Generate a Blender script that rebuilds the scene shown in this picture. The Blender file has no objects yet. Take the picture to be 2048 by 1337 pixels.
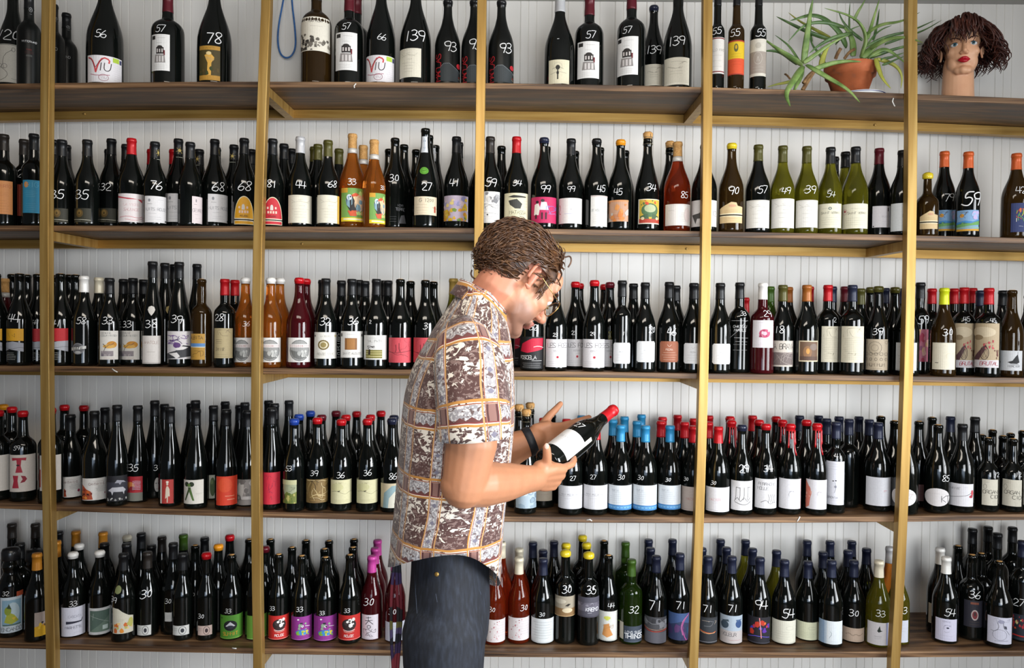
import bpy, bmesh, math, random
import numpy as np
from mathutils import Vector, Matrix

S = bpy.context.scene
C = S.collection
PI = math.pi

# ------------------------------------------------------------------ camera
FPX = 1550.0                                   # focal length in pixels of the 2048 x 1337 frame
CAM = Vector((0.0, -2.63, 1.52))
ROT = (Matrix.Rotation(0.0103, 3, 'Z') @ Matrix.Rotation(PI/2 - 0.0184, 3, 'X') @ Matrix.Rotation(0.0111, 3, 'Z'))
cd = bpy.data.cameras.new('camera')
cd.sensor_width = 36.0
cd.lens = FPX*36.0/2048.0
cd.clip_start = 0.05
cam = bpy.data.objects.new('camera', cd)
cam.matrix_world = Matrix.Translation(CAM) @ ROT.to_4x4()
C.objects.link(cam)
S.camera = cam

# ------------------------------------------------------------------ world, lights, exposure
wd = bpy.data.worlds.new('world')
S.world = wd
wd.use_nodes = True
bgn = wd.node_tree.nodes['Background']
bgn.inputs[0].default_value = (0.80, 0.83, 0.90, 1)
bgn.inputs[1].default_value = 0.09

def area(name, loc, target, sx, sy, power, col, spread=180.0):
    l = bpy.data.lights.new(name, 'AREA')
    l.shape = 'RECTANGLE'; l.size = sx; l.size_y = sy
    l.energy = power; l.color = col; l.spread = math.radians(spread)
    o = bpy.data.objects.new(name, l)
    o.location = loc
    o.rotation_euler = (Vector(target) - Vector(loc)).to_track_quat('-Z', 'Y').to_euler()
    C.objects.link(o)
    return o
# daylight through the glazed shop front behind the camera and a window in the right wall
area('shopfront_daylight', (0.95, -4.5, 1.45), (0.72, 0.3, 1.25), 1.5, 1.7, 20, (0.95, 0.98, 1.0), 78)
area('shopfront_skylight', (0.95, -4.48, 1.45), (0.72, 0.3, 1.25), 1.5, 1.7, 8, (0.92, 0.96, 1.0))
area('low_blue_fill', (0.2, -4.4, 0.75), (0.2, 0.3, 0.3), 2.2, 0.9, 9, (0.62, 0.78, 1.0), 100)  # added bluish fill, low behind the camera, to lift the lower wall
area('window_daylight', (2.86, -2.05, 1.50), (-0.6, -0.5, 1.2), 1.7, 1.6, 56, (0.93, 0.965, 1.0), 85)
# added warm fill under the ceiling, in place of light bounced off it
area('ceiling_fill', (-0.3, -1.9, 2.70), (-0.4, -0.9, 0.0), 1.8, 0.6, 42, (1.0, 0.91, 0.79))

S.view_settings.view_transform = 'Standard'
S.view_settings.look = 'None'
S.view_settings.gamma = 1.0
S.view_settings.use_curve_mapping = False
S.view_settings.exposure = 0.03

# ------------------------------------------------------------------ helpers
def W(px, py, Y):
    """point of the plane y = Y seen at a pixel of the 2048 x 1337 frame"""
    d = ROT @ Vector(((px-1024.0)/FPX, -(py-668.5)/FPX, -1.0))
    t = (Y - CAM.y)/d.y
    return CAM + d*t

def hexlin(h):
    if not isinstance(h, str): return tuple(h)
    if len(h) == 3: h = ''.join(c*2 for c in h)
    o = []
    for i in (0, 2, 4):
        v = int(h[i:i+2], 16)/255.0
        o.append(v/12.92 if v <= 0.04045 else ((v+0.055)/1.055)**2.4)
    return tuple(o)

def newmesh(name, verts, faces, mat=None, smooth=True):
    me = bpy.data.meshes.new(name)
    me.from_pydata([tuple(v) for v in verts], [], faces)
    if mat is not None: me.materials.append(mat)
    if smooth and len(me.polygons): me.polygons.foreach_set('use_smooth', [True]*len(me.polygons))
    me.update()
    return me

def link(name, data, parent=None):
    o = bpy.data.objects.new(name, data)
    C.objects.link(o)
    if parent is not None: o.parent = parent
    return o

def tag(o, label=None, cat=None, group=None, kind=None):
    if label: o['label'] = label
    if cat: o['category'] = cat
    if group: o['group'] = group
    if kind: o['kind'] = kind
    return o

class MB:
    """collects boxes, lathes, tubes; build() links them as one mesh"""
    def __init__(s): s.v = []; s.f = []; s.sm = []
    def add(s, verts, faces, smooth=True):
        b = len(s.v)
        s.v += [tuple(x) for x in verts]
        s.f += [tuple(i+b for i in f) for f in faces]
        s.sm += [smooth]*len(faces)
    def box(s, x0, x1, y0, y1, z0, z1):
        s.add([(x0,y0,z0),(x1,y0,z0),(x1,y1,z0),(x0,y1,z0),(x0,y0,z1),(x1,y0,z1),(x1,y1,z1),(x0,y1,z1)],
              [(0,3,2,1),(4,5,6,7),(0,1,5,4),(1,2,6,5),(2,3,7,6),(3,0,4,7)], False)
    def lathe(s, prof, seg=24, cx=0.0, cy=0.0):
        """prof: (z, r) list; r == 0 ends close to a point"""
        v = []; rows = []
        for z, r in prof:
            if r <= 1e-6:
                rows.append([len(v)]); v.append((cx, cy, z))
            else:
                rows.append(list(range(len(v), len(v)+seg)))
                v += [(cx+r*math.cos(2*PI*i/seg), cy+r*math.sin(2*PI*i/seg), z) for i in range(seg)]
        f = []
        for a, b in zip(rows, rows[1:]):
            for i in range(seg):
                j = (i+1) % seg
                if len(a) == 1 and len(b) == 1: break
                if len(a) == 1: f.append((a[0], b[j], b[i]))
                elif len(b) == 1: f.append((a[i], a[j], b[0]))
                else: f.append((a[i], a[j], b[j], b[i]))
        s.add(v, f)
    def tube(s, pts, radii, seg=6, flat=1.0, side=None, cap=True):
        pts = [Vector(p) for p in pts]
        n = len(pts)
        if not hasattr(radii, '__len__'): radii = [radii]*n
        v = []; f = []
        prev = None
        for i, p in enumerate(pts):
            t = (pts[min(i+1, n-1)] - pts[max(i-1, 0)])
            if t.length < 1e-9: t = Vector((0,0,1))
            t.normalize()
            if prev is None:
                a = Vector(side) if side is not None else (Vector((0,0,1)) if abs(t.z) < 0.9 else Vector((1,0,0)))
            else: a = prev
            a = a - t*a.dot(t)
            if a.length < 1e-6: a = t.orthogonal()
            a.normalize(); b = t.cross(a); prev = a
            for k in range(seg):
                w = 2*PI*k/seg
                v.append(p + a*(math.cos(w)*radii[i]) + b*(math.sin(w)*radii[i]*flat))
        for i in range(n-1):
            for k in range(seg):
                k2 = (k+1) % seg
                f.append((i*seg+k, i*seg+k2, (i+1)*seg+k2, (i+1)*seg+k))
        if cap:
            f.append(tuple(range(seg-1, -1, -1)))
            f.append(tuple((n-1)*seg+k for k in range(seg)))
        s.add(v, f)
    def build(s, name, mat, parent=None):
        me = newmesh(name, s.v, s.f, mat, False)
        me.polygons.foreach_set('use_smooth', s.sm)
        return link(name, me, parent)

def chaikin(pts, it=1, closed=False):
    for _ in range(it):
        o = [] if closed else [pts[0]]
        n = len(pts)
        for i in range(n if closed else n-1):
            a = pts[i]; b = pts[(i+1) % n]
            o.append(tuple(x*0.75+y*0.25 for x, y in zip(a, b)))
            o.append(tuple(x*0.25+y*0.75 for x, y in zip(a, b)))
        if not closed: o.append(pts[-1])
        pts = o
    return pts

# ------------------------------------------------------------------ materials
def mat(name, col=(0.5,0.5,0.5), rough=0.5, metal=0.0, trans=0.0, ior=1.45, coat=0.0, attr=None, spec=0.5):
    m = bpy.data.materials.new(name)
    m.use_nodes = True
    nt = m.node_tree
    p = nt.nodes['Principled BSDF']
    p.inputs['Base Color'].default_value = (*hexlin(col), 1)
    p.inputs['Roughness'].default_value = rough
    p.inputs['Metallic'].default_value = metal
    p.inputs['Transmission Weight'].default_value = trans
    p.inputs['IOR'].default_value = ior
    p.inputs['Coat Weight'].default_value = coat
    p.inputs['Specular IOR Level'].default_value = spec
    if attr:
        a = nt.nodes.new('ShaderNodeAttribute'); a.attribute_name = attr
        nt.links.new(a.outputs['Color'], p.inputs['Base Color'])
    return m
def N(nt, kind, **kw):
    n = nt.nodes.new(kind)
    for k, v in kw.items():
        if k in n.inputs: n.inputs[k].default_value = v
        else: setattr(n, k, v)
    return n
def ramp(nt, stops):
    r = nt.nodes.new('ShaderNodeValToRGB')
    el = r.color_ramp.elements
    while len(el) < len(stops): el.new(0.5)
    for e, (pos, c) in zip(el, stops):
        e.position = pos; e.color = (*hexlin(c), 1)
    return r
def texcoord(nt, scale, out='Object', rot=(0,0,0)):
    t = nt.nodes.new('ShaderNodeTexCoord'); mp = nt.nodes.new('ShaderNodeMapping')
    mp.inputs['Scale'].default_value = scale; mp.inputs['Rotation'].default_value = rot
    nt.links.new(t.outputs[out], mp.inputs[0])
    return mp
def noisy(m, scale, stops, nscale=4.0, detail=5.0, bump=0.0, rough=None, out='Object', distort=0.0):
    """base colour from a stretched noise through a colour ramp"""
    nt = m.node_tree; p = nt.nodes['Principled BSDF']
    mp = texcoord(nt, scale, out)
    n = N(nt, 'ShaderNodeTexNoise', Scale=nscale, Detail=detail, Distortion=distort)
    nt.links.new(mp.outputs[0], n.inputs['Vector'])
    r = ramp(nt, stops)
    nt.links.new(n.outputs['Fac'], r.inputs[0]); nt.links.new(r.outputs[0], p.inputs['Base Color'])
    if bump:
        b = N(nt, 'ShaderNodeBump', Strength=bump, Distance=0.002)
        nt.links.new(n.outputs['Fac'], b.inputs['Height']); nt.links.new(b.outputs[0], p.inputs['Normal'])
    if rough:
        mr = N(nt, 'ShaderNodeMapRange')
        mr.inputs['To Min'].default_value = rough[0]; mr.inputs['To Max'].default_value = rough[1]
        nt.links.new(n.outputs['Fac'], mr.inputs[0]); nt.links.new(mr.outputs[0], p.inputs['Roughness'])
    return m

M = {}
M['wood'] = noisy(mat('dark_stained_wood', rough=0.5), (0.7, 9, 26), [(0.28,'2f2117'),(0.43,'503a28'),(0.56,'73563b'),(0.72,'9c7a58')], 3.4, 8, 0.3, (0.35,0.6), distort=0.6)
M['brass'] = noisy(mat('brushed_brass', metal=0.58, rough=0.42), (18, 18, 0.8), [(0.3,'97743a'),(0.5,'ac894b'),(0.7,'bd9e60')], 3.0, 4, 0.08, (0.34,0.5))
M['brass_rail'] = noisy(mat('brushed_brass_rail', metal=0.58, rough=0.42), (0.8, 18, 18), [(0.3,'946f34'),(0.5,'a98444'),(0.7,'ba9958')], 3.0, 4, 0.06, (0.34,0.5))
M['wall'] = noisy(mat('white_beadboard_paint', rough=0.55), (3, 3, 0.6), [(0.3,'dcd9d3'),(0.7,'e9e6e1')], 2.0, 4, 0.03)
M['ceil'] = noisy(mat('ceiling_paint', rough=0.8), (2,2,2), [(0.3,'b4b2ae'),(0.7,'bfbdb9')], 2.0, 3)
M['plaster'] = noisy(mat('room_plaster', rough=0.8), (2,2,2), [(0.3,'a39d92'),(0.7,'b0aa9f')], 2.0, 3)
M['floor'] = noisy(mat('floor_boards', rough=0.5), (1.2, 12, 3), [(0.3,'4a382a'),(0.7,'6b5240')], 3.0, 5, 0.1)
M['white_metal'] = noisy(mat('white_window_frame', rough=0.4), (5,5,5), [(0.3,'e2e2e0'),(0.7,'ececea')], 3.0, 2)

# ------------------------------------------------------------------ shelf heights read along the front edge (pixel pairs)
SHELF_PX = [
 [(60,165),(150,165.3),(480,166),(900,165),(1010,165.8),(1360,171.5),(1460,174.5),(1780,186.5),(1870,190),(1930,192),(2040,195.5)],
 [(60,450),(150,451.3),(480,454.5),(560,455),(900,453.5),(1360,461),(1460,463.5),(1780,470),(1870,472),(2040,476)],
 [(60,732),(150,734),(480,737),(580,738.5),(1360,746.5),(1460,747.5),(1780,752),(1870,754),(2040,757)],
 [(60,1010),(150,1012.5),(480,1023.5),(560,1024.5),(1350,1036),(1450,1036.5),(1780,1033.5),(1860,1033),(2040,1029)],
 [(60,1287),(150,1290.5),(480,1298),(560,1299.5),(1350,1305),(1430,1305.5),(1770,1305),(1860,1305),(1950,1304),(2040,1303)]]
XMIN, XMAX = -2.45, 2.40
SHELF = []
for row in SHELF_PX:
    pts = [W(x, y, 0.0) for x, y in row]
    cx = np.array([p.x for p in pts]); cz = np.array([p.z for p in pts])
    co = np.polyfit(cx, cz, 2)                       # a slight bow along the run of the board
    SHELF.append(co)
def shelf_z(k, x): return float(np.polyval(SHELF[k], x))
BT = 0.0195                                          # board thickness
DEPTH = 0.355                                        # wall plane

# ------------------------------------------------------------------ setting
def structure(o): o['kind'] = 'structure'; return o
GX0 = W(1605.3, 320, DEPTH).x
wall = structure(link('wall_back', None)); wall['label'] = 'white beadboard wall behind the wine shelves'
PW = 0.1205
def plank_mesh():
    gz = 0.0028
    prof = [(0.0, gz)]
    for g in (0.0, 0.0305, 0.0610):
        if g > 0: prof += [(g-0.0022, 0.0), (g-0.0006, gz), (g+0.0006, gz), (g+0.0022, 0.0)]
        else: prof += [(0.0006, gz), (0.0022, 0.0)]
    prof += [(PW-0.0020, 0.0), (PW-0.0004, gz), (PW-0.0004, 0.018), (0.0, 0.018)]
    n = len(prof); v = [(x, y, 0) for x, y in prof] + [(x, y, 2.80) for x, y in prof]
    f = [(i, (i+1) % n, n+(i+1) % n, n+i) for i in range(n)]
    return newmesh('plank', v, f, M['wall'], False)
pm = plank_mesh()
k0 = math.floor((XMIN-GX0)/PW)
k = k0
while GX0+k*PW < XMAX+0.3:
    o = link('plank', pm, wall); o.location = (GX0+k*PW, DEPTH, 0); k += 1

def slab(name, x0, x1, y0, y1, z0, z1, m, label):
    b = MB(); b.box(x0, x1, y0, y1, z0, z1); o = structure(b.build(name, m)); o['label'] = label; return o
CEIL = W(1900, 8, DEPTH).z
slab('floor', -3.4, 3.2, -5.2, DEPTH, -0.05, 0.0, M['floor'], 'brown floor of the shop')
slab('ceiling', -3.4, 3.2, -5.2, DEPTH, CEIL, CEIL+0.05, M['ceil'], 'grey ceiling above the top shelf')
wr = structure(link('wall_right', None)); wr['label'] = 'plaster wall with a window, right of the shelves'
b = MB()
b.box(3.10, 3.20, -5.2, -2.95, 0, CEIL); b.box(3.10, 3.20, -1.15, DEPTH, 0, CEIL)
b.box(3.10, 3.20, -2.95, -1.15, 0, 0.62); b.box(3.10, 3.20, -2.95, -1.15, 2.36, CEIL)
b.build('wall_panel', M['plaster'], wr)
win = structure(link('window_1', None)); win['label'] = 'white framed window in the right wall'
b = MB()
for y in (-2.95, -2.38, -1.78, -1.19): b.box(2.90, 2.94, y, y+0.045, 0.62, 2.36)
for z in (0.62, 1.42, 2.32): b.box(2.90, 2.94, -2.95, -1.15, z, z+0.04)
b.build('window_frame', M['white_metal'], win)

# ------------------------------------------------------------------ brass frame
POST_PX = [  # centre of the front face at several heights
 [(89.2,200),(87.2,460),(89.3,740),(93.2,1020),(99.7,1277)],
 [(523.3,200),(515.5,460),(511,740),(511,1020),(514.2,1277)],
 [(960.8,200),(957.7,460),(954,740),(951,1020),(948.5,1277)],
 [(1415.8,200),(1413.2,460),(1408,740),(1399.8,1020),(1389.5,1277)],
 [(1826.2,200),(1823.8,480),(1817,750),(1807.5,1030),(1794,1277)]]
frame = link('brass_shelf_frame', None)
tag(frame, 'brass square-tube frame of posts, arms and wall rails carrying the wood boards', 'shelving')
def lin(pts): 
    z = [p.z for p in pts]; x = [p.x for p in pts]
    return np.polyfit(z, x, 2)
POSTS = [lin([W(x, y, -0.032) for x, y in p]) for p in POST_PX]
dx0 = np.polyval(POSTS[1], 1.5) - np.polyval(POSTS[0], 1.5)
dx4 = np.polyval(POSTS[4], 1.5) - np.polyval(POSTS[3], 1.5)
POSTS = [np.array([0, 0, np.polyval(POSTS[0], 1.5)-dx0])] + POSTS + [np.array([0, 0, np.polyval(POSTS[4], 1.5)+dx4])]
PT = 0.0308
for co in POSTS:
    b = MB(); zs = np.linspace(0.0, CEIL, 15); v = []
    zc = np.clip(zs, 0.35, 2.62)
    for z, zz in zip(zs, zc):
        x = float(np.polyval(co, zz)); h = PT/2
        v += [(x-h, -0.032, z), (x+h, -0.032, z), (x+h, 0.0, z), (x-h, 0.0, z)]
    f = [(0,3,2,1), tuple(4*14+i for i in range(4))]
    for i in range(14):
        for q in range(4): f.append((4*i+q, 4*i+(q+1)%4, 4*i+4+(q+1)%4, 4*i+4+q))
    b.add(v, f, False)
    o = b.build('post', M['brass'], frame)
    bv = o.modifiers.new('bevel', 'BEVEL'); bv.width = 0.0018; bv.segments = 2; bv.limit_method = 'ANGLE'
def strip(k, y0, y1, zt, zb, n=24):
    """bar following shelf k, top zt and bottom zb below the board's top"""
    v = []; f = [(0,1,2,3)]
    for x in np.linspace(XMIN, XMAX, n):
        z = shelf_z(k, x); v += [(x,y0,z-zt),(x,y1,z-zt),(x,y1,z-zb),(x,y0,z-zb)]
    for i in range(n-1):
        for q in range(4): f.append((4*i+q, 4*i+4+q, 4*i+4+(q+1)%4, 4*i+(q+1)%4))
    f.append(tuple(4*(n-1)+i for i in (3,2,1,0)))
    return v, f
for k in range(5):
    b = MB(); v, f = strip(k, 0.276, 0.308, BT+0.0012, BT+0.0322); b.add(v, f, False); b.build('rail', M['brass_rail'], frame)
for i, co in enumerate(POSTS):
    for k in range(5):
        if (i % 2 == 1 and k in (1, 3)) or (i % 2 == 0 and k in (0, 2, 4)):
            x = float(np.polyval(co, 1.5)); z = shelf_z(k, x)-BT
            x = float(np.polyval(co, max(0.35, min(2.62, z)))); z = min(shelf_z(k, x-PT/2), shelf_z(k, x+PT/2))-BT-0.0006
            b = MB(); b.box(x-PT/2, x+PT/2, -0.0006, 0.276, z-0.0326, z-0.0006); b.build('arm', M['brass'], frame)
for px, py, k in ((169,228,0),(604,488,1),(1373,498,1),(1750,250,0)):
    p = W(px, py, 0.2755); b = MB(); b.tube([(p.x,0.2765,p.z),(p.x,0.2735,p.z),(p.x,0.2725,p.z)], [0.0045,0.0045,0.003], 10)
    b.build('screw', M['brass'], frame)
SHELF_NAMES = ['top', 'second', 'third', 'fourth', 'bottom']
for k in range(5):
    b = MB(); v, f = strip(k, 0.0006, DEPTH-0.0006, 0.0, BT, 40); b.add(v, f, False)
    o = b.build('shelf_board', M['wood'])
    tag(o, ('dark stained wood shelf board of the %s shelf, bearing bottles' % SHELF_NAMES[k]) if k else 'dark wood shelf board at the top, bearing plant, wig head and bottles', 'shelf', 'long wooden shelf boards')
    bv = o.modifiers.new('bevel', 'BEVEL'); bv.width = 0.002; bv.segments = 2; bv.limit_method = 'ANGLE'
# ------------------------------------------------------------------ bottle materials
GLASS = {
 'k': mat('black_green_glass', '070908', 0.07, spec=0.6),
 'm': mat('matte_black_bottle', '0d0e0f', 0.32),
 'g': mat('green_glass', '42641f', 0.03, trans=0.9, ior=1.38),
 'o': mat('olive_glass', '7d7a1f', 0.03, trans=0.8, ior=1.36),
 'a': mat('amber_wine_glass', 'd07c2c', 0.03, trans=0.86, ior=1.34),
 'r': mat('rose_wine_glass', 'b5401c', 0.03, trans=0.86, ior=1.34),
 'v': mat('dark_rose_glass', '4a1016', 0.04, trans=0.45, ior=1.36),
 'b': mat('brown_glass', '3a2810', 0.04, trans=0.55, ior=1.38)}
for g in ('k', 'm'):
    m = GLASS[g]; nt = m.node_tree; p = nt.nodes['Principled BSDF']
    n = N(nt, 'ShaderNodeTexNoise', Scale=14.0, Detail=2.0); t = texcoord(nt, (1,1,0.5))
    nt.links.new(t.outputs[0], n.inputs['Vector'])
    r = ramp(nt, [(0.35, '060807'), (0.65, '0c0f0d')]); nt.links.new(n.outputs['Fac'], r.inputs[0]); nt.links.new(r.outputs[0], p.inputs['Base Color'])
GWORD = {'k': 'dark', 'm': 'matte black', 'g': 'green', 'o': 'olive green', 'a': 'orange', 'r': 'rosé', 'v': 'dark rosé', 'b': 'brown'}
def printmat(name, rough, metal=0.0, coat=0.0, var=0.12):
    m = mat(name, rough=rough, metal=metal, coat=coat); nt = m.node_tree; p = nt.nodes['Principled BSDF']
    a = nt.nodes.new('ShaderNodeAttribute'); a.attribute_name = 'Col'
    t = texcoord(nt, (1,1,1)); n = N(nt, 'ShaderNodeTexNoise', Scale=180.0, Detail=3.0)
    nt.links.new(t.outputs[0], n.inputs['Vector'])
    mr = N(nt, 'ShaderNodeMapRange'); mr.inputs['To Min'].default_value = 1.0-var; mr.inputs['To Max'].default_value = 1.0+var*0.5
    nt.links.new(n.outputs['Fac'], mr.inputs[0])
    mx = nt.nodes.new('ShaderNodeVectorMath'); mx.operation = 'SCALE'
    nt.links.new(a.outputs['Color'], mx.inputs[0]); nt.links.new(mr.outputs[0], mx.inputs['Scale'])
    nt.links.new(mx.outputs[0], p.inputs['Base Color'])
    return m
PAPER = printmat('printed_label_paper', 0.62)
FOIL = printmat('capsule_foil', 0.38, 0.15, var=0.08)
WAX = printmat('sealing_wax', 0.3, coat=0.2, var=0.1)
CORK = noisy(mat('cork', rough=0.8), (60,60,60), [(0.3,'a9783f'),(0.6,'c79a5e')], 4.0, 4, 0.2)
CHALK = mat('white_chalk_marker', 'ececec', 0.7)
WIRE = mat('cage_wire', 'b0a890', 0.3, metal=0.9)

CAPCOL = {'k':'17181a','K':'2b2622','r':'b3131c','m':'5a1420','b':'24449c','B':'2f86b5','w':'e6e4df','c':'d9d0b8','y':'d8c02a','Y':'c9d21c',
          'o':'cf5f2c','O':'dd8f1e','p':'c5479b','g':'3c5a1c','s':'b9b9bb','d':'a98f4a','t':'b98d58','n':'20253a','l':'4d4a1e','a':'9a5a22','q':'c8842a'}
CAPWORD = {'k':'black','K':'brown-black','r':'red','m':'maroon','b':'blue','B':'sky blue','w':'white','c':'cream','y':'yellow','Y':'lime yellow',
           'o':'orange','O':'orange-yellow','p':'pink','g':'green','s':'silver','d':'gold','t':'tan','n':'navy','l':'olive','a':'amber brown','q':'mustard'}

# ------------------------------------------------------------------ profiles: (height fraction, radius) -> smooth
def profile(kind, h, R):
    rn = 0.0148
    if kind == 'B':   P = [(0,.90),(.012,1),(.46,1),(.52,.975),(.58,.88),(.64,.72),(.70,.545),(.76,.435)]
    elif kind == 'C': P = [(0,.90),(.012,1),(.40,1),(.47,.97),(.55,.85),(.64,.66),(.72,.50),(.80,.41)]; rn = 0.0150
    elif kind == 'X': P = [(0,.92),(.010,1),(.58,1),(.625,.97),(.66,.85),(.69,.64),(.71,.48),(.73,.42)]
    elif kind == 'R': P = [(0,.90),(.012,1),(.40,1),(.46,.97),(.54,.86),(.64,.68),(.74,.50),(.80,.43)]
    elif kind == 'M': P = [(0,.90),(.015,1),(.40,1),(.48,.95),(.56,.80),(.64,.60),(.71,.43),(.77,.345)]; rn = 0.0172
    elif kind == 'N': P = [(0,.92),(.012,1),(.58,1),(.63,.96),(.67,.84),(.70,.62),(.72,.42),(.74,.34)]; rn = 0.0170
    elif kind == 'T': P = [(0,.92),(.010,1),(.58,1),(.61,.95),(.635,.78),(.655,.58),(.68,.50)]; rn = 0.0118
    elif kind == 'S': P = [(0,.90),(.015,1),(.48,1),(.55,.95),(.60,.78),(.64,.56),(.68,.42),(.74,.38)]; rn = 0.0130
    elif kind == 'H': P = [(0,.92),(.015,1),(.50,1),(.57,.95),(.62,.72),(.66,.48),(.70,.37)]; rn = 0.0125
    elif kind == 'J': P = [(0,.92),(.015,1),(.55,1),(.62,.95),(.68,.74),(.72,.60),(.76,.62),(.80,.72)]; rn = 0.0200
    pts = [(f*h, r*R) for f, r in P]
    pts += [(h*0.82 if kind != 'J' else h*.86, rn*1.06), (h*0.90, rn)]
    pts = [pts[0]] + chaikin(pts[1:], 2)
    lip = 0.0012 if kind not in 'J' else 0.004
    pts += [(h-0.0125, rn), (h-0.0120, rn+lip), (h-0.0045, rn+lip), (h-0.0035, rn+lip*0.3), (h-0.0008, rn*0.98), (h, rn*0.86)]
    return pts, rn
def rad_at(prof, z):
    for (z0, r0), (z1, r1) in zip(prof, prof[1:]):
        if z0 <= z <= z1 and z1 > z0: return r0 + (r1-r0)*(z-z0)/(z1-z0)
    return prof[-1][1]

# ------------------------------------------------------------------ stroke lettering
FONT = {'0':"37 16 12 21 31 42 46 37 27",'1':"38 30",'2':"06 18 38 56 44 00 60",'3':"07 28 47 46 34 14|34 53 52 30 10 01",'4':"18 03 63|48 40",
'5':"58 18 14 35 54 52 40 20 01",'6':"48 26 03 01 20 40 52 53 34 13 02",'7':"08 58 20",'8':"34 16 17 28 48 57 56 34 12 11 20 40 51 52 34",'9':"55 44 14 06 07 28 48 57 55 40",
'A':"00 38 60|13 53",'B':"00 08 48 57 55 44 04|44 53 51 40 00",'C':"67 48 28 06 02 20 40 61",'D':"00 08 38 66 62 30 00",'E':"68 08 00 60|04 54",'F':"68 08 00|04 54",
'G':"67 48 28 06 02 20 40 62 64 34",'H':"08 00|68 60|04 64",'I':"38 30",'J':"58 51 30 10 02",'K':"08 00|68 04 60",'L':"08 00 60",'M':"00 08 34 68 60",'N':"00 08 60 68",
'O':"28 06 02 20 40 62 66 48 28",'P':"00 08 48 66 65 44 04",'Q':"28 06 02 20 40 62 66 48 28|42 60",'R':"00 08 48 66 65 44 04|34 60",'S':"67 48 18 06 15 53 62 50 10 01",
'T':"08 68|38 30",'U':"08 02 20 40 62 68",'V':"08 30 68",'W':"08 10 34 50 68",'X':"08 60|68 00",'Y':"08 34 68|34 30",'Z':"08 68 00 60",'-':"04 64",'.':"30 31",' ':""}
SOFT = set('0235689CGOSQUJBDPR')
def glyph(ch):
    out = []
    for st in FONT.get(ch, '').split('|'):
        if not st: continue
        p = [(int(t[0])/8.0, int(t[1])/8.0) for t in st.split()]
        out.append(chaikin(p, 2) if ch in SOFT and len(p) > 2 else p)
    return out
def text_strokes(txt, h, slant=0.0, gap=0.95, jit=0.0, rnd=None):
    """list of polylines (metric, centred)"""
    w = h*0.78*gap; tot = w*len(txt); out = []
    for i, ch in enumerate(txt):
        oy = (rnd.uniform(-1, 1)*jit*h if rnd else 0); sc = (1 + rnd.uniform(-1, 1)*jit if rnd else 1)
        for pl in glyph(ch):
            out.append([(-tot/2 + i*w + (x*sc + slant*y)*h, (y*sc-0.5)*h + oy) for x, y in pl])
    return out

# ------------------------------------------------------------------ art on a curved label, in label units (0..1, 0..1)
def R(a, b, c, d, col): return ('P', [(a,b),(c,b),(c,d),(a,d)], col)
def P(pts, col): return ('P', pts, col)
def E(cx, cy, rx, ry, col, n=16): return ('P', [(cx+rx*math.cos(2*PI*i/n), cy+ry*math.sin(2*PI*i/n)) for i in range(n)], col)
def St(pts, w, col, soft=1): return ('S', chaikin(pts, soft) if soft else pts, w, col)
def Ring(cx, cy, rx, ry, w, col, n=18): return ('S', [(cx+rx*math.cos(2*PI*i/n), cy+ry*math.sin(2*PI*i/n)) for i in range(n+1)], w, col)
def T(txt, cx, cy, h, col, w=0.0007, sl=0.0): return ('T', txt, cx, cy, h, col, w, sl)
def V(txt, cx, cy, h, col, w=0.0007): return ('V', txt, cx, cy, h, col, w)
def Ln(n, v0, v1, col, u0=0.15, u1=0.85, w=0.0005, seed=1):
    r = random.Random(seed*7+n); out = []
    for i in range(n):
        v = v0 + (v1-v0)*(i/(n-1) if n > 1 else 0.5); m = (u0+u1)/2; hw = (u1-u0)/2*r.uniform(0.55, 1.0)
        out.append(('S', [(m-hw, v), (m+hw, v)], w, col))
    return out
def K(n, cols, seed, u0=0.0, v0=0.0, u1=1.0, v1=1.0, s=0.06):
    r = random.Random(seed); out = []
    for i in range(n):
        cx = r.uniform(u0, u1); cy = r.uniform(v0, v1); a = s*r.uniform(0.4, 1.3); q = r.uniform(0, 6.28)
        pts = [(min(max(cx+a*math.cos(q+t)*r.uniform(.6,1.2), u0), u1), min(max(cy+a*1.1*math.sin(q+t)*r.uniform(.6,1.2), v0), v1)) for t in (0, 1.1, 2.2, 3.3, 4.4, 5.4)]
        out.append(('P', pts, cols[r.randrange(len(cols))]))
    return out
def Sq(n, cols, seed, u0=0.05, v0=0.05, u1=0.95, v1=0.95, w=0.0008, l=0.14):
    r = random.Random(seed); out = []
    for i in range(n):
        x = r.uniform(u0, u1); y = r.uniform(v0, v1); a = r.uniform(0, 6.28); pts = [(x, y)]
        for _ in range(3):
            a += r.uniform(-1, 1); x = min(max(x+l*math.cos(a), u0), u1); y = min(max(y+l*math.sin(a), v0), v1); pts.append((x, y))
        out.append(('S', chaikin(pts, 1), w, cols[r.randrange(len(cols))]))
    return out
def flat(*items):
    o = []
    for it in items:
        if isinstance(it, list): o += it
        else: o.append(it)
    return o

def clip_slab(poly, x0, x1):
    def half(pl, c, sgn):
        out = []
        for i in range(len(pl)):
            a = pl[i]; b = pl[(i+1) % len(pl)]
            ia = sgn*(a[0]-c) >= -1e-9; ib = sgn*(b[0]-c) >= -1e-9
            if ia: out.append(a)
            if ia != ib:
                t = (c-a[0])/(b[0]-a[0]); out.append((c, a[1]+t*(b[1]-a[1])))
        return out
    p = half(poly, x0, 1)
    return half(p, x1, -1) if len(p) > 2 else []

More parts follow.
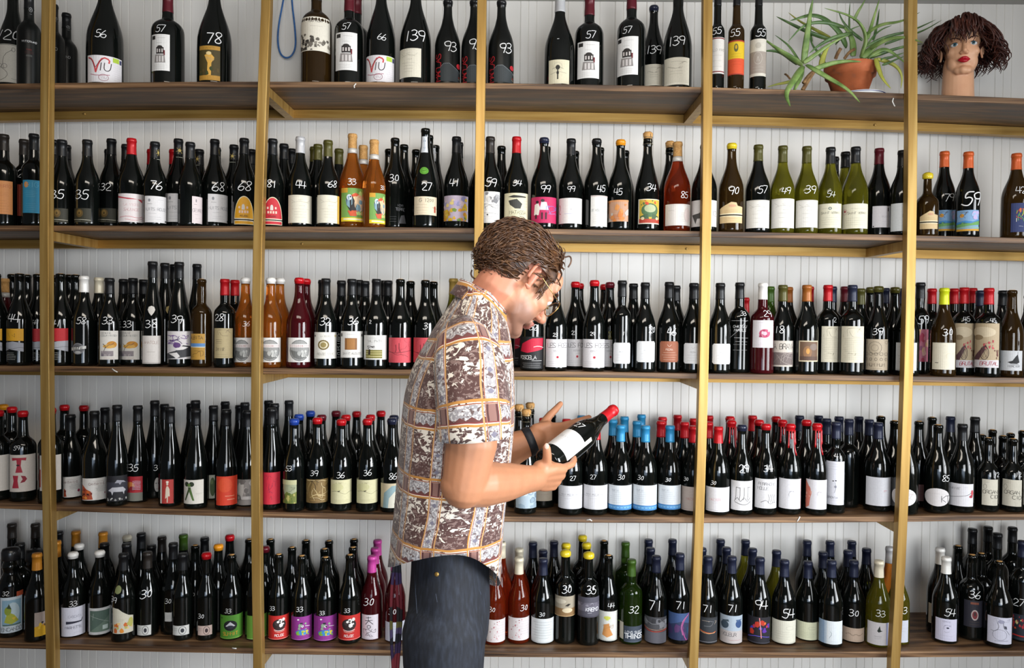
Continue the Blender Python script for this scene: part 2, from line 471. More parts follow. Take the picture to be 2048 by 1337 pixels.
class Print:
    """flat print wrapped on a surface of revolution: coloured polygons and strokes at tiny offsets"""
    def __init__(s, prof, th0, z0, w, h):
        s.prof = prof; s.th0 = th0; s.z0 = z0; s.w = w; s.h = h
        s.v = []; s.f = []; s.c = []; s.layer = 0
        s.R = rad_at(prof, z0+h/2)
    def pt(s, u, v, layer):
        z = s.z0 + v*s.h
        r = rad_at(s.prof, min(max(z, 0.003), s.prof[-1][0]-0.002)) + 0.0004 + 0.00011*layer
        th = s.th0 + (u-0.5)*s.w/s.R - PI/2
        return (r*math.cos(th), r*math.sin(th), z)
    def poly(s, pts, col):
        L = s.layer; step = math.radians(9)*s.R/s.w
        us = [p[0] for p in pts]; a = math.floor(min(us)/step); b = math.ceil(max(us)/step)
        zstep = 0.02/s.h
        for i in range(a, b):
            q = clip_slab(pts, i*step, (i+1)*step)
            if len(q) < 3: continue
            vs = [p[1] for p in q]
            if s.curvy and max(vs)-min(vs) > zstep:
                sw = [(y, x) for x, y in q]
                pieces = [[(x, y) for y, x in clip_slab(sw, j*zstep, (j+1)*zstep)] for j in range(math.floor(min(vs)/zstep), math.ceil(max(vs)/zstep))]
            else: pieces = [q]
            for pc in pieces:
                if len(pc) < 3: continue
                n0 = len(s.v); s.v += [s.pt(u, v, L) for u, v in pc]
                ar = sum(pc[k][0]*pc[(k+1) % len(pc)][1]-pc[(k+1) % len(pc)][0]*pc[k][1] for k in range(len(pc)))
                idx = list(range(n0, n0+len(pc)))
                s.f.append(tuple(idx if ar > 0 else idx[::-1])); s.c.append(col)
    curvy = False
    def stroke(s, pts, w, col):
        L = s.layer; m = [((u-0.5)*s.w, v*s.h) for u, v in pts]
        dense = [m[0]]
        for a, b in zip(m, m[1:]):
            n = max(1, int(abs(b[0]-a[0])/(s.R*0.2))+1) if not s.curvy else max(1, int(math.hypot(b[0]-a[0], b[1]-a[1])/0.005)+1)
            dense += [(a[0]+(b[0]-a[0])*t/n, a[1]+(b[1]-a[1])*t/n) for t in range(1, n+1)]
        n0 = len(s.v); N_ = len(dense)
        for i, p in enumerate(dense):
            a = dense[max(i-1, 0)]; b = dense[min(i+1, N_-1)]
            dx, dy = b[0]-a[0], b[1]-a[1]; l = math.hypot(dx, dy) or 1.0
            nx, ny = -dy/l*w/2, dx/l*w/2
            for sg in (1, -1):
                s.v.append(s.pt((p[0]+sg*nx)/s.w+0.5, (p[1]+sg*ny)/s.h, L))
        for i in range(N_-1):
            s.f.append((n0+2*i, n0+2*i+1, n0+2*i+3, n0+2*i+2)); s.c.append(col)
    def text(s, txt, cx, cy, h, col, w, sl=0.0, vert=False):
        pls = text_strokes(txt, h*s.h if not vert else h*s.w, sl)
        lim = 0.94*(s.h if vert else 2*min(cx, 1-cx)*s.w); wide = max([abs(x) for pl in pls for x, y in pl] or [0])*2
        kx = min(1.0, lim/wide) if wide > 0 else 1.0
        for pl in [[(x*kx, y) for x, y in q] for q in pls]:
            if vert: pl = [(-y, x) for x, y in pl]
            s.stroke([(cx+x/s.w, cy+y/s.h) for x, y in pl], w, col)
    def art(s, items):
        for it in items:
            s.layer += 1 if s.layer < 9 else 0
            k = it[0]
            if k == 'P': s.poly(it[1], it[2])
            elif k == 'S': s.stroke(it[1], it[2], it[3])
            elif k == 'T': s.text(it[1], it[2], it[3], it[4], it[5], it[6], it[7])
            elif k == 'V': s.text(it[1], it[2], it[3], it[4], it[5], it[6], 0, True)
    def build(s, name, material, parent):
        me = newmesh(name, s.v, s.f, material, True)
        at = me.color_attributes.new('Col', 'FLOAT_COLOR', 'CORNER')
        data = []
        for f, c in zip(s.f, s.c):
            data += [*hexlin(c), 1.0]*len(f)
        at.data.foreach_set('color', data)
        return link(name, me, parent)

def colour_mesh(o, col):
    me = o.data; at = me.color_attributes.new('Col', 'FLOAT_COLOR', 'CORNER')
    at.data.foreach_set('color', [*hexlin(col), 1.0]*len(me.loops))

DEFR = {'B':0.0412,'C':0.0430,'X':0.0375,'R':0.0365,'M':0.0560,'N':0.0510,'T':0.0255,'S':0.0335,'H':0.0360,'J':0.0385}

def build_bottle(root, kind, h, R_, glass, cap, rnd):
    """parts of one bottle, at the origin, under root; returns the profile"""
    prof, rn = profile(kind, h, R_)
    b = MB(); b.lathe([(0.0006, 0.0), (0.0006, prof[0][1])] + prof[1:] + [(h-0.0004, 0.0)], 28)
    b.build('glass_body', GLASS[glass], root)
    cc, cs = (cap[0], cap[1]) if cap != '-' else ('-', '-')
    if cs in 'fcs':                                                     # foil sleeve, cork in clear neck, short wax
        L = {'f': 0.056, 'c': 0.050, 's': 0.019}[cs]
        if kind in 'MN': L *= 1.2
        th = 0.0005 if cs != 's' else 0.0014
        pr = [(z, r+th) for z, r in prof if z > h-L]
        base = [(h-L, rad_at(prof, h-L)+0.0001), (h-L, rad_at(prof, h-L)+th)]
        top = [(h+0.0006, rn*0.97+th), (h+0.0010, rn*0.80), (h+0.0010, 0.0)] if cs != 's' else [(h+0.0012, rn*0.95), (h+0.0024, rn*0.55), (h+0.0026, 0.0)]
        b = MB(); b.lathe(base+[q for q in pr if q[0] < h-0.0010]+top, 22)
        o = b.build({'f': 'capsule', 'c': 'cork', 's': 'wax_seal'}[cs], CORK if (cs == 'c') else (WAX if cs == 's' else FOIL), root)
        colour_mesh(o, CAPCOL[cc])
        if cs == 'f' and rnd.random() < 0.5:
            pass
        if cs == 'c':
            b = MB(); z1 = h-L-0.0005; z0 = z1-0.017
            b.lathe([(z0, rad_at(prof, z0)+0.0002), (z0, rad_at(prof, z0)+0.0006), (z1, rad_at(prof, z1)+0.0006), (z1, rad_at(prof, z1)+0.0002)], 22)
            o = b.build('neck_band', FOIL, root); colour_mesh(o, 'cfcac2')
    elif cs == 'h':                                                     # champagne cork and wire cage
        b = MB(); b.lathe([(h-0.001, rn*0.9), (h+0.004, rn*0.9), (h+0.007, rn*1.12), (h+0.018, rn*1.15), (h+0.023, rn*0.8), (h+0.0235, 0)], 20)
        b.build('champagne_cork', CORK, root)
        b = MB()
        for zc in (h-0.020, h+0.0035):
            r = (rad_at(prof, zc) if zc < h-0.013 else rn)+0.0022
            b.tube([(r*math.cos(a), r*math.sin(a), zc) for a in np.linspace(0, 2*PI, 19)], 0.0007, 5, cap=False)
        for q in range(4):
            a = q*PI/2+0.4
            b.tube([((rn+0.003)*math.cos(a), (rn+0.003)*math.sin(a), z) for z in (h-0.020, h-0.005, h+0.012)]+[(rn*0.7*math.cos(a), rn*0.7*math.sin(a), h+0.0245)], 0.0007, 5)
        b.build('wire_cage', WIRE, root)
    elif cs == 'n' or cs == '-':
        b = MB(); b.lathe([(h-0.0002, 0.0), (h-0.0002, rn*0.62), (h+0.0012, rn*0.60), (h+0.0012, 0.0)][1:], 14); b.build('cork', CORK, root)
    elif cs == 'd':                                                     # broad dome of wax
        big = kind == 'J'; r2 = rn+(0.010 if big else 0.0048); z0 = h-(0.040 if big else 0.017)
        b = MB(); b.lathe([(z0-0.003, rn+0.0006), (z0, r2*.96), (z0+0.003, r2), (h-(0.012 if big else 0.005), r2), (h-0.001, r2*0.86), (h+0.003, r2*0.45), (h+0.0035, 0)], 22)
        o = b.build('wax_seal', WAX, root); colour_mesh(o, CAPCOL[cc])
    elif cs == 'x':                                                     # wax that runs down the neck
        pr = [(z, r+0.0012) for z, r in prof if z > h-0.022]
        b = MB(); b.lathe([(h-0.023, rn)]+[q for q in pr if q[0] < h-0.001]+[(h+0.0016, rn*0.9), (h+0.0026, 0)], 22)
        for a, dz in ((-2.2, 0.06), (-1.0, 0.085), (-0.4, 0.05), (-1.6, 0.03)):
            zz = np.linspace(h-0.02, h-0.02-dz, 8)
            b.tube([((rad_at(prof, z)+0.0002)*math.cos(a), (rad_at(prof, z)+0.0002)*math.sin(a), z) for z in zz], [0.0026]*6+[0.0034, 0.0022], 6)
        o = b.build('wax_seal', WAX, root); colour_mesh(o, CAPCOL[cc])
    return prof, rn
# ------------------------------------------------------------------ what is printed on each kind of label: words for it, paper colour, print
k3 = '2a2826'
def script(c='6a6258', n=3): return flat(Sq(5, [c], 3, .15, .62, .85, .85, .0005, .2), Ln(n, .2, .5, c, .2, .8, .0004, 4))
ART = {
'swirl': ('cream label drawn with a curling flower', 'd9d4c8', flat(St([(.78,.85),(.5,.72),(.42,.5),(.5,.36)], .0012, k3), St([(.15,.45),(.45,.36),(.65,.22),(.5,.08),(.15,.04)], .0012, k3), Ring(.82,.86,.06,.05,.001,k3), Ring(.5,.42,.1,.06,.001,k3), Ring(.3,.44,.1,.05,.001,k3), St([(.75,.1),(.95,.08)],.0006,k3), R(0,.975,1,.985,k3))),
'ribano': ('black label with white and faint red lettering', None, flat(T('VITTORIANO', .5, .88, .075, 'd8d8d8', .0009, .2), T('ROSSO', .5, .55, .05, '7a2420', .0006), Ln(2, .40, .46, '6a2622', .2, .8), Ln(2, .28, .32, '9a9a9a', .3, .7))),
'noword': ('small white word', None, flat(T('NO', .5, .5, .5, 'd8d8d8', .0008))),
'viva': ('white label with a red and black swirling name', 'dcd8da', flat(St([(.04,.92),(.16,.86),(.24,.6),(.27,.36)], .0052, 'c24448'), St([(.27,.36),(.34,.7),(.46,.93),(.62,.86),(.6,.72)], .0052, 'c24448'), St([(.06,.9),(.17,.82),(.25,.5),(.35,.74),(.47,.88)], .0016, '2a1a22'), T('IU', .47, .58, .3, '2a1a22', .0026, .12), St([(.12,.3),(.3,.24),(.62,.3)], .0022, 'a86a78'), Ring(.47,.18,.12,.12,.0013,'8a4a58'), T('VIU', .47, .18, .09, '8a6a74', .0006), R(.70,.80,.88,.97,'a7c23c'), R(.90,.79,.97,.95,'3a4060'), Ln(8,.15,.7,'b9b3b8',.68,.97,.0004,3))),
'engrave': ('white label engraved with a stone building', 'e2e0dd', flat(R(.06,.86,.28,.96,k3), Ln(1,.9,.9,'77716c',.3,.9), Ln(1,.76,.76,'6b655f',.3,.7), R(.34,.46,.72,.64,'2b2624'), R(.38,.5,.44,.6,'d0c8c4'), R(.5,.5,.56,.6,'d0c8c4'), R(.62,.5,.68,.6,'d0c8c4'), E(.53,.64,.14,.05,'2b2624'), R(.72,.42,.78,.56,'6a1c26'), P([(.25,.22),(.8,.22),(.76,.44),(.3,.44)],'8d8784'), R(.36,.24,.44,.4,'cfc9c6'), R(.5,.24,.58,.4,'cfc9c6'), R(.64,.24,.72,.4,'cfc9c6'), Ln(3,.06,.15,'a8a29d'))),
'figure': ('ochre label with a pale dancing figure', 'b98a35', flat(R(.0,.14,1,.88,'4a3f1c'), T('A LA VITTI', .5, .94, .05, '5a4418', .0006), P([(.3,.72),(.55,.8),(.75,.66),(.62,.5),(.6,.14),(.42,.14),(.45,.5)],'d8a548'), E(.5,.78,.12,.05,'e0c890'), P([(.35,.7),(.75,.62),(.7,.56),(.36,.62)],'caa05a'), K(8,['39411f','5a4a22'],5,.05,.15,.95,.4,.07))),
'trees': ('tall cream label engraved with dark trees', 'd9d3c4', flat(T('TSCHIDA', .5, .88, .085, '4a3f38', .0012), Ln(1,.72,.72,'8b8378',.3,.8), K(26,['4b463f','6d675d','2f2b27'],4,.02,.02,.5,.5,.06), K(14,['8d867a','5d574e'],9,.5,.1,1,.4,.05), St([(.1,.02),(.14,.3),(.1,.5)],.0014,'2f2b27'))),
'script': ('plain white label with grey script', 'dddad2', flat(script('8d867c'), R(0,.965,1,.975,'b9b2a4'))),
'scriptc': ('cream label with faint script', 'd8d2c0', flat(script('8a8274', 4), Ln(1,.95,.95,'a79f8d',.1,.9))),
'scripty': ('cream script label, yellowed on one side', 'd8d2bf', flat(script('857d6f', 4), R(.84,0,1,1,'cfa548'))),
'maclas': ('red lettering and grey mountain line printed on', None, flat(V('MACLAS', .16, .5, .2, 'b8222a', .0024), St([(.24,.5),(.36,.62),(.52,.63),(.7,.5),(.98,.35)],.003,'70767a',0), P([(.24,.5),(.36,.62),(.52,.63),(.7,.5),(.9,.4),(.9,.02),(.26,.02)],'33383a'), E(.87,.58,.1,.09,'b01f2a'), St([(.85,.15),(.97,.1)],.001,'c8b89a'), E(.9,.2,.05,.03,'7a2a22'))),
'insect': ('square cream label with a winged insect', 'd8d0b4', flat(E(.45,.68,.1,.1,'2a2824'), R(.42,.18,.48,.6,'35322b'), St([(.1,.4),(.45,.5),(.85,.44)],.0008,'7a7568'), St([(.2,.62),(.45,.72),(.7,.62)],.0008,'3a372f'), Ring(.45,.72,.2,.16,.0005,'8a8474'), R(.4,.4,.5,.5,'1e1c19'))),
'mags': ('square beige label with handwritten name', 'cfc8b6', flat(Sq(6,['6f675a'],8,.15,.6,.9,.85,.0006,.18), Ln(2,.4,.5,'8d8573',.2,.8), R(.02,.04,.98,.055,'f0ece0'))),
'dessw': ('tall white label edged in dark red', 'd6d2cc', flat(R(0,.955,1,.985,'7a2a2e'), R(0,.04,1,.07,'7a2a2e'), T('BALLO VINO',.5,.65,.07,'5a5450',.0005,.2), Ln(3,.2,.5,'a29c95'))),
'dessy': ('label half yellow, half orange', 'd8b51f', flat(R(0,0,1,.47,'d4502a'), R(0,.96,1,1,'a63426'), R(0,0,1,.03,'a63426'), E(.5,.78,.1,.12,'5a5a30'), E(.5,.8,.05,.06,'c8a020'), Ln(2,.53,.6,'9a7d18'), Ln(2,.3,.38,'b8391f'))),
'desst': ('label cream above taupe', 'd4cec0', flat(R(0,.08,1,.66,'a1968b'), Ring(.5,.48,.2,.16,.0006,'dcd6cc'), St([(.45,.4),(.5,.56),(.55,.4)],.0008,'dcd6cc'), E(.5,.82,.14,.08,'bdb6a8'), Ln(2,.16,.24,'c9c2b8'))),
'ochre': ('orange-tan label with rows of print', 'b87a45', flat(T('RIERTO',.55,.84,.09,'8a3c24',.0008), Ln(3,.55,.65,'8a4f2c'), Ln(5,.08,.4,'8a5a35'))),
'blue': ('bright blue label with printed rows', '2e86a8', flat(E(.25,.86,.14,.09,'c98a4a'), T('BIG',.6,.86,.14,'6ab0c8',.001), Ln(4,.5,.66,'7ab8cc'), Ln(4,.1,.28,'68a8c0'))),
'redback': ('narrow red label', 'a8432c', flat(Ln(4,.2,.8,'7a2a1c'))),
'emblem': ('dark olive label with a bronze emblem', None, flat(R(0,0,1,.95,'2b2a1d'), E(.42,.62,.2,.28,'5a4620'), E(.42,.66,.12,.17,'7a6030'), E(.42,.62,.05,.09,'4a3a1a'), St([(.02,.2),(.98,.17)],.0013,'c3beac',0), Ln(1,.08,.08,'a5a090',.1,.6,.0006))),
'redorn': ('white label framed with red ornament', 'dcd3d2', flat(P([(0,.86),(.4,.8),(.85,.82),(.9,.68),(.7,.82),(.3,.86),(0,.92)],'b5404c'), T('LA VIGNE',.5,.62,.09,'c88a92',.0006,.2), T('SAUVAGE',.5,.44,.1,'b86a74',.0006,.2), St([(.1,.16),(.4,.22),(.7,.14),(.95,.24)],.0014,'c05a66'), St([(.3,.1),(.6,.06),(.9,.14)],.001,'c05a66'), Ln(4,.3,.85,'b9707a',.9,1,.0006))),
'rouge': ('white label lettered in grey capitals', 'd9d6d6', flat(E(.22,.84,.05,.06,'8c8c90'), Ln(1,.86,.86,'8c8c90',.5,.9), Ln(1,.7,.7,k3,.08,.4,.0008), T('NUITS ROUGE',.5,.5,.11,'6a6a72',.0008), Ln(1,.34,.34,'77777c',.1,.6), Ln(2,.12,.2,'9a9aa0',.1,.8), R(.9,.03,.97,.09,k3))),
'rougep': ('pinkish label lettered in grey capitals', 'd6c9c9', flat(E(.3,.84,.05,.06,'8c8488'), Ln(1,.7,.7,k3,.08,.4,.0008), T('GEVREY',.5,.48,.12,'6a6068',.0008), Ln(1,.33,.33,'77777c',.1,.6), Ln(1,.18,.18,'9a9aa0',.1,.8))),
'yarch': ('yellow arched chapel label', None, None),
'rarch': ('red arched chapel label', None, None),
'toucan': ('tropical label of a toucan among leaves', '6f9a4c', flat(R(0,0,1,.12,'d8c22a'), R(.12,.05,.88,.09,'e8e0c0'), R(0,.86,.3,1,'c8962e'), K(10,['d9b27c','b0c877','e0c79a','7a9aa8'],6,.05,.2,.98,.95,.12), E(.75,.55,.2,.25,'dfc09a'), P([(.25,.72),(.45,.8),(.6,.55),(.66,.34),(.4,.3),(.26,.5)],'231f22'), E(.36,.72,.1,.09,'c9d2da'), P([(.42,.78),(.6,.86),(.8,.78),(.82,.7),(.6,.76),(.44,.72)],'d0532c'), P([(.3,.32),(.7,.34),(.62,.16),(.4,.16)],'c5512c'), E(.4,.74,.03,.025,'111'))),
'terre': ('matte black print of grey lettering and mountain', None, flat(T('TERRE',.6,.62,.12,'6f6f72',.0012), T('NOIR',.6,.78,.09,'5a5a5d',.001), P([(.5,.02),(.62,.36),(.8,.4),(.95,.05)],'4a4a4c'), Ln(3,.1,.3,'5a5a5c',.1,.45,.0006))),
'g1200': ('cream label scribbled with letters and digits', 'd5c6ab', flat(T('G 1200',.52,.8,.19,k3,.0012,.1), Ln(4,.1,.55,'9a7a62',.08,.6), E(.86,.42,.04,.08,'a8402c'), R(.82,.15,.9,.36,'b04a34'), St([(.74,.42),(.98,.36)],.001,'7a3a2a'))),
'garden': ('painted label of yellow flowers under violet sky', 'b3a4b4', flat(K(26,['c9a32c','d9b840','6d8a3c','b98a3c','cf8f2c'],3,0,0,.95,.5,.08), K(14,['a89cc0','c9b4b8','8a88b0','d8c27a'],7,0,.5,.9,.98,.1), K(8,['d8b628','c8a22c'],9,.7,.4,.92,1,.08), R(.92,0,1,1,'cfc6d4'))),
'greyart': ('white label with grey blotted figures', 'd9d8d6', flat(K(16,['a2a2a4','77777a','c2c2c2'],4,0,.62,1,.98,.1), Sq(6,['444446'],5,.1,.38,.9,.6,.0007,.2), St([(.05,.3),(.5,.32),(.95,.29)],.0006,k3), E(.45,.26,.03,.025,k3), Ln(4,.04,.2,'8a8a8c'))),
'eggplant': ('cream label with a black gourd drawing', 'd8d2b2', flat(P([(.22,.72),(.5,.78),(.68,.6),(.62,.42),(.45,.42),(.28,.56)],'3a3a36'), P([(.2,.86),(.4,.92),(.85,.88),(.82,.84),(.4,.82)],'2b2b28'), T('MATASSA',.55,.28,.13,'55503c',.0011), Ln(3,.06,.18,'9a9478'), Ln(3,.5,.72,'8d886c',.72,.92))),
'magenta': ('hot pink label of two white figures', 'b81f56', flat(P([(.15,.3),(.18,.7),(.3,.78),(.36,.6),(.32,.3)],'e6dcd4'), P([(.34,.5),(.4,.82),(.56,.8),(.62,.5)],'dcd2da'), E(.27,.8,.05,.06,'2a1a1e'), E(.44,.86,.06,.06,'3a2a30'), R(.2,.16,.26,.32,'3a1420'), R(.4,.14,.45,.4,'3a1420'), R(.52,.14,.57,.4,'3a1420'), Sq(8,['6a7ac8','8a96d8'],5,.55,.3,.95,.65,.001,.14))),
'redtwo': ('white label with a red curl on the left', 'e3ddd9', flat(St([(.02,.62),(.1,.76),(.16,.6),(.04,.4),(.16,.38)],.002,'b8543f'), E(.52,.56,.01,.01,k3), Ln(1,.38,.38,'8a8ac0',.2,.8,.0008), Ln(1,.2,.2,'a8a8b0',.4,.6))),
'tealtown': ('white label with a teal steeple sketch', 'd8d5cf', flat(T('DE MOULIN',.35,.52,.07,'5a6a6c',.0007,.2), St([(.72,.6),(.8,.9),(.86,.6)],.001,'4a9a9c',0), Ln(3,.44,.5,'6aa0a0',.6,.98,.0007,2), Ln(6,.1,.38,'a39e96',.1,.6), R(.0,.965,1,.985,'b89a98'))),
'orangep': ('label printed in broken orange and grey', 'b98f74', flat(K(14,['c87838','cf8a4a','a09488','b8b0a8'],4,0,0,1,1,.13), R(0,.92,1,1,'c98a58'), Ln(5,.1,.3,'c06a2c',.1,.9,.0012))),
'toad': ('yellow label with a green crouching creature', 'd9d2c2', flat(R(.05,.04,.98,.97,'c9a93a'), E(.5,.55,.36,.28,'4a6a46'), E(.5,.62,.24,.16,'a8b08a'), P([(.08,.3),(.4,.42),(.45,.2),(.12,.2)],'3f5a3c'), P([(.9,.3),(.6,.42),(.55,.2),(.88,.2)],'3f5a3c'), R(.05,.04,.98,.2,'a83a28'), E(.2,.22,.07,.06,'d8c29a'), E(.8,.22,.07,.06,'d8c29a'), K(8,['c84a2c','d8c040','506a3c'],8,.1,.75,.95,.95,.07))),
'pinkw': ('white label with small print, faintly pink', 'd8d1cb', flat(Ln(1,.93,.93,'9a948e',.02,.9), Ln(1,.7,.7,'77716c',.1,.4), Ln(6,.2,.58,'9a948e',.5,.8,.0006), E(.8,.5,.12,.35,'d3c2bd'))),
'goat': ('white label with a grey leaping goat', 'd3cfcb', flat(P([(.1,.45),(.35,.5),(.6,.75),(.7,.7),(.6,.4),(.65,.15),(.55,.3),(.3,.3),(.25,.1)],'4a4845'), T('12',.85,.5,.2,k3,.001), Ln(3,.06,.14,'8a8682'))),
'tancut': ('notched tan label crossed by a black band', None, flat(P([(0,0),(1,0),(1,.76),(.75,.8),(.7,.95),(.5,.98),(.35,.88),(0,.68)],'cdb487'), R(0,.34,1,.4,'17150f'), R(0,.30,1,.335,'e4dab8'), R(0,.405,1,.45,'e4dab8'), Ln(2,.1,.2,'a08a5c'), E(.55,.8,.14,.06,'c8987a'), Ln(2,.52,.6,'a58f62'))),
'pinkseal': ('cream label with a pink seal', 'd9d4bd', flat(Ring(.16,.68,.09,.11,.001,'b8787c'), E(.17,.7,.04,.05,'a85058'), Ln(1,.8,.8,'8a8672',.25,.95), T('SAINT VERAN',.55,.62,.09,'5a5648',.0008,.2), Ln(4,.15,.42,'a5a08a',.15,.85))),
'seal': ('cream label with a small round crest', 'd9d4bd', flat(E(.5,.8,.06,.06,'5a6a6a'), E(.5,.8,.03,.03,'d9d4bd'), Ln(1,.8,.8,'8a8672',.05,.95), T('SAINT VERAN',.5,.62,.09,'5a5648',.0008,.2), Ln(4,.15,.42,'a5a08a',.15,.85))),
'whitesq': ('white label with one small dark square', 'd9d4d6', flat(R(.74,.75,.86,.92,'4a3a40'), T('PLATE',.6,.5,.08,'a8a2aa',.0006), Ln(2,.1,.28,'b5afb5',.4,.9), E(.06,.05,.03,.03,k3))),
'lev': ('grey-white label with three capitals', 'cdd0d0', flat(T('LEV',.75,.55,.12,'5a5c5c',.001), Ln(1,.22,.22,'8a8c8c',.5,.9))),
'sunsea': ('sky-blue label of a sun over painted waves', '7fa6cc', flat(E(.25,.74,.09,.09,'d89a30'), Sq(7,['5a4a30','3a4a7a'],4,.05,.6,.5,.92,.0009,.1), P([(0,.3),(.3,.42),(.6,.36),(1,.5),(1,.3),(0,.18)],'6aa05a'), P([(0,.42),(.4,.5),(.7,.44),(1,.56),(1,.5),(.6,.38),(0,.32)],'3f86c0'), R(0,0,1,.1,'cf9a30'), P([(0,.1),(.5,.16),(1,.1),(1,.2),(0,.22)],'8ab0a0'), K(6,['c0b0d8','9ab8dc'],6,.5,.55,1,.95,.12))),
'scribbleb': ('navy label with a bright scribble', '2c3868', flat(Sq(10,['d8b83a','c8502c','6ab04a','d8d8c8'],4,.3,.35,.75,.8,.0016,.14), Sq(3,['d8d8e0'],6,.2,.12,.8,.2,.0007,.2), E(.5,.75,.06,.08,'d86a3a'))),
'bandy': ('yellow-topped label above a grey landscape', None, flat(R(0,.62,1,1,'d19a24'), Sq(3,['3a3020'],5,.15,.7,.6,.85,.0007,.2), P([(0,.3),(.3,.36),(1,.28),(1,.55),(.5,.6),(0,.56)],'9a9ca4'), St([(0,.4),(.4,.36),(.8,.42),(1,.4)],.0009,'2a2a2c'), Ln(5,.04,.24,'c8c8c4',.02,.7,.0007))),
'bandr': ('red-topped label above a grey landscape', None, flat(R(0,.6,1,1,'b8222a'), P([(0,.3),(.3,.36),(1,.28),(1,.62),(.5,.6),(0,.56)],'a8aab2'), St([(0,.42),(.4,.4),(.8,.44),(1,.42)],.0009,'2a2a2c'), Ln(5,.04,.24,'c8c8c4',.02,.7,.0007))),
'justil': ('grey round mark with a slanted name band', None, flat(E(.5,.5,.4,.36,'77777a'), E(.5,.5,.33,.29,'59595c'), P([(.0,.38),(1,.5),(1,.68),(.0,.56)],'d0d0cc'), T('LUSTIL',.5,.53,.16,'161616',.0016,.1), E(.5,.28,.2,.08,'a8a8a6'))),
'vine': ('cream label of a vine under an orange cloud', 'd9d5cd', flat(T('DOMAINE',.35,.92,.06,'38434a',.0007), T('COEUR MAISON',.5,.83,.06,'38434a',.0006), E(.65,.52,.26,.12,'c98a2c'), E(.5,.46,.3,.07,'d9a850'), St([(.25,.3),(.35,.45),(.2,.55)],.0016,k3), St([(.32,.4),(.5,.52),(.6,.5),(.75,.58)],.0014,'3a3450'), R(.1,.12,.72,.3,'8f8689'), K(8,['a89fa0','77707a'],4,.1,.12,.72,.3,.07), Ln(2,.03,.07,'b08a8a'))),
'arvin': ('white label with a name in thin capitals', 'd6d0cb', flat(T('ANATOLE',.5,.76,.1,'8a5a4a',.0007), Ln(1,.42,.42,'7a6a62',.2,.8,.0006), R(0,.03,1,.045,'9a928c'))),
'hands': ('white label of violet letters and two hands', 'cfcaca', flat(P([(0,0),(1,.1),(1,.45),(.6,.5),(.35,.3),(0,.2)],'3a3a3e'), Sq(14,['6b4a86','7a5a96','4a3460'],5,.05,.55,.8,.85,.002,.12), P([(.1,.2),(.4,.24),(.5,.1),(.38,.02),(.3,.1)],'d8d4d2'), P([(.3,.38),(.55,.46),(.8,.42),(.6,.34),(.4,.32)],'d8d4d2'), E(.4,.5,.12,.1,'5a3a72'))),
'albita': ('ochre label with a blue band', 'b58a3a', flat(T('ALBITA',.45,.85,.13,'2a2418',.0014), R(0,.5,1,.63,'5a86b8'), R(0,.47,1,.5,'d8d0b8'), Sq(6,['4a3a1c'],7,.1,.08,.9,.34,.0008,.22))),
'taupe28': ('tan label with handwritten lines', 'b3a37c', flat(Sq(5,['55493a'],4,.1,.75,.9,.95,.0007,.2), Ln(3,.5,.62,'6a5d48',.1,.5,.0008), T('2018',.35,.3,.1,'4a4034',.0008,.2), Ln(2,.05,.12,'7d7058'))),
'globe': ('white square label with a grey globe', 'd3d0cc', flat(E(.5,.48,.42,.44,'6d6d6c'), E(.5,.48,.39,.41,'8f8f8d'), P([(.12,.5),(.45,.42),(.8,.2),(.5,.1),(.25,.2)],'666664'), K(9,['bcbcb8','a5a5a2'],6,.3,.2,.85,.5,.07), R(.06,.6,.94,.74,'d3ccca'), St([(.08,.69),(.92,.68)],.0009,'8a4a48'), St([(.08,.63),(.92,.63)],.0008,'8a4a48'), T('LUNAIRE',.5,.66,.07,'8a4a48',.0006))),
'goldring': ('white label with a round gold medallion', 'd6d3cb', flat(T('LA SOURCE',.5,.85,.06,'6a655c',.0005), E(.42,.52,.2,.19,'6b5a2c'), E(.42,.52,.15,.14,'c8bfa4'), E(.42,.52,.1,.1,'8a7a48'), T('ROUGE VIVE',.5,.18,.09,'6a6358',.0006), E(.08,.86,.03,.04,k3), E(.88,.86,.05,.04,'b8a878'))),
'leroy': ('white vertical lettering', None, flat(V('LOUIS LEROY',.5,.5,.75,'cfcfcb',.0011))),
'bronze': ('white label with a bronze square', 'd3d1cc', flat(R(.22,.3,.68,.74,'7d5228'), R(.3,.32,.6,.72,'9a6a36'), Ln(1,.88,.88,'7a756c',.2,.75), R(.03,.8,.1,.92,k3), R(.88,.8,.96,.9,k3), T('SAINT AUGUSTE',.5,.16,.08,'55504a',.0006,.2))),
'treegrn': ('white label of a tree on a striped green field', 'd3d2cf', flat(T('VAL PATH',.5,.76,.1,'5a5a58',.0007), Ln(1,.88,.88,'7a7a78',.2,.8), R(.16,.06,.78,.4,'7a7434'), R(.16,.12,.78,.15,'c8c090'), R(.16,.22,.78,.25,'c0b884'), R(.16,.31,.78,.33,'d0c898'), P([(.28,.2),(.3,.42),(.36,.42),(.36,.2)],'2a2018'), Sq(5,['2a2420'],5,.2,.42,.5,.56,.0012,.1))),
'coral': ('coral label of two figures on a branch', 'd0505a', flat(St([(0,.45),(.3,.38),(.6,.42),(1,.5)],.0014,'3a141c'), St([(.2,.42),(.35,.3),(.6,.34),(.8,.22)],.0009,'3a141c'), St([(.35,.72),(.36,.5),(.33,.42)],.0016,'3a141c',0), St([(.46,.78),(.46,.55),(.5,.42)],.0016,'3a141c',0), St([(.85,.85),(.8,.7),(.9,.6)],.0007,'7a3a40'), Sq(8,['b8404c','a03a48'],6,.05,.05,.95,.95,.0007,.14))),
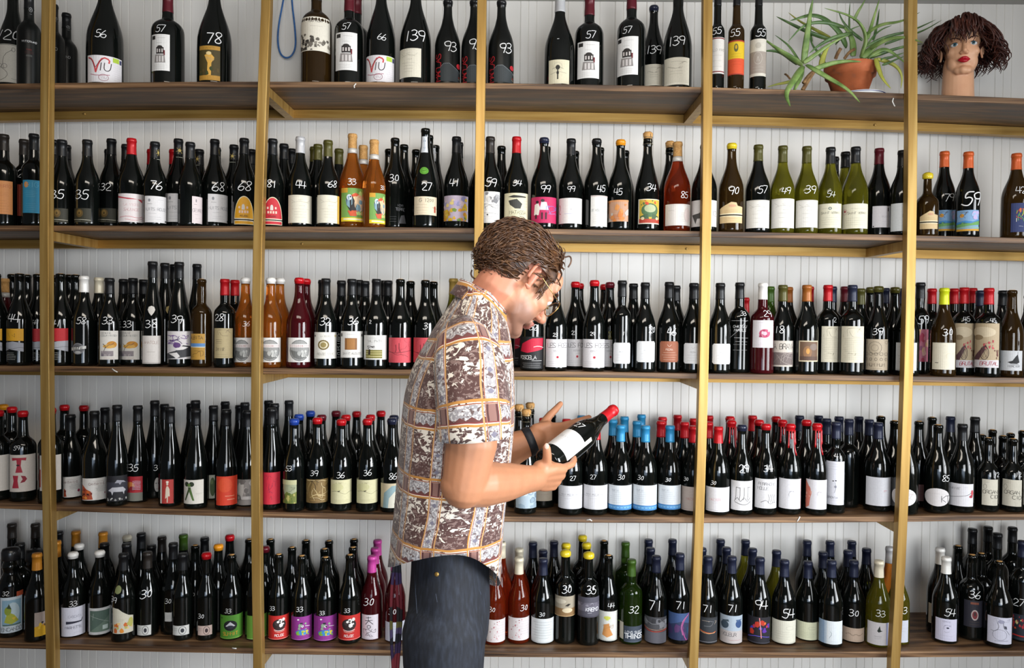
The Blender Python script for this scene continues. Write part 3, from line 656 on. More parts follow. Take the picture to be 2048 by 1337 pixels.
'poscela': ('black label with a big red bird shape', None, flat(R(0,0,1,1,'0f0f11'), P([(.05,.55),(.15,.78),(.5,.95),(.95,.96),(.9,.62),(.6,.55),(.35,.5)],'bb1436'), St([(.55,.68),(.7,.72),(.95,.66)],.0016,'e8e8e8'), T('POSCELA',.35,.36,.11,'e8e8e8',.0013), Ln(1,.26,.26,'d8d8d8',.4,.95,.001), Ln(3,.06,.18,'bcbcbc',.1,.9,.0006))),
'lesfoes': ('white label with red flower under capitals', 'd9d6d8', flat(T('LES FOES',.55,.78,.16,'1a1a1c',.0013), T('ESTATE',.52,.58,.06,'4a4a4c',.0005), Ln(1,.48,.48,'6a6a6c',.4,.7), E(.52,.36,.05,.05,'c83a4c',6), E(.52,.36,.025,.025,'8a1424',6), Ln(3,.06,.2,'a5a2a6',.05,.9))),
'roundw': ('small white round-cornered label', None, flat(P([(.08,0),(.92,0),(1,.08),(1,.92),(.92,1),(.08,1),(0,.92),(0,.08)],'d9dadb'), St([(.42,.8),(.5,.72),(.58,.8)],.0007,'9a9a9c'), T('PEDRA',.5,.56,.07,'8a8a8e',.0005), Ln(3,.15,.42,'adadb0',.15,.85))),
'roundb': ('brown round-cornered label', None, flat(P([(.08,0),(.92,0),(1,.08),(1,.92),(.92,1),(.08,1),(0,.92),(0,.08)],'8a5138'), P([(.11,.03),(.89,.03),(.96,.1),(.96,.9),(.89,.97),(.11,.97),(.04,.9),(.04,.1)],'95583e'), St([(.4,.84),(.5,.72),(.6,.84)],.001,'d8bfae'), T('PEDRA',.5,.6,.09,'d8bfae',.0008), Ln(4,.12,.46,'d0b09c',.12,.9,.0008))),
'chateau': ('white script printed straight on the glass', None, flat(St([(.1,.97),(.9,.97)],.0007,'d0d0d0',0), T('CHATEAU',.5,.78,.085,'e0e0e0',.0009,.15), T('MARGUS',.5,.66,.085,'d8d8d8',.0009,.15), St([(.05,.42),(.4,.62),(.75,.95),(.85,.98)],.0008,'d0d0d0'), St([(.25,.42),(.9,.41)],.0008,'d0d0d0',0), St([(.3,.3),(.85,.29)],.0006,'c0c0c0',0), Ln(2,.02,.2,'b0b0b0',.1,.95,.0005))),
'pinkflor': ('white label with a pink floral disc', 'd5d0d4', flat(E(.55,.52,.24,.16,'b84a6c'), K(9,['c8607c','9a3454','e0c0c8'],4,.32,.38,.8,.66,.06), E(.55,.52,.09,.07,'d8b0bc'), Ln(2,.06,.12,'c8b0b8'), Ln(1,.92,.92,'b8a8b0'))),
'brava': ('grey etched label with shaky dark capitals', 'c2b9ae', flat(T('LA BRAVA',.5,.78,.22,'2a2624',.0017), R(0,.06,.96,.55,'6d615e'), Sq(14,['3a3230','9a8e88','b8aca4'],6,.03,.08,.93,.53,.0008,.3))),
'painting': ('dark painting label with a cream border', 'cfc0a2', flat(R(.05,.06,.95,.95,'6a503c'), E(.4,.45,.2,.3,'8a6442'), E(.42,.5,.08,.14,'c8924a'), R(.05,.06,.95,.25,'553e32'), E(.7,.7,.2,.16,'7a6a60'))),
'textwall': ('tall cream label full of small script', 'd3ccb6', flat(Sq(6,['77705c'],4,.1,.7,.9,.95,.0006,.2), Ln(12,.1,.66,'9a927c',.1,.9,.0005,3), Sq(3,['6a634f'],6,.1,.12,.6,.26,.0007,.16))),
'mumm': ('kraft label covered in circle patterns', 'b5a68f', flat(Ring(.45,.72,.26,.2,.0009,k3), Ring(.45,.72,.14,.1,.0006,k3), [Ring(.1+.2*i,.52,.07,.05,.0008,k3,10) for i in range(5)], [Ring(.1+.2*i,.35,.05,.045,.0008,k3,8) for i in range(5)], T('MUM MUM',.5,.17,.1,'3a342c',.0009), [Ring(.08,.9,.06,.05,.0006,k3,8), Ring(.9,.9,.06,.05,.0006,k3,8)], Ln(1,.05,.05,'6a604f'))),
'pinkart': ('tall pink and red painted label', 'b5667a', flat(K(18,['a8324c','c87a86','d8a89a','8a4a6a','d0a878'],5,0,0,1,1,.14))),
'brutal': ('painted label of a wheeled cannon', 'd5d0d2', flat(R(0,.17,1,1,'b5a284'), E(.35,.8,.5,.12,'cdbda0'), E(.2,.68,.2,.06,'8a7658'), P([(0,.22),(.5,.52),(.54,.46),(.25,.17),(0,.17)],'55383c'), Ring(.45,.33,.15,.15,.0016,'3a2824'), Ring(.45,.33,.1,.1,.001,'6a4c42'), St([(.36,.22),(.54,.44)],.0008,'3a2824',0), St([(.54,.22),(.36,.44)],.0008,'3a2824',0), K(14,['b8424e','c85a60','a8303e'],6,.3,.42,.85,.62,.03), K(4,['6a3a34','7a5a4a'],8,.75,.18,.98,.4,.06), T('BRUTAL',.62,.095,.085,'a8243a',.0012,.15))),
'bird': ('white label with a black bird', 'c9cacc', flat(P([(.35,.42),(.55,.5),(.68,.72),(.76,.82),(.8,.6),(.84,.42),(.72,.34),(.5,.36)],'1c1c1e'), St([(.76,.8),(.76,.95)],.001,k3,0), St([(.45,.36),(.6,.3),(.8,.32)],.001,k3), T('MERCIER',.62,.22,.1,'5a5a5e',.0008))),
'cream': ('plain cream label', 'd9d3bf', flat(R(.14,.24,.28,.26,k3), Sq(2,['c8b890'],4,.5,.4,.9,.6,.0006,.14))),
'tp': ('cream label with red tool letters T P', 'cdc4bb', flat(P([(.12,.92),(.62,.92),(.6,.84),(.46,.86),(.44,.7),(.5,.52),(.26,.52),(.32,.7),(.3,.86),(.14,.84)],'a52a3c'), P([(.16,.44),(.36,.44),(.34,.3),(.38,.1),(.14,.1),(.2,.3)],'a52a3c'), P([(.44,.44),(.58,.42),(.64,.34),(.56,.26),(.42,.24),(.5,.34)],'8a2030'), R(.3,.7,.4,.74,'2a1a1c'))),
'edge': ('cream label seen edge-on', 'cbc4bc', flat(R(0,.1,.06,.6,'a8402c'))),
'butterfly': ('white label with an orange butterfly wing', 'd3d0cb', flat(P([(0,.02),(.42,.04),(.36,.4),(.2,.5),(.02,.72)],'a84a2c'), K(10,['c8642c','d88a3c','7a2a20','2a1a18'],5,.02,.05,.4,.5,.06), T('CANTAVINS',.55,.74,.1,'6a3430',.0008), Ln(1,.86,.86,'8a5a54',.3,.95), Ln(6,.4,.64,'6a6664',.5,.97,.0006), E(.88,.3,.06,.07,'8a2a44'))),
'wolves': ('dark label of two pale wolves', None, flat(R(0,0,1,1,'1d1d22'), R(0,.35,1,.75,'33343e'), P([(.1,.42),(.3,.55),(.75,.55),(.9,.42),(.82,.36),(.8,.24),(.74,.36),(.35,.38),(.3,.24),(.24,.38)],'b8b8be'), P([(.4,.72),(.5,.84),(.78,.8),(.9,.72),(.7,.74),(.62,.64),(.56,.72)],'9a9aa4'), K(10,['8a8a88','c0c0bc'],5,.05,.02,.95,.14,.05))),
'flagred': ('red label with a cream flag motif', 'a8242f', flat(R(0,0,1,.34,'77776e'), E(.28,.62,.28,.16,'c8783a'), E(.4,.5,.2,.1,'8a2028'), [St([(.42,.8-.055*i),(.62,.82-.055*i),(.88,.79-.055*i)],.0012,'cfcfe0') for i in range(7)])),
'mask': ('pale mask on a dark label', None, flat(E(.5,.5,.4,.48,'a8a29c'), E(.35,.6,.08,.04,k3), E(.65,.6,.08,.04,k3), St([(.35,.25),(.5,.2),(.65,.25)],.0009,k3))),
'redman': ('red label with a pale standing figure', 'a8362f', flat(R(0,0,.16,1,'cdc6bd'), P([(.42,.2),(.46,.62),(.52,.72),(.62,.72),(.72,.6),(.74,.3),(.62,.3),(.6,.04),(.54,.04),(.54,.26)],'cfc0ac'), E(.57,.82,.07,.07,'cfc0ac'), E(.57,.9,.1,.04,'e0d8c8'))),
'ribbon': ('cream label with a green ribbon bow', 'cfcac0', flat(P([(.3,.7),(.44,.68),(.6,.14),(.52,.14)],'4f6a34'), P([(.36,.7),(.46,.7),(.2,.12),(.14,.16)],'3a4a28'), E(.25,.82,.11,.1,'2c3524'), E(.48,.82,.11,.1,'2c3524'), E(.37,.78,.07,.07,'5a7a3a'), Ln(2,.4,.44,'9a968a',.6,.95))),
'greenw': ('green and white label half hidden', 'b9b8a8', flat(E(.4,.5,.3,.4,'4a5a34'), E(.3,.7,.15,.1,'6a7a4c'))),
'redorange': ('plain glowing red-orange label', 'c8391f', flat(E(.4,.7,.3,.25,'cf4a28'), Ln(1,.2,.2,'d8846a',.4,.9,.003), Ln(1,.32,.32,'d8846a',.3,.9,.0025))),
'greyph': ('grey photographic label', '77706a', flat(K(10,['8d8680','5d5752','a09a92'],4,0,.2,1,1,.2), R(.2,.22,.9,.34,'a39d97'), St([(.02,.45),(.05,.2),(.2,.05)],.0016,'c8c2ba'))),
'redtext': ('coral-red label with thin dark letters', 'bf2638', flat(Sq(7,['6a1a3a','5a2044'],5,.15,.3,.8,.9,.0007,.1), T('1 11',.45,.62,.12,'6a1a3a',.0006), St([(.4,.2),(.48,.28),(.5,.14)],.0008,'7a3a3c'))),
'pastoral': ('painted label of green countryside', '9aa082', flat(P([(0,.2),(.4,.5),(.7,.4),(1,.5),(1,0),(0,0)],'6a7434'), K(10,['8a8a3c','5a6a30','b0a860'],4,.3,0,1,.45,.1), P([(0,.65),(.12,.55),(.3,.25),(.1,.1),(0,.2)],'4a3a34'), Sq(5,['4a4a3c'],6,.4,.5,.9,.7,.0007,.12), R(0,.8,1,1,'b5b48c'))),
'bark': ('brown label of tangled roots', '7a6238', flat(Sq(26,['3a2c18','b8a06a','5a4526','cdb98a'],5,.03,.03,.97,.97,.0014,.16))),
'creamline': ('cream label with a thin horizon drawing', 'cbc69f', flat(St([(.05,.5),(.3,.54),(.5,.44),(.65,.4),(.8,.5),(.97,.48)],.0008,'4a4430'), T('AUBE',.35,.84,.1,'7a744f',.0007,.2), E(.38,.55,.05,.04,'3a3428'), Ln(3,.06,.16,'9a9470'), E(.3,.7,.25,.16,'c2be90'))),
'arcblue': ('cream label with a pale blue arch', 'cdbf9f', flat(P([(.15,0),(.2,.6),(.5,.9),(1,.95),(1,.7),(.6,.66),(.4,.4),(.36,0)],'8fa9ae'), P([(.36,0),(.4,.4),(.6,.66),(1,.7),(1,0)],'d6d4c4'), Sq(3,['4a4840'],4,.5,.08,.95,.2,.0007,.14))),
'icelabel': ('silvery blue label like rippled ice', 'a9b9c4', flat(K(14,['8fa2b0','c9d6de','7a8c9c'],5,0,0,1,1,.14))),
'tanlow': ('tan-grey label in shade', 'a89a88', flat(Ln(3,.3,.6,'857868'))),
'thinline': ('white label with one printed line of words', 'd8d7da', flat(St([(.02,.55),(.98,.55)],.0005,'77777c',0), T('PETIT TRUC DE FRUIT',.5,.62,.06,'7a7a80',.0005), Ln(1,.45,.45,'a5a5ac',.2,.8), R(0,.04,1,.05,'b5b5ba'))),
'blueband': ('white label with a blue band at its foot', 'd5dade', flat(R(0,0,1,.2,'3a7ab4'), R(0,.06,1,.15,'6aa2d0'), [E(.06+.11*i,.1,.012,.02,'28507a',6) for i in range(9)], T('TOUT UN',.35,.8,.06,'8a94a0',.0005), Ln(6,.3,.72,'a3adb8',.15,.7))),
'mazerut': ('white label with pinkish-red lettering', 'd9d9de', flat(T('MAZIERES',.45,.5,.1,'c8848c',.0008), Ln(2,.36,.42,'b8b4bc',.2,.75), R(0,.06,1,.07,'aaa8b0'))),
'mazertan': ('shaded label with red lettering', 'a89b93', flat(T('MAZIER',.5,.5,.1,'9a5a52',.0008), R(0,.06,1,.07,'85786f'))),  # the white red-lettered label again, shade mixed into its paper colour
'fork': ('white label with a black drawn comb of strokes', 'd9d8d9', flat([St([(.25+.15*i,.78),(.25+.15*i,.5),(.22+.15*i,.36)],.0013,k3,0) for i in range(4)], St([(.18,.3),(.3,.44),(.42,.3),(.55,.44),(.68,.3),(.8,.44)],.0013,k3,0), St([(.2,.28),(.45,.2),(.65,.2),(.82,.3)],.0014,k3), St([(.25,.78),(.4,.76)],.0013,k3,0), St([(.68,.79),(.8,.78)],.0013,k3,0))),
'scrawl': ('white label with black scrawled words', 'd7d6d8', flat(T('PERRACHE',.5,.83,.1,'3a3a3c',.001,.1), T('MOLLE',.35,.68,.1,'3a3a3c',.001,.1), [St([(.55+.09*i,.48),(.6+.09*i,.34),(.55+.09*i,.2)],.001,k3,0) for i in range(4)], St([(.28,.2),(.5,.3),(.6,.14),(.8,.22),(.9,.18)],.001,k3))),
'pinkedge': ('white label tinged pink at one edge', 'd9d8dc', flat(R(.9,0,1,1,'dcb8b8'), Sq(3,['6a6a72'],4,.4,.4,.65,.6,.0006,.08))),
'coralside': ('white label with coral stain at left', 'd8d6da', flat(P([(0,0),(.2,.1),(.24,.35),(.3,.55),(.16,.8),(0,.98)],'cf7a68'), K(6,['c8705f','dca090'],5,0,.1,.3,.9,.07), Sq(3,['9a8a90'],4,.5,.45,.68,.6,.0006,.08))),
'tallwhite': ('tall white label with a tiny figure', 'd6d6de', flat(Ln(3,.82,.94,'a3a3b0',.05,.9), E(.42,.55,.04,.012,k3), E(.54,.56,.04,.012,k3), St([(.5,.52),(.56,.4),(.48,.28)],.0008,'77777f'), E(.53,.42,.05,.03,'8a8a94'), T('BROVIA',.4,.17,.05,'5a5a64',.0006), Ln(2,.03,.1,'a8a8b4'))),
'blankw': ('blank white label with a tiny red mark', 'd8d9df', flat(R(.62,.53,.74,.545,'c88a90'), R(.62,.5,.68,.51,'c88a90'))),
'oval': ('white oval label', None, flat(E(.5,.5,.5,.5,'d6d4d4',24), Ring(.5,.5,.44,.42,.0005,'b0aaa8'), Sq(5,['b8a0a0','a8a8a0'],4,.5,.3,.85,.7,.0007,.12))),
'ovalk': ('white oval label with a black K', None, flat(E(.5,.5,.5,.5,'d0cccc',24), St([(.1,.68),(.5,.7),(.9,.66)],.0005,'a8a2a2',0), T('KT',.82,.42,.36,'1c1c20',.0017))),
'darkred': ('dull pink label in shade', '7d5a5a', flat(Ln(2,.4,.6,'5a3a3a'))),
'brush': ('white label with a brushed stem and red bloom', 'd7d6da', flat(T('ANNIE',.3,.78,.1,'4a4a50',.0008,.25), Ln(1,.85,.85,'9a9aa0',.55,.8), St([(0,.36),(.4,.42),(.75,.5),(.9,.62)],.0011,k3), E(.93,.6,.06,.14,'c84a56',8), E(.88,.44,.08,.06,'a83040',8), St([(.85,.5),(.95,.5)],.001,k3))),
'cider': ('cream label with bold grey letters', 'c9c4b4', flat(Ring(.18,.72,.09,.09,.0009,'55524a'), T('ORGAN',.5,.52,.14,'6a665c',.0016), T('CID',.75,.34,.14,'55524a',.0016), Ln(2,.88,.94,'77736a',.05,.5), Ln(4,.05,.22,'8a8478',.6,.95,.0006))),
'parrot': ('framed label of a yellow parrot', 'c3ced6', flat(R(.1,.2,.92,.92,'86a9bd'), E(.55,.55,.3,.3,'b8ccd4'), P([(.2,.3),(.35,.6),(.6,.5),(.8,.32),(.5,.24)],'a8ac3c'), E(.35,.62,.14,.12,'8a9a34'), P([(.3,.7),(.4,.82),(.5,.66)],'3a4a2c'), P([(.5,.42),(.7,.44),(.6,.34)],'d0b43a'), R(.14,.2,.88,.24,'55706a'), T('ENCANDO',.5,.1,.1,'1c1c1c',.0012))),
'yellowflo': ('grey label with a yellow flower foot', 'a3948c', flat(P([(0,0),(1,0),(1,.4),(.6,.5),(0,.4)],'d0a020'), K(7,['c88a1c','3a3438','e0b838'],4,.05,.3,.9,.6,.09))),
'brushw': ('white label with a dark brush stroke', 'cdcdd9', flat(P([(.22,.42),(.8,.46),(.86,.58),(.84,.6),(.78,.5),(.22,.52)],'2a2c3c'), T('CASCATA',.55,.68,.08,'77788a',.0008), T('MARMETTE',.5,.3,.09,'4a4a5a',.001), Ln(1,.12,.12,'a5a5b5',.4,.9))),
'greenfr': ('white framed label of dark green glass colours', 'cfd0d0', flat(R(.08,.1,.92,.9,'556a60'), P([(.08,.1),(.6,.45),(.92,.7),(.92,.1)],'6d8274'), St([(.1,.72),(.4,.62),(.9,.4)],.0008,'b8c4bc'), St([(.25,.8),(.22,.55)],.0008,'c8d2cc'), R(.6,.18,.82,.34,'c8d8d2'))),
'orangefl': ('white label with a cut curve and orange flowers', None, flat(P([(0,0),(1,0),(1,.62),(.75,.68),(.5,.82),(.3,.96),(0,1)],'cbc6b4'), K(12,['c8642c','d88a30','e0c080','b8b060'],5,.1,.03,.95,.42,.09), Ln(2,.5,.56,'a8a08c',.1,.6), E(.85,.4,.12,.18,'b5b260'))),
'lowmark': ('small white foot label with a round mark', 'c8c8c4', flat(Ring(.62,.5,.2,.42,.0014,'2a2a2e'), E(.62,.5,.1,.22,'2f3036'), Ln(2,.5,.7,'6a6a6c',.05,.38,.0007))),
'lowmarkp': ('small pinkish foot label with a round mark', 'c0a9a0', flat(Ring(.62,.5,.2,.42,.0014,'2a2022'), E(.62,.5,.1,.22,'3a2a2c'), Ln(2,.5,.7,'6a5a58',.05,.38,.0007))),
'midwh': ('small white label', 'c3c3bf', flat(Ln(2,.4,.6,'77777a',.1,.9,.0006))),
'greenk': ('green label with a black round mountain mark', '4f8a2c', flat(E(.45,.56,.24,.22,'17191a'), P([(.28,.54),(.45,.72),(.62,.54),(.45,.48)],'c8c8d0'), E(.45,.5,.12,.07,'2a2c38'), T('SUMMIT',.45,.22,.14,'c89a34',.002), R(0,.03,1,.05,'8ab04a'), E(.12,.88,.04,.03,'2a4a1c'))),
'greenpl': ('plain green label', '5d8a2e', flat(R(0,0,1,.03,'8ab060'))),
'redcartoon': ('red label with a white and black caricature', 'b8241f', flat(E(.5,.62,.26,.24,'2a1c1c'), K(8,['d8d4d0','e8e4e0','3a3030'],6,.28,.5,.75,.9,.08), St([(.3,.42),(.5,.36),(.7,.42)],.002,'e0dcd8'), St([(.32,.36),(.5,.3),(.68,.36)],.0016,'d8b0a0'), T('ROUGE',.5,.18,.1,'e8dcd8',.0014), R(0,.02,1,.04,'e08a80'))),
'purple': ('purple label with a cartoon and blue splash', '8a2f86', flat(E(.5,.32,.26,.12,'3a7ac0'), K(9,['c8b83a','3a86c8','7aa83c'],6,.2,.2,.8,.4,.08), K(7,['d8d0d8','2a2030','8aa088'],4,.3,.45,.7,.75,.08), E(.35,.88,.04,.03,'e8e0e8'), St([(.6,.6),(.8,.56)],.0016,'e0d8e0'), R(0,.02,1,.035,'c080bc'))),
'brushjp': ('white label brushed with black characters', 'd5cdd4', flat(St([(.3,.88),(.6,.9)],.0018,'201a1e',0), St([(.45,.94),(.45,.74)],.0018,'201a1e',0), St([(.25,.76),(.68,.78)],.0018,'201a1e',0), St([(.46,.76),(.28,.6)],.0018,'201a1e',0), St([(.48,.76),(.7,.62)],.0018,'201a1e',0), Ring(.48,.52,.1,.06,.0016,'201a1e',10), Sq(10,['2a2228','6a5a66'],5,.15,.12,.85,.42,.0009,.16), Ln(1,.05,.05,'77707a'))),
'plainb': ('pale label with grey print', 'c9ccd8', flat(Ln(3,.5,.8,'9a9ca8'))),
'dots': ('white label sprinkled with pink dots', 'd6cfcf', flat(K(24,['b84a5c','c87884','8a3a4a'],6,.05,.05,.6,.95,.022), Ln(6,.3,.85,'b0a8a8',.45,.95,.0004))),
'lines': ('white label ruled with print lines', 'd3d6d6', flat(Ln(7,.2,.85,'8d9294',.12,.88,.0007), R(0,.03,1,.045,'a5aaac'))),
'sepia': ('sepia landscape label', 'a59a86', flat(R(0,0,1,.4,'8a6a44'), E(.6,.3,.2,.12,'d0c0a0'), P([(.5,.52),(.62,.64),(.72,.62),(.62,.5)],'2a241c'), E(.3,.75,.25,.12,'c2b8a4'), R(0,0,1,.03,'c8a878'))),
'kremo': ('slate-grey label with white script', '4f4d58', flat(R(0,.3,1,.72,'6a6672'), K(10,['8a8690','55525e'],5,.05,.55,.95,.72,.06), T('KREMO',.62,.4,.18,'e4e4e8',.0018,.15), St([(.45,.22),(.6,.23)],.0012,'c8c8d0',0), R(0,.0,1,.06,'3f3d48'))),
'orangeart': ('white label with an orange boot-like figure', 'd2d2ca', flat(P([(.3,.2),(.38,.55),(.58,.6),(.62,.4),(.74,.2),(.5,.12)],'c88a4c'), E(.5,.78,.14,.06,'c8c85a'), P([(.44,.7),(.5,.82),(.56,.7)],'c0c850'), Sq(5,['b07a44'],5,.25,.3,.75,.55,.0008,.14), R(0,.02,1,.04,'b5b5ae'))),
'things': ('dark label with bold white capitals', '39424f', flat(T('LONG SWEET',.5,.62,.16,'d8dade',.0013), T('THINGS',.5,.38,.3,'eceef0',.0026), R(0,.02,1,.05,'55606e'))),
'trails': ('grey night photo label with red light trails', '4c4c50', flat(R(0,0,1,.42,'63626a'), K(10,['7a7a80','3a3a3e','8d8d92'],5,0,.55,1,.95,.12), St([(0,.56),(.35,.44),(.7,.46),(1,.52)],.0022,'c8391f'), St([(0,.6),(.4,.5),(1,.56)],.001,'e8b08a'), St([(.1,.85),(.5,.7),(.9,.9)],.0008,'b8b8bc'))),
'violetarc': ('blue label with a pink glowing arc', '2f3a5c', flat(P([(0,.5),(0,1),(1,1),(1,.6),(.6,.7)],'3f5886'), K(8,['3a2f5c','5a3a6a','2a4a6a'],5,0,0,1,.6,.16), St([(.95,.98),(.72,.78),(.62,.5),(.7,.2),(.82,.0)],.0034,'b0508e'), St([(.9,.95),(.68,.78),(.58,.5),(.66,.2)],.0014,'d88ab8'))),
'trailsk': ('black label with an orange light trail', '25272b', flat(R(0,.4,1,.95,'2f3338'), St([(0,.52),(.3,.42),(.65,.38),(.85,.44)],.0022,'d8642c'), St([(0,.47),(.4,.36),(.8,.4)],.001,'f0c890'), Sq(6,['b8a89a','8a8a90'],6,.1,.66,.9,.86,.0009,.2), St([(.05,.04),(.95,.06)],.0009,'a8a8b0',0))),
'eyes': ('pale blue label with two dark eyes', 'a3b0bd', flat(R(0,0,1,.45,'b5aeac'), E(.25,.66,.16,.14,'3a4a58'), E(.78,.7,.13,.14,'2f4a78'), P([(.1,.8),(.4,.86),(.42,.78)],'44545e'), P([(.66,.86),(.95,.86),(.7,.78)],'3f5a80'), T('VOLEUR',.42,.32,.12,'3a3c44',.001), Ln(1,.12,.12,'a84a52',.3,.95,.0006))),
'neon': ('black label of red and violet neon lights', '1b1a22', flat(K(12,['b8321f','d8642c','5a2a9a','3a3aa8','a82a4a'],5,.2,.3,.95,.95,.1), St([(.55,.98),(.6,.5),(.62,.2)],.003,'d88a8a',0), St([(.1,.2),(.5,.3),(.95,.22)],.0016,'6a5ad8'), R(0,0,1,.04,'3a3a44'))),
'creamsc': ('cream label with an oval crest', 'd2d0c0', flat(Ring(.68,.68,.14,.08,.0006,'a8a494'), Ln(4,.2,.5,'aaa696',.15,.75), R(0,.03,1,.05,'b5b2a2'))),
'greencr': ('pale yellow-green label with an oval crest', 'd2d3b4', flat(Ring(.66,.66,.14,.08,.0006,'a4a68a'), Ln(4,.15,.42,'a8aa8c',.15,.75))),
'bluefade': ('white label fading to blue on the left', 'd3d9dc', flat(R(0,0,.28,1,'8aa2bd'), R(.28,0,.36,1,'b0c0cf'), St([(.45,.25),(.55,.45),(.48,.55)],.0008,'5a6a7a'), Ln(2,.06,.12,'a8b4be'))),
'tansc': ('small tan label signed in dark script', 'b59f8c', flat(St([(.15,.5),(.3,.62),(.42,.42),(.55,.6),(.68,.42),(.85,.6)],.0011,'3a2c28'), Ln(2,.1,.9,'8a7666',.05,.95))),
'sprout': ('white label with a small black sprout', 'cdc9cb', flat(P([(.44,.62),(.54,.86),(.58,.66),(.66,.64),(.5,.56)],'1f2a22'), Ln(1,.38,.38,'6a686c',.25,.7,.0008), Ln(2,.28,.32,'9a969a',.3,.65), R(.82,0,.9,1,'8a92b8'))),
'snow': ('white label with a tiny sketched face', 'cbc9dc', flat(T('DOMAINE',.5,.88,.06,'8a88a0',.0006), E(.55,.6,.06,.035,'2a2c3c'), St([(.4,.44),(.5,.38),(.62,.44)],.0007,'77788c'), Sq(3,['6a6a80'],4,.3,.5,.7,.72,.0006,.1), Ln(2,.1,.24,'a5a5b8'))),
'badge': ('dark label with a pale oval badge', None, flat(R(0,0,1,1,'23222c'), R(.3,.86,.68,.94,'7a4432'), E(.5,.46,.17,.2,'b8a8a4'), E(.5,.46,.12,.15,'7a2f34'), E(.5,.5,.05,.08,'3a2a2c'), Ln(2,.1,.2,'5a4a3a',.2,.8,.0008))),
'linedraw': ('white label with a line drawing of a dancer', 'c9c9d8', flat(Ring(.48,.34,.26,.2,.0008,'4a4a5c'), E(.52,.84,.12,.07,'9a9ab0'), St([(.4,.8),(.45,.6),(.3,.45),(.15,.48)],.0009,k3), St([(.6,.8),(.6,.62),(.75,.5),(.85,.36)],.0009,k3), P([(.62,.7),(.72,.68),(.74,.56),(.64,.6)],'4a4a58'), Sq(4,['77778c'],5,.15,.7,.85,.95,.0006,.12), St([(.3,.1),(.8,.14)],.0008,'55556a'))),
'lattice': ('dark label with red and green leaf pattern', '1d222c', flat(K(26,['a8262f','c8502f','6a9a5a','8a2030','c8b87a'],6,0,.42,1,.95,.06), St([(0,.2),(.5,.17),(1,.16)],.004,'b8261f',0), Ln(1,.06,.06,'3a5a5a',.1,.9,.001))),
'round': ('round green sticker', None, flat(E(.5,.5,.5,.5,'5a9a2c',20), Ring(.5,.5,.36,.36,.0008,'24401a'), St([(.25,.45),(.75,.55)],.0012,'24401a',0))),
'drop': ('pale drop-shaped sticker', None, flat(P([(.5,0),(.8,.32),(.97,.6),(.85,.9),(.5,1),(.15,.9),(.03,.6),(.2,.32)],'cfcac2'))),
'dropy': ('yellowish drop-shaped sticker', None, flat(P([(.5,0),(.8,.32),(.97,.6),(.85,.9),(.5,1),(.15,.9),(.03,.6),(.2,.32)],'a08d58'))),
'oldisc': ('round olive sticker', None, flat(E(.5,.5,.5,.5,'7d8456',18))),
'strip': ('white paper strip on the neck', 'cdd0d4', flat(E(.5,.72,.2,.08,'8a94a0'), E(.5,.3,.16,.06,'9aa4b0'), R(.42,.1,.58,.9,'b5bcc4'))),
'goldstar': ('gold star print', None, flat(*[St([(.5,.66),(.5+.4*math.cos(a),.66+.3*math.sin(a))],.0012,'a8924a',0) for a in (0.3,1.35,2.4,3.5,4.4,5.4)], E(.5,.66,.16,.12,'b8a25a'), Ln(1,.1,.1,'a8a898',.0,1,.0014))),
'kemblem': ('small white crest', None, flat(Ring(.5,.6,.3,.26,.0008,'c0c0c0',10), St([(.4,.5),(.5,.75),(.6,.5)],.0008,'c0c0c0',0), Ln(1,.1,.1,'b0b0b0'))),
'orangestk': ('small red-orange tag', 'a84a2c', []),
'sliverc': ('cream paper strip', 'b8b0a0', []),
'vtxtw': ('white vertical lettering', None, flat(V('VINO ROSSO',.5,.5,.8,'c8c8c4',.0009))),
'vtxty': ('yellow vertical lettering', None, flat(V('ESTATE',.5,.5,.8,'a89a3c',.0009))),
}
def arch(col, dark):
    n = 14; L = [(0,0),(1,0)] + [(0.5+0.5*math.cos(PI/2*0+PI*i/n*0.5)*1.0, 0.14+0.86*math.sin(PI*i/n*0.5)) for i in range(n+1)] + [(0.5-0.5*math.cos(PI*0.5-PI*i/n*0.5), 0.14+0.86*math.cos(PI*i/n*0.5)) for i in range(1, n+1)]
    L2 = [(.5+(x-.5)*.93, .02+y*.95) for x, y in L]
    w = [E(.46,.62,.07,.1,'c8c2bc',12), R(.39,.52,.53,.62,'c8c2bc')]
    for i in range(4): w.append(R(.26+.12*i,.40,.34+.12*i,.49,'d8b8a8'))
    w += [R(.24,.56,.32,.64,'d8b8a8'), R(.60,.56,.68,.64,'d8b8a8')]
    return flat(P(L,'d8d0b0'), P(L2, col), w, R(.03,.19,.97,.22,'e0d8c0'), R(.0,.145,1,.19,'1c1410'), R(.03,.12,.97,.145,'e0d8c0'), T('ROUSSE',.5,.3,.06,dark,.001))
ART['yarch'] = ('yellow arched chapel label', None, arch('d0961c', '5a3c10'))
ART['rarch'] = ('red arched chapel label', None, arch('b51f2c', '7a1018'))
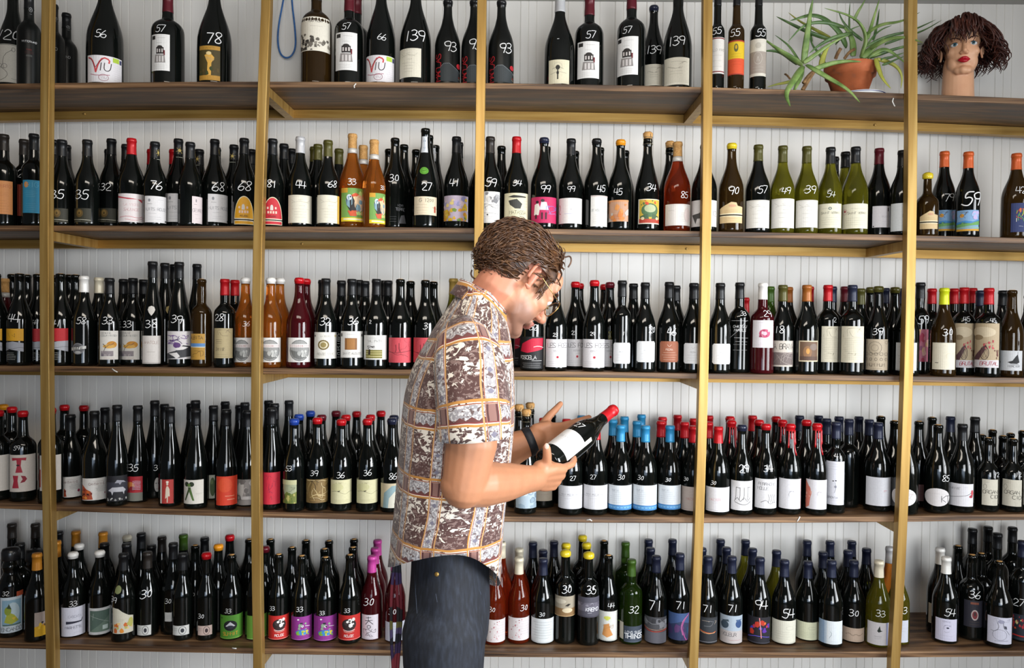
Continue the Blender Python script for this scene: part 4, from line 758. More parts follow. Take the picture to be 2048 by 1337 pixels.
# ------------------------------------------------------------------ the bottles, one per line:
# x (px) top (px) row kind glass cap [w=px diameter] ; art x0 x1 y0 y1 ; ... ; $price x y height
DATA = ["""
26 -52 1 M k ks w=60 ; swirl -12 37 87 164 ; $120 15 67 24
58 -12 0 X m kf ; ribano 40 76 76 125 ; kemblem 56 66 6 24
107 10 1 X m kf ; noword 103 116 90 102 ; kemblem 106 116 26 38
133 28 2 X m kf ; noword 128 144 108 118 ; kemblem 131 141 44 56
210 -55 0 M k ks w=68 ; viva 176 243 110 164 ; $56 202 67 17
335.5 -12 0 N k mf w=63 ; engrave 304 339.5 68 141 ; $57 321 57 15
429 -48 0 M k ks w=66 ; figure 399.5 440 91 160 ; $78 427 75 25
632.5 -35 0 N b Kf w=60 ; trees 602.5 660 32 101
714 -12 2 N k mf
698 -14 0 N k mf w=58 ; engrave 672 714 64 140 ; $57 692 52 14
762 -52 0 M k ks w=58 ; viva 733 788 110 163 ; $66 763 73 14
831 -46 0 M k ks w=63 ; scriptc 800 842 96 154 ; $139 828 70 24
895 1 0 B m ks w=51 ; maclas 871 920 105 163 ; $93 901 91 22
948 1 0 B m ks w=51 ; maclas 924 972 110 165 ; $93 949 89 22
1002 2 0 B m ks w=51 ; maclas 978 1027 110 165 ; $93 1011 95 22
1119 -8 0 M k sf w=60 ; insect 1098 1138 119 167 ; $- 1116 77 6
1178 -6 0 N k mf w=58 ; engrave 1155.5 1198 82 156 ; $57 1181 69 16
1262 -18 0 N k mf w=57 ; engrave 1235 1276 72 149 ; $57 1254 58 15
1308 2 1 B k ns w=50 ; mags 1291 1324 128 171 ; $139 1306 99 18
1355 -32 0 M k ks w=57 ; mags 1329 1378 114 169 ; $139 1352 81 20
1434 -20 0 T k kf w=29 ; dessw 1420 1448 74 147 ; $55 1433 61 15
1472 -20 0 T b kf w=32 ; dessy 1456 1488 80 149 ; $55 1470 64 16
1516 -20 0 T k kf w=32 ; desst 1500 1532 77 152 ; $55 1521 65 16
""", """
8 270 0 X k Kf w=46 ; ochre -14 25 361 428
48 280 1 X k Kf ; redback 35 50 369 432 ; $24 46 347 17
68 269 0 X k kf w=45 ; blue 46 79 360 426
108 281 2 B k kf
133 291 2 B k kf
124 281 0 B k kf w=46 ; emblem 101 136 415 445 ; $35 115 389 20
174 302 1 B k kf
177 281 0 B k kf w=46 ; emblem 149 182 415 445 ; $35 164 389 20
218 300 2 B k kf
222 279 0 B k kf w=46 ; emblem 194 232 415 445 ; $32 212 374 16
250 290 1 B k kf ; $24 250 365 14
263 278 0 B k rf w=51 ; redorn 237 288 387 444
309 292 1 B k rf
303 300 2 B k rf
313 285 0 B k kf w=46 ; rouge 290 332 392 445 ; goldstar 311 325 293 318 ; $76 311 370 20
347 300 2 B k rf
356 279 0 B k kf w=49 ; rouge 332 380 387 444 ; goldstar 350 366 289 314
397 300 1 B k kf ; goldstar 390 402 308 330 ; $70 397 370 10
408 286 0 B k kf w=46 ; rougep 384 418 392 446 ; goldstar 404 419 296 318
431 296 2 B k kf
441 280 0 B k kf w=51 ; rouge 416 467 388 444 ; goldstar 437 452 292 312 ; $68 436 373 20
466 291 1 B k kf ; goldstar 459 473 302 324
484 300 2 B k kf
488 278 0 B k kf w=47 ; yarch 469 507 392 449 ; $68 488 371 20
508 300 2 B k kf
545 279 0 B k kf w=48 ; rarch 526 564 394 450 ; $81 543 368 16
568 289 1 B k kf
584 299 2 B k kf
600 275 0 B k sf w=47 ; scriptc 577 623 390 446 ; $44 601 369 16
628 295 2 B k lf
636 290 1 B k lf
656 282 0 B k lf w=45 ; scripty 635 678 390 446 ; $68 664 367 15
678 299 1 B k lf
705 269 0 B a tc w=50 ; toucan 683 727 376 443 ; $33 704 364 14
725 292 1 B a tc
755 281 0 B a tc w=46 ; toucan 739 777 386 447 ; $33 764 374 9
778 299 2 B k kn
793 277 0 B k kn w=48 ; terre 774 816 400 448 ; $30 788 355 17
803 290 1 B k kn
824 300 2 B k kn
850 256 0 C k kn w=50 ; g1200 829 873 393 430 ; strip 844 855 269 302 ; round 840 857 333 348 ; $27 853 374 17
858 268 1 C k kn
867 279 2 C k kn ; strip 863 871 288 320
912 275 0 B k kf w=48 ; garden 888 936 391 442 ; $41 908 365 17
918 286 2 B k kf
961 292 1 B k kf
979.5 275 0 B k Kf w=48 ; greyart 958 999 383 446 ; $59 981 365 19
1003 293 1 B k Kn
1032 275 0 B k rf w=49 ; eggplant 1009 1057 386 440 ; $34 1034 366 14
1087 277 0 B k ns w=52 ; magenta 1063 1115 394 446 ; $99 1090 378 16
1093 294 2 B k kn
1141 279 0 B k kf w=47 ; redtwo 1117 1164 396 447 ; $99 1142 378 13
1150 303 2 B k kn
1192 279 0 B k ks w=48 ; tealtown 1181.5 1214 391 453 ; $45 1202 377 15
1200 296 2 C k kn
1240 281 0 B k Os w=46 ; orangep 1216 1256 400 443 ; $45 1236 383 14
1250 302 2 C k kn
1294 278 0 C k -h w=48 ; toad 1277 1318 398 448 ; $34 1302 375 16
1340 296 1 C k -h
1354 285 0 B r tc w=52 ; pinkw 1331 1380 408 451 ; $85 1368 390 14
1408 290 0 B k kf w=50 ; goat 1382 1434 400 453
1462 288 0 B b ys w=48 ; tancut 1440 1484 403 446 ; $90 1467 382 18
1515 291 0 B k lf w=48 ; script 1493 1538 400 456 ; $57 1524 380 16
1564 293 0 B o lf w=47 ; script 1543 1588 397 456 ; $49 1571 382 14
1612 294 0 B o lf w=46 ; script 1592 1635 400 455 ; $39 1620 379 18
1659.5 296 0 B o kf w=46 ; seal 1637 1682 407 456 ; $54 1661 388 13
1669 315 2 B k kf
1691 305 1 B o kf
1709.5 295 0 B o kf w=49 ; pinkseal 1684 1735 407 457
1757 298 0 B k mf w=48 ; whitesq 1745 1781 412 455
1803 302 0 B k kf w=46 ; lev 1782 1823 406 462
1854 347 0 H b yd w=42 ; tancut 1840 1875 421 458
1889 304 1 B k of w=44 ; sunsea 1872 1912 420 462 ; $79 1897 395 16
1935 305 0 B k of w=44 ; sunsea 1914 1957 420 462 ; $59 1942 396 30
2031 308 0 B b of w=50 ; scribbleb 2022 2055 406 464 ; $42 2040 380 15
""", """
-8 548 0 B k kn ; bandy -24 4 658 720
9 558 2 B v tc
24 549 2 B k kn
40 548 0 B k kn w=46 ; bandy 13 47 658 722 ; $44 28 637 18
54 550 2 B k kn
75 549 0 B k kn w=46 ; bandr 57 95 658 722 ; $41 72 645 10
111 551 2 B k kn
121 548 0 B k kn w=46 ; bandr 100 136 657 722 ; $41 112 646 15
138 550 2 B k kn
151 550 1 B k kn
168 553 0 B k wf w=46 ; justil 144 172 682 714 ; $58 162 642 14
198 556 1 B k cf
222 557 0 B k kf w=44 ; vine 200 236 662 720 ; $33 215 641 16
247 559 2 B k kf
259 557 0 B k kf w=43 ; vine 237 279 662 720 ; $33 255 649 15
277 559 1 B k kf
287 560 2 B k kf
305 524 0 R k kf w=41 ; arvin 285 321 672 728 ; drop 295 311 612 632 ; $38 302 648 17
302 559 2 B k kf
330 527 1 R k kf ; dropy 331 345 612 634
346 528 2 R k kf
358 525 0 R k kf w=46 ; hands 335 382 663 719 ; $39 353 639 17
394 529 2 R k kf
403 559 0 X b -n w=40 ; albita 381 410 668 720
450 559 0 X k rf w=42 ; taupe28 429 465 657 717 ; $28 438 636 15
470 561 1 X k rf
490 557 0 B a ws w=48 ; globe 468 503 676 725 ; $36 492 648 11
541 557 0 B a ws w=46 ; globe 519 561 676 725
560 558 1 B a ws
598 557 0 B v rs w=50 ; globe 577 620 676 725
612 559 1 B v rs
651 558 0 B k kf w=45 ; goldring 629 673 665 718 ; $32 650 644 17
645 561 2 B k kf
683 562 1 B k kf ; leroy 674 682 664 716
703 559 0 B k kf w=46 ; bronze 682 725 663 716 ; $36 706 642 17
718 561 2 B k kf
730 563 1 B k kf
752 559 0 B k kf w=48 ; treegrn 728 773 671 720 ; $2 741 644 8
769 562 2 B k kf
776 562 1 B k kf
800 559 0 B k kn w=46 ; coral 778 822 676 726
821 563 1 B k kn
850 561 0 B k kn w=46 ; coral 826 873 676 726 ; $3 850 653 14
867 564 1 B k kn
906 558 0 B o df w=46 ; script 884 930 676 726
913 563 2 B k kf
1008 566 1 B k kf
1025 568 2 B k kf ; poscela 1004 1041 674 738
1064 566 0 B k kf w=47 ; poscela 1041 1087 674 740 ; $32 1066 655 13
1112 567 0 B k rs w=44 ; lesfoes 1092 1134 679 735 ; $23 1110 670 8
1151 565 1 B k rs ; lesfoes 1132 1171 679 733 ; $23 1148 666 9
1159 568 2 B k rs
1187.5 562 0 B k rs w=44 ; lesfoes 1166 1209 679 736 ; $29 1185 668 8
1209 570 2 B k rs
1220 566 1 B k ms ; lesfoes 1201 1238 680 734 ; vtxty 1217 1223 662 680
1243 562 0 X k kf w=36 ; roundw 1227 1260 686 728 ; $1 1246 668 8
1267 568 1 B k kf
1289 566 0 B k kf w=44 ; roundw 1274 1309 683 725 ; $20 1303 660 14
1337 565 0 B k kf w=47 ; roundb 1320 1356 683 725 ; $46 1343 664 15
1352 572 1 B k kf
1386 567 0 B k kf w=46 ; roundw 1368 1404 687 728
1396 569 2 B k kf
1439 567 0 B k kf w=43 ; roundw 1425 1460 688 729
1478 566 0 X k kf w=43 ; chateau 1460 1498 640 702 ; $33 1486 627 10
1490 603 2 X v rf
1524 567 0 X v wf w=45 ; pinkflor 1506 1546 641 696 ; $29 1534 627 14
1540 574 1 B g gf
1564 571 0 B k lf w=43 ; brava 1543 1587 682 734 ; $18 1558 660 16
1577 575 2 B k af
1612 571 0 B k af w=46 ; painting 1598 1635 682 724
1619 574 2 B k rf
1655 571 0 X k rf w=44 ; textwall 1643 1678 653 725 ; $2 1668 640 10
1664 574 1 X k nf
1702.5 571 0 X k nf w=47 ; textwall 1683 1727 653 726
1690 574 2 B k mf
1721 578 1 B k lf
1741 576 1 B k ls
1755 574 0 B k ls w=44 ; mumm 1732 1775 679 741 ; $39 1755 664 15
1770 577 2 B k nf
1790 576 1 B k ls
1805 578 2 B k nf
1812 574 0 B k kf ; lines 1792 1833 686 742
1841 566 1 X k kf w=36 ; pinkart 1824 1856 659 724 ; $59 1846 640 18
1864 578 2 X k rf ; vtxtw 1854 1861 650 722
1886.5 577 0 B b Yf w=46 ; cream 1865 1910 686 740 ; $30 1895 664 16
1908 578 2 X k rf
1927 576 0 X k rf w=44 ; brutal 1910 1948 647 736 ; $45 1932 638 10
1945 577 2 X k rf
1961 582 2 B k nf
1975 577 0 X k rf w=47 ; brutal 1950 1998 647 736 ; $45 1984 641 9
2006 582 2 B k kf
2022 581 0 B b kn w=44 ; bird 2000 2044 702 742
2058 590 1 B k kf
""", """
-3 822 0 X k rs w=46 ; edge -20 18 912 984
7 810 2 X k Os
24 815 1 X k rs
46 823 0 X k rs w=52 ; tp 20 71 911 985 ; $59 35 897 10
102 817 0 X k rs w=46 ; edge 80 122 912 983
129 811 2 X k rs
141 830 0 B k kf w=42 ; butterfly 118 161 955 998
168 812 2 X k rs
189 823 0 B k kf w=48 ; butterfly 165 214 958 1002
210 816 2 R k kf
235 811 0 R k kf w=42 ; wolves 214 254 953 1004
275 812 0 R k kf w=40 ; flagred 255 285 954 1003 ; $35 267 937 16
309 802 1 R k kf ; mask 307 321 956 986 ; $38 315 936 13
329 809 2 R k kf
340 815 0 R k kf w=43 ; redman 321 347 960 1008
382 808 2 R k kf
388 819 0 R k kf w=45 ; ribbon 366 407 961 1009
403 802 1 R k kf
430 812 1 R k kf ; greenw 418 436 951 998
449 804 2 R k kf
453 820 0 R k kf w=43 ; redorange 433 474 954 1012
472 811 2 R k kf
490 806 1 R k kf
494 822 0 R k kf w=43 ; greyph 473 510 960 1014
543 817 0 R k kf w=40 ; redtext 527 560 946 1010
537 802 2 R k kf
549 808 1 R k kf
578 802 1 R k kf
587 839 0 B k bs w=42 ; pastoral 566 593 961 1008 ; $53 577 938 12
600 830 1 B k bs
621 823 2 B k bs
634 837 0 B k rs w=44 ; bark 613 656 960 1007 ; $39 628 947 12
645 831 1 B k ms
670 823 2 B k ms
682 840 0 B k rs w=43 ; creamline 662 704 961 1009 ; $36 681 951 13
692 831 1 B k rs
713 824 2 B k rs
734 839 0 B k rs w=44 ; creamline 714 756 961 1008 ; $36 735 946 13
741 831 1 B k rs
762 823 2 B k rs
783 838 0 B k ns w=44 ; arcblue 762 804 968 1017 ; $86 785 953 14
788 832 1 B k ns
1038 822 1 C k -h
1060 818 2 C k -h
1051 832 0 C k -h w=44 ; icelabel 1032 1073 975 1018
1087 837 1 B k rf ; tanlow 1068 1104 960 1003
1104 830 2 B k kn
1133 839 2 B k rf
1178 839 1 B k rf
1163 832 2 B k Bf
1141 848 0 B k rf w=49 ; thinline 1117 1166 973 1019 ; $27 1145 957 10
1191 847 0 B k rf w=49 ; thinline 1167 1215 972 1020 ; $27 1186 955 10
1226 840 1 B k Bf
1240 851 0 B k Bf w=48 ; blueband 1216 1264 972 1021 ; $30 1242 955 12
1249 834 2 B k Bf
1274 843 1 B k Bf
1283 830 2 B k Bf
1289.5 852 0 B k Bf w=49 ; blueband 1265 1315 972 1022 ; $30 1281 957 11
1322 843 1 B k rf
1325 835 2 B k rf
1338.5 852 0 B k Bf w=46 ; blueband 1316 1361 972 1020 ; $30 1336 960 9
1355 831 2 B k rf
1369 845 1 B k rf
1385 853 0 B k rf w=46 ; mazertan 1363 1405 975 1023 ; $30 1373 960 9
1388 838 2 B k rf
1417 845 1 B k rf
1418 832 2 B k rf
1435 854 0 B k rf w=47 ; mazerut 1412 1459 976 1025 ; $30 1427 967 9
1463 842 1 B k rx
1460 834 2 B k rs
1482 851 0 B k ns w=45 ; fork 1462 1505 963 1022 ; $29 1488 938 17
1505 832 2 B k rf
1518 841 1 B k rs
1530 849 0 B k rs w=45 ; scrawl 1510 1553 959 1018 ; $34 1536 938 14
1552 834 2 B k rs
1565 841 1 B k rx
1579 849 0 B k rx w=45 ; pinkedge 1558 1601 959 1019
1599 832 2 X k nf
1613 841 1 B k rs
1632 848 0 B k rx w=42 ; coralside 1612 1653 961 1020
1637 832 2 X k nf
1653 838 1 X k nf
1670 845 0 X k nf w=39 ; tallwhite 1652 1688 924 1011 ; $41 1675 913 11
1678 834 2 X k nf
1698 839 1 X k nf w=40
1718 834 2 B k nf
1739 840 1 B k nf
1756.5 846 0 B k nf w=52 ; blankw 1732 1782 956 1013
1761 833 2 B k kn
1788 842 1 B k kn
1808 850 0 B k kn w=48 ; oval 1784 1832 978 1014
1838 843 1 B k kn ; darkred 1828 1850 970 1003
1864 835 2 B k kn
1874 850 0 B k kn w=48 ; ovalk 1850 1898 978 1014 ; $85 1889 957 14
1901 834 2 B k nf
1922.5 849 0 B k kf w=48 ; brush 1898 1946 969 1014
1950 835 2 B k kf
1964 870 2 S k kn
1985 860 2 S k kn
1975 876 0 S k kn w=41 ; cider 1964 1995 960 1012 ; $12 1990 950 10
2006 872 1 S k kn
2021 867 2 S k kn
2024 878 0 S k kn w=41 ; cider 2005 2043 961 1014 ; $12 2034 950 10
2045 862 2 S k kn
2060 880 0 S k kn w=41 ; cider 2042 2078 960 1013
""", """
24 1048 2 X k Kf
22 1097 0 J k kd w=45 ; parrot 1 44 1197 1268 ; orangestk 33 46 1188 1198 ; $32 13 1189 10
40 1087 1 X k kf
71 1048 2 X k Kf
68 1100 1 J k kd ; parrot 49 73 1182 1250
90 1108 0 B k qf w=44 ; yellowflo 69 108 1228 1276
117 1083 1 B k qf
117 1064 2 B k kf
146 1106 0 B k ws w=49 ; brushw 123 170 1217 1278 ; $33 146 1210 12
154 1089 1 B k ws
152 1063 2 B k qf
200 1065 2 B k qf
199.5 1103 0 B k ws w=43 ; greenfr 178 221 1218 1271
209 1087 1 B k kf
237 1072 2 B k cs
247 1108 0 B k kf w=44 ; orangefl 226 266 1217 1269 ; oldisc 231 243 1174 1190 ; $39 229 1201 13
255 1088 1 B k kf
294 1105 0 B k Kf w=43 ; lowmark 275 302 1252 1272 ; $30 292 1190 19
301 1091 1 B k kf
287 1067 2 B k kf
321 1074 2 B k Kf
348 1087 1 B k kf ; midwh 330 347 1226 1244 ; $30 337 1203 11
365 1108 0 B k kf w=40 ; lowmark 346 378 1253 1272
369 1070 2 B k gf
389 1091 1 B k kn ; $70 385 1190 9
408 1076 2 B k kf
414 1107 0 B k rs w=40 ; lowmarkp 396 424 1253 1272 ; $30 403 1233 11
438 1090 1 B k Os
459 1071 2 B k rs
463 1110 0 B k -n w=44 ; greenk 441 485 1232 1284 ; $33 456 1223 10
496 1079 2 B k kn
512 1105 0 B k kn w=42 ; greenpl 494 533 1233 1287
541 1079 2 B k kn
530 1094 1 B k ms
557 1109 0 B k -n w=42 ; redcartoon 537 578 1233 1281 ; $33 545 1218 10
584 1095 1 B k -n
612 1081 2 B k kn
603 1112 0 B k -n w=42 ; purple 583 624 1235 1285 ; $33 599 1220 11
649 1098 1 B k -n
658 1082 2 B k kn
650.5 1115 0 B k -n w=46 ; purple 628 675 1234 1287 ; $33 644 1227 9
706 1095 1 B k -n
708 1079 2 B k kn
699 1110 0 B k -n w=44 ; redcartoon 677 720 1232 1282 ; $33 694 1222 10
743 1113 0 B v pf w=44 ; brushjp 724 756 1231 1282 ; $30 737 1204 18
750 1097 1 B v pf
755 1081 2 B v pf
790 1110 0 B v pf w=42 ; plainb 771 809 1246 1287 ; $30 785 1224 14
990 1118 0 B r cf w=42 ; dots 974 1010 1241 1286 ; $30 984 1220 12
1003 1085 1 B r cf
1037 1116 0 B r cf w=44 ; dots 1017 1060 1237 1282 ; $30 1048 1217 14
1039 1098 1 B r cf
1065 1085 2 B k nf
1085 1118 0 B k nf w=46 ; lines 1061 1107 1239 1289 ; $30 1084 1230 10
1086 1101 1 B k nf
1108 1083 2 B k nf
1129.5 1102 0 X k yd w=41 ; sepia 1109 1150 1194 1234 ; $30 1134 1181 17
1132 1088 1 X k ys
1176 1106 0 X k yd w=44 ; kremo 1156 1199 1196 1236 ; $35 1182 1181 17
1173 1087 1 X k ys
1165 1072 2 X k ys
1208 1082 2 B k kn
1215.5 1111 0 B k kn w=38 ; orangeart 1196 1234 1224 1283 ; $44 1222 1212 11
1251 1085 2 X g gf
1261.5 1120 0 X g gf w=45 ; things 1248 1284 1254 1286 ; sliverc 1239 1247 1248 1282 ; $32 1267 1220 16
1297 1080 2 B k nf
1301 1097 1 B k nf
1311 1113 0 B k nf w=44 ; trails 1289 1332 1236 1291 ; $71 1310 1213 23
1345 1080 2 B k nf
1358 1108 0 B k nf w=43 ; violetarc 1337 1378 1228 1282 ; $71 1361 1212 17
1404 1097 1 B k nf
1414 1114 0 B k nf w=42 ; trailsk 1397 1434 1236 1291 ; $71 1415 1219 16
1441 1080 2 B k nf
1453 1096 1 B k nf
1462 1114 0 B k nf w=45 ; eyes 1440 1484 1233 1292 ; $71 1465 1218 16
1491 1081 2 B o nf
1505 1098 1 B k nf
1518 1116 0 B k nf w=45 ; neon 1495 1539 1236 1298 ; $94 1522 1211 20
1553 1102 1 B o nf
1567 1121 0 B k nf w=47 ; creamsc 1544 1591 1243 1290 ; $54 1576 1228 20
1614 1082 2 B k nf
1614 1124 0 B k nf w=46 ; greencr 1591 1638 1246 1295
1646 1105 1 B k nf
1660 1083 2 B k nf
1661 1122 0 B k nf w=46 ; bluefade 1638 1684 1244 1290
1695 1102 1 B k nf
1704 1083 2 B k nf
1706.5 1122 0 B k nf w=44 ; tansc 1686 1728 1258 1285 ; $30 1708 1228 16
1733 1098 1 B k nf
1755.5 1122 0 B o cf w=46 ; sprout 1735 1778 1247 1292 ; $33 1761 1228 15
1779 1095 1 B a sf
1796 1125 0 B o wf w=42 ; plainb 1778 1816 1242 1286 ; $33 1804 1222 16
1880 1097 1 B k wf ; sliverc 1857 1863 1212 1252
1890 1115 0 B k wf w=48 ; snow 1871 1913 1240 1284 ; $54 1898 1226 16
1916 1092 1 B k Kn
1945 1053 2 X k kf
1976 1048 2 X k kf
1943 1110 0 X k dn w=45 ; badge 1928 1966 1203 1256 ; $36 1949 1190 17
1962 1107 1 X k dn
1995 1064 1 X k kf
1995 1123 0 B k -n w=50 ; linedraw 1975 2023 1237 1290
2025 1054 2 X k kf
2042 1068 0 X k nf w=44 ; lattice 2021 2062 1232 1286 ; $27 2037 1208 16
"""]
ROWY = [(0.10, 0.20, 0.28), (0.052, 0.150, 0.245), (0.052, 0.150, 0.245), (0.060, 0.155, 0.250), (0.095, 0.185, 0.275)]

class Bo: pass
bottles = []
for k, txt in enumerate(DATA):
    for line in txt.strip().split('\n'):
        parts = [p.split() for p in line.split(';')]
        hd = parts[0]
        o = Bo(); o.k = k; o.x = float(hd[0]); o.top = float(hd[1]); o.row = int(hd[2]); o.kind = hd[3]; o.glass = hd[4]; o.cap = hd[5] if len(hd[5]) > 1 else hd[5]+'n'
        o.w = None
        for e in hd[6:]:
            if e.startswith('w='): o.w = float(e[2:])
        o.prints = []; o.price = None
        for p in parts[1:]:
            if p[0][0] == '$': o.price = (p[0][1:], float(p[1]), float(p[2]), float(p[3]))
            else: o.prints.append((p[0], *[float(q) for q in p[1:5]]))
        o.Y = ROWY[k][o.row]
        if o.kind == 'T': o.Y = 0.06
        bottles.append(o)
def refx(o):
    """X of the axis at depth Y: the pixel column was read at mid body for front bottles, at the neck for those behind"""
    base = 1337 if o.k > 3 else (166, 455, 740, 1028)[o.k]
    yb = SHELF_PX[o.k][3][1] - 8
    yref = yb - 0.28*(yb-o.top) if o.row == 0 else o.top + 12
    return W(o.x, yref, o.Y).x
for o in bottles:
    sc = FPX/(2.63+o.Y)
    o.R = (o.w/sc/2) if o.w else DEFR[o.kind]
    o.R = min(max(o.R, DEFR[o.kind]*0.86), DEFR[o.kind]*1.12)
# settle: no two bottles of a shelf may cut into each other; they give way in depth first, then a little sideways
for k in range(5):
    bs = [o for o in bottles if o.k == k]
    for o in bs: o.dx = 0.0
    for it in range(420):
        moved = False
        for o in bs: o.X = refx(o) + o.dx
        for i, a in enumerate(bs):
            for c in bs[i+1:]:
                need = a.R + c.R + 0.0012
                dx = c.X-a.X
                if abs(dx) >= need: continue
                dy = c.Y-a.Y
                if dx*dx+dy*dy >= need*need: continue
                moved = True
                want = math.sqrt(need*need-dx*dx)
                sg = 1 if (dy > 0 or (dy == 0 and c.row >= a.row)) else -1
                d = (want-abs(dy))*0.4
                a.Y -= sg*d*(0.5 if a.row else 0.35); c.Y += sg*d*(0.5 if c.row else 0.35)
                pen = need-math.hypot(dx, dy)
                if pen > 0.0004 and it > 30:
                    s2 = 1 if dx > 0 else -1
                    a.dx -= s2*pen*0.10*(1 if a.row == 0 else 1.6); c.dx += s2*pen*0.10*(1 if c.row == 0 else 1.6)
        for o in bs: o.Y = min(max(o.Y, o.R+0.004), DEPTH-o.R-0.003)
        if not moved: break
for o in bottles:
    o.X = refx(o)+o.dx
    o.zb = max(shelf_z(o.k, o.X-o.R), shelf_z(o.k, o.X+o.R), shelf_z(o.k, o.X)) + 0.0006
    o.h = W(o.x, o.top, o.Y).z - o.zb
    lo, hi = {'M': (.34,.42), 'N': (.32,.40), 'T': (.28,.36), 'S': (.2,.26), 'H': (.17,.24), 'J': (.25,.34), 'R': (.30,.37)}.get(o.kind, (.265,.345))
    o.h0 = o.h; o.h = min(max(o.h, lo), hi)
# ------------------------------------------------------------------ which bottles become things of their own
PXP = [sum(c)/len(c) for c in [[x for x, y in p] for p in POST_PX]]
BAYS = ['left edge bay', 'bay after first post', 'bay after second post', 'bay after third post', 'bay after fourth post', 'bay after fifth post']
def bay(x): return sum(1 for p in PXP if x > p)
LIMIT = 312
order = sorted(bottles, key=lambda o: (o.row, 0 if (o.prints or o.price) else 1))
for i, o in enumerate(order): o.solo = i < LIMIT
UNITS = 'zero one two three four five six seven eight nine ten eleven twelve thirteen fourteen fifteen sixteen seventeen eighteen nineteen'.split()
TENS = '- - twenty thirty forty fifty sixty seventy eighty ninety'.split()
def words(n):
    n = int(n)
    if n >= 100: return 'one-hundred-'+words(n-100)
    return UNITS[n] if n < 20 else TENS[n//10]+('-'+UNITS[n % 10] if n % 10 else '')
def ordinal(i, n):
    if n == 1: return ''
    if i == 0: return 'leftmost'
    if i == n-1: return 'rightmost'
    return ['second','third','fourth','fifth','sixth','seventh','eighth','ninth','tenth','eleventh','twelfth','thirteenth'][i-1]+' from left'
keys = {}
for o in bottles:
    if not o.solo: continue
    sh = SHELF_NAMES[o.k]+' shelf'
    big = {'M':'large ','N':'large square-shouldered ','T':'slim ','S':'small ','H':'half-size '}.get(o.kind, '')
    capc = CAPWORD.get(o.cap[0], '') if o.cap[1] in 'fsxd' else ''
    if o.row == 0 and o.prints and ART[o.prints[0][0]][0]:
        d = ART[o.prints[0][0]][0]
        art_price = (d, o.price[0] if o.price and len(o.price[0]) > 1 else None)
        o.base = '%sbottle, %s' % (big, d)
        o.alt = (capc+' cap') if capc else ''
        o.pr = ('priced '+words(o.price[0])) if art_price[1] else ''
        o.sh = sh
    else:
        row = ['front row', 'middle row', 'back row'][o.row]
        cw = (capc+'-capped ') if capc else ('cork-topped ' if o.cap[1] in 'ch' else 'uncapped ')
        o.base = '%s%s%s bottle, %s' % (big, cw, GWORD[o.glass], row)
        o.alt = ''; o.pr = ''; o.sh = sh
    o.txt = o.base + ', ' + o.sh
def groups_of(key):
    g = {}
    for o in bottles:
        if o.solo: g.setdefault(key(o), []).append(o)
    return g
for g in list(groups_of(lambda o: o.txt).values()):                    # price, then cap, then bay, then place
    if len(g) > 1 and len({o.pr for o in g}) > 1:
        for o in g:
            if o.pr: o.txt = o.base+' '+o.pr+', '+o.sh
for g in list(groups_of(lambda o: o.txt).values()):
    if len(g) > 1:
        for o in g:
            if o.row > 0 or not o.prints: o.txt = o.base+' of '+o.sh+', '+BAYS[bay(o.x)]
for g in list(groups_of(lambda o: o.txt).values()):
    if len(g) > 1:
        g.sort(key=lambda o: o.X)
        for i, o in enumerate(g): o.txt = o.txt+', '+ordinal(i, len(g))
for o in bottles:
    if o.solo and len(o.txt.split()) > 16:
        o.txt = o.txt.replace('square-shouldered ', '').replace(', second from left', ', second one').replace(' of second shelf', ', second shelf')
for g in list(groups_of(lambda o: o.txt).values()):
    if len(g) > 1:
        g.sort(key=lambda o: o.X)
        for i, o in enumerate(g): o.txt = o.txt+', '+ordinal(i, len(g))
GN = ['wine bottles on the top shelf','wine bottles on the second shelf','wine bottles on the third shelf','wine bottles on the fourth shelf','wine bottles on the bottom shelf']

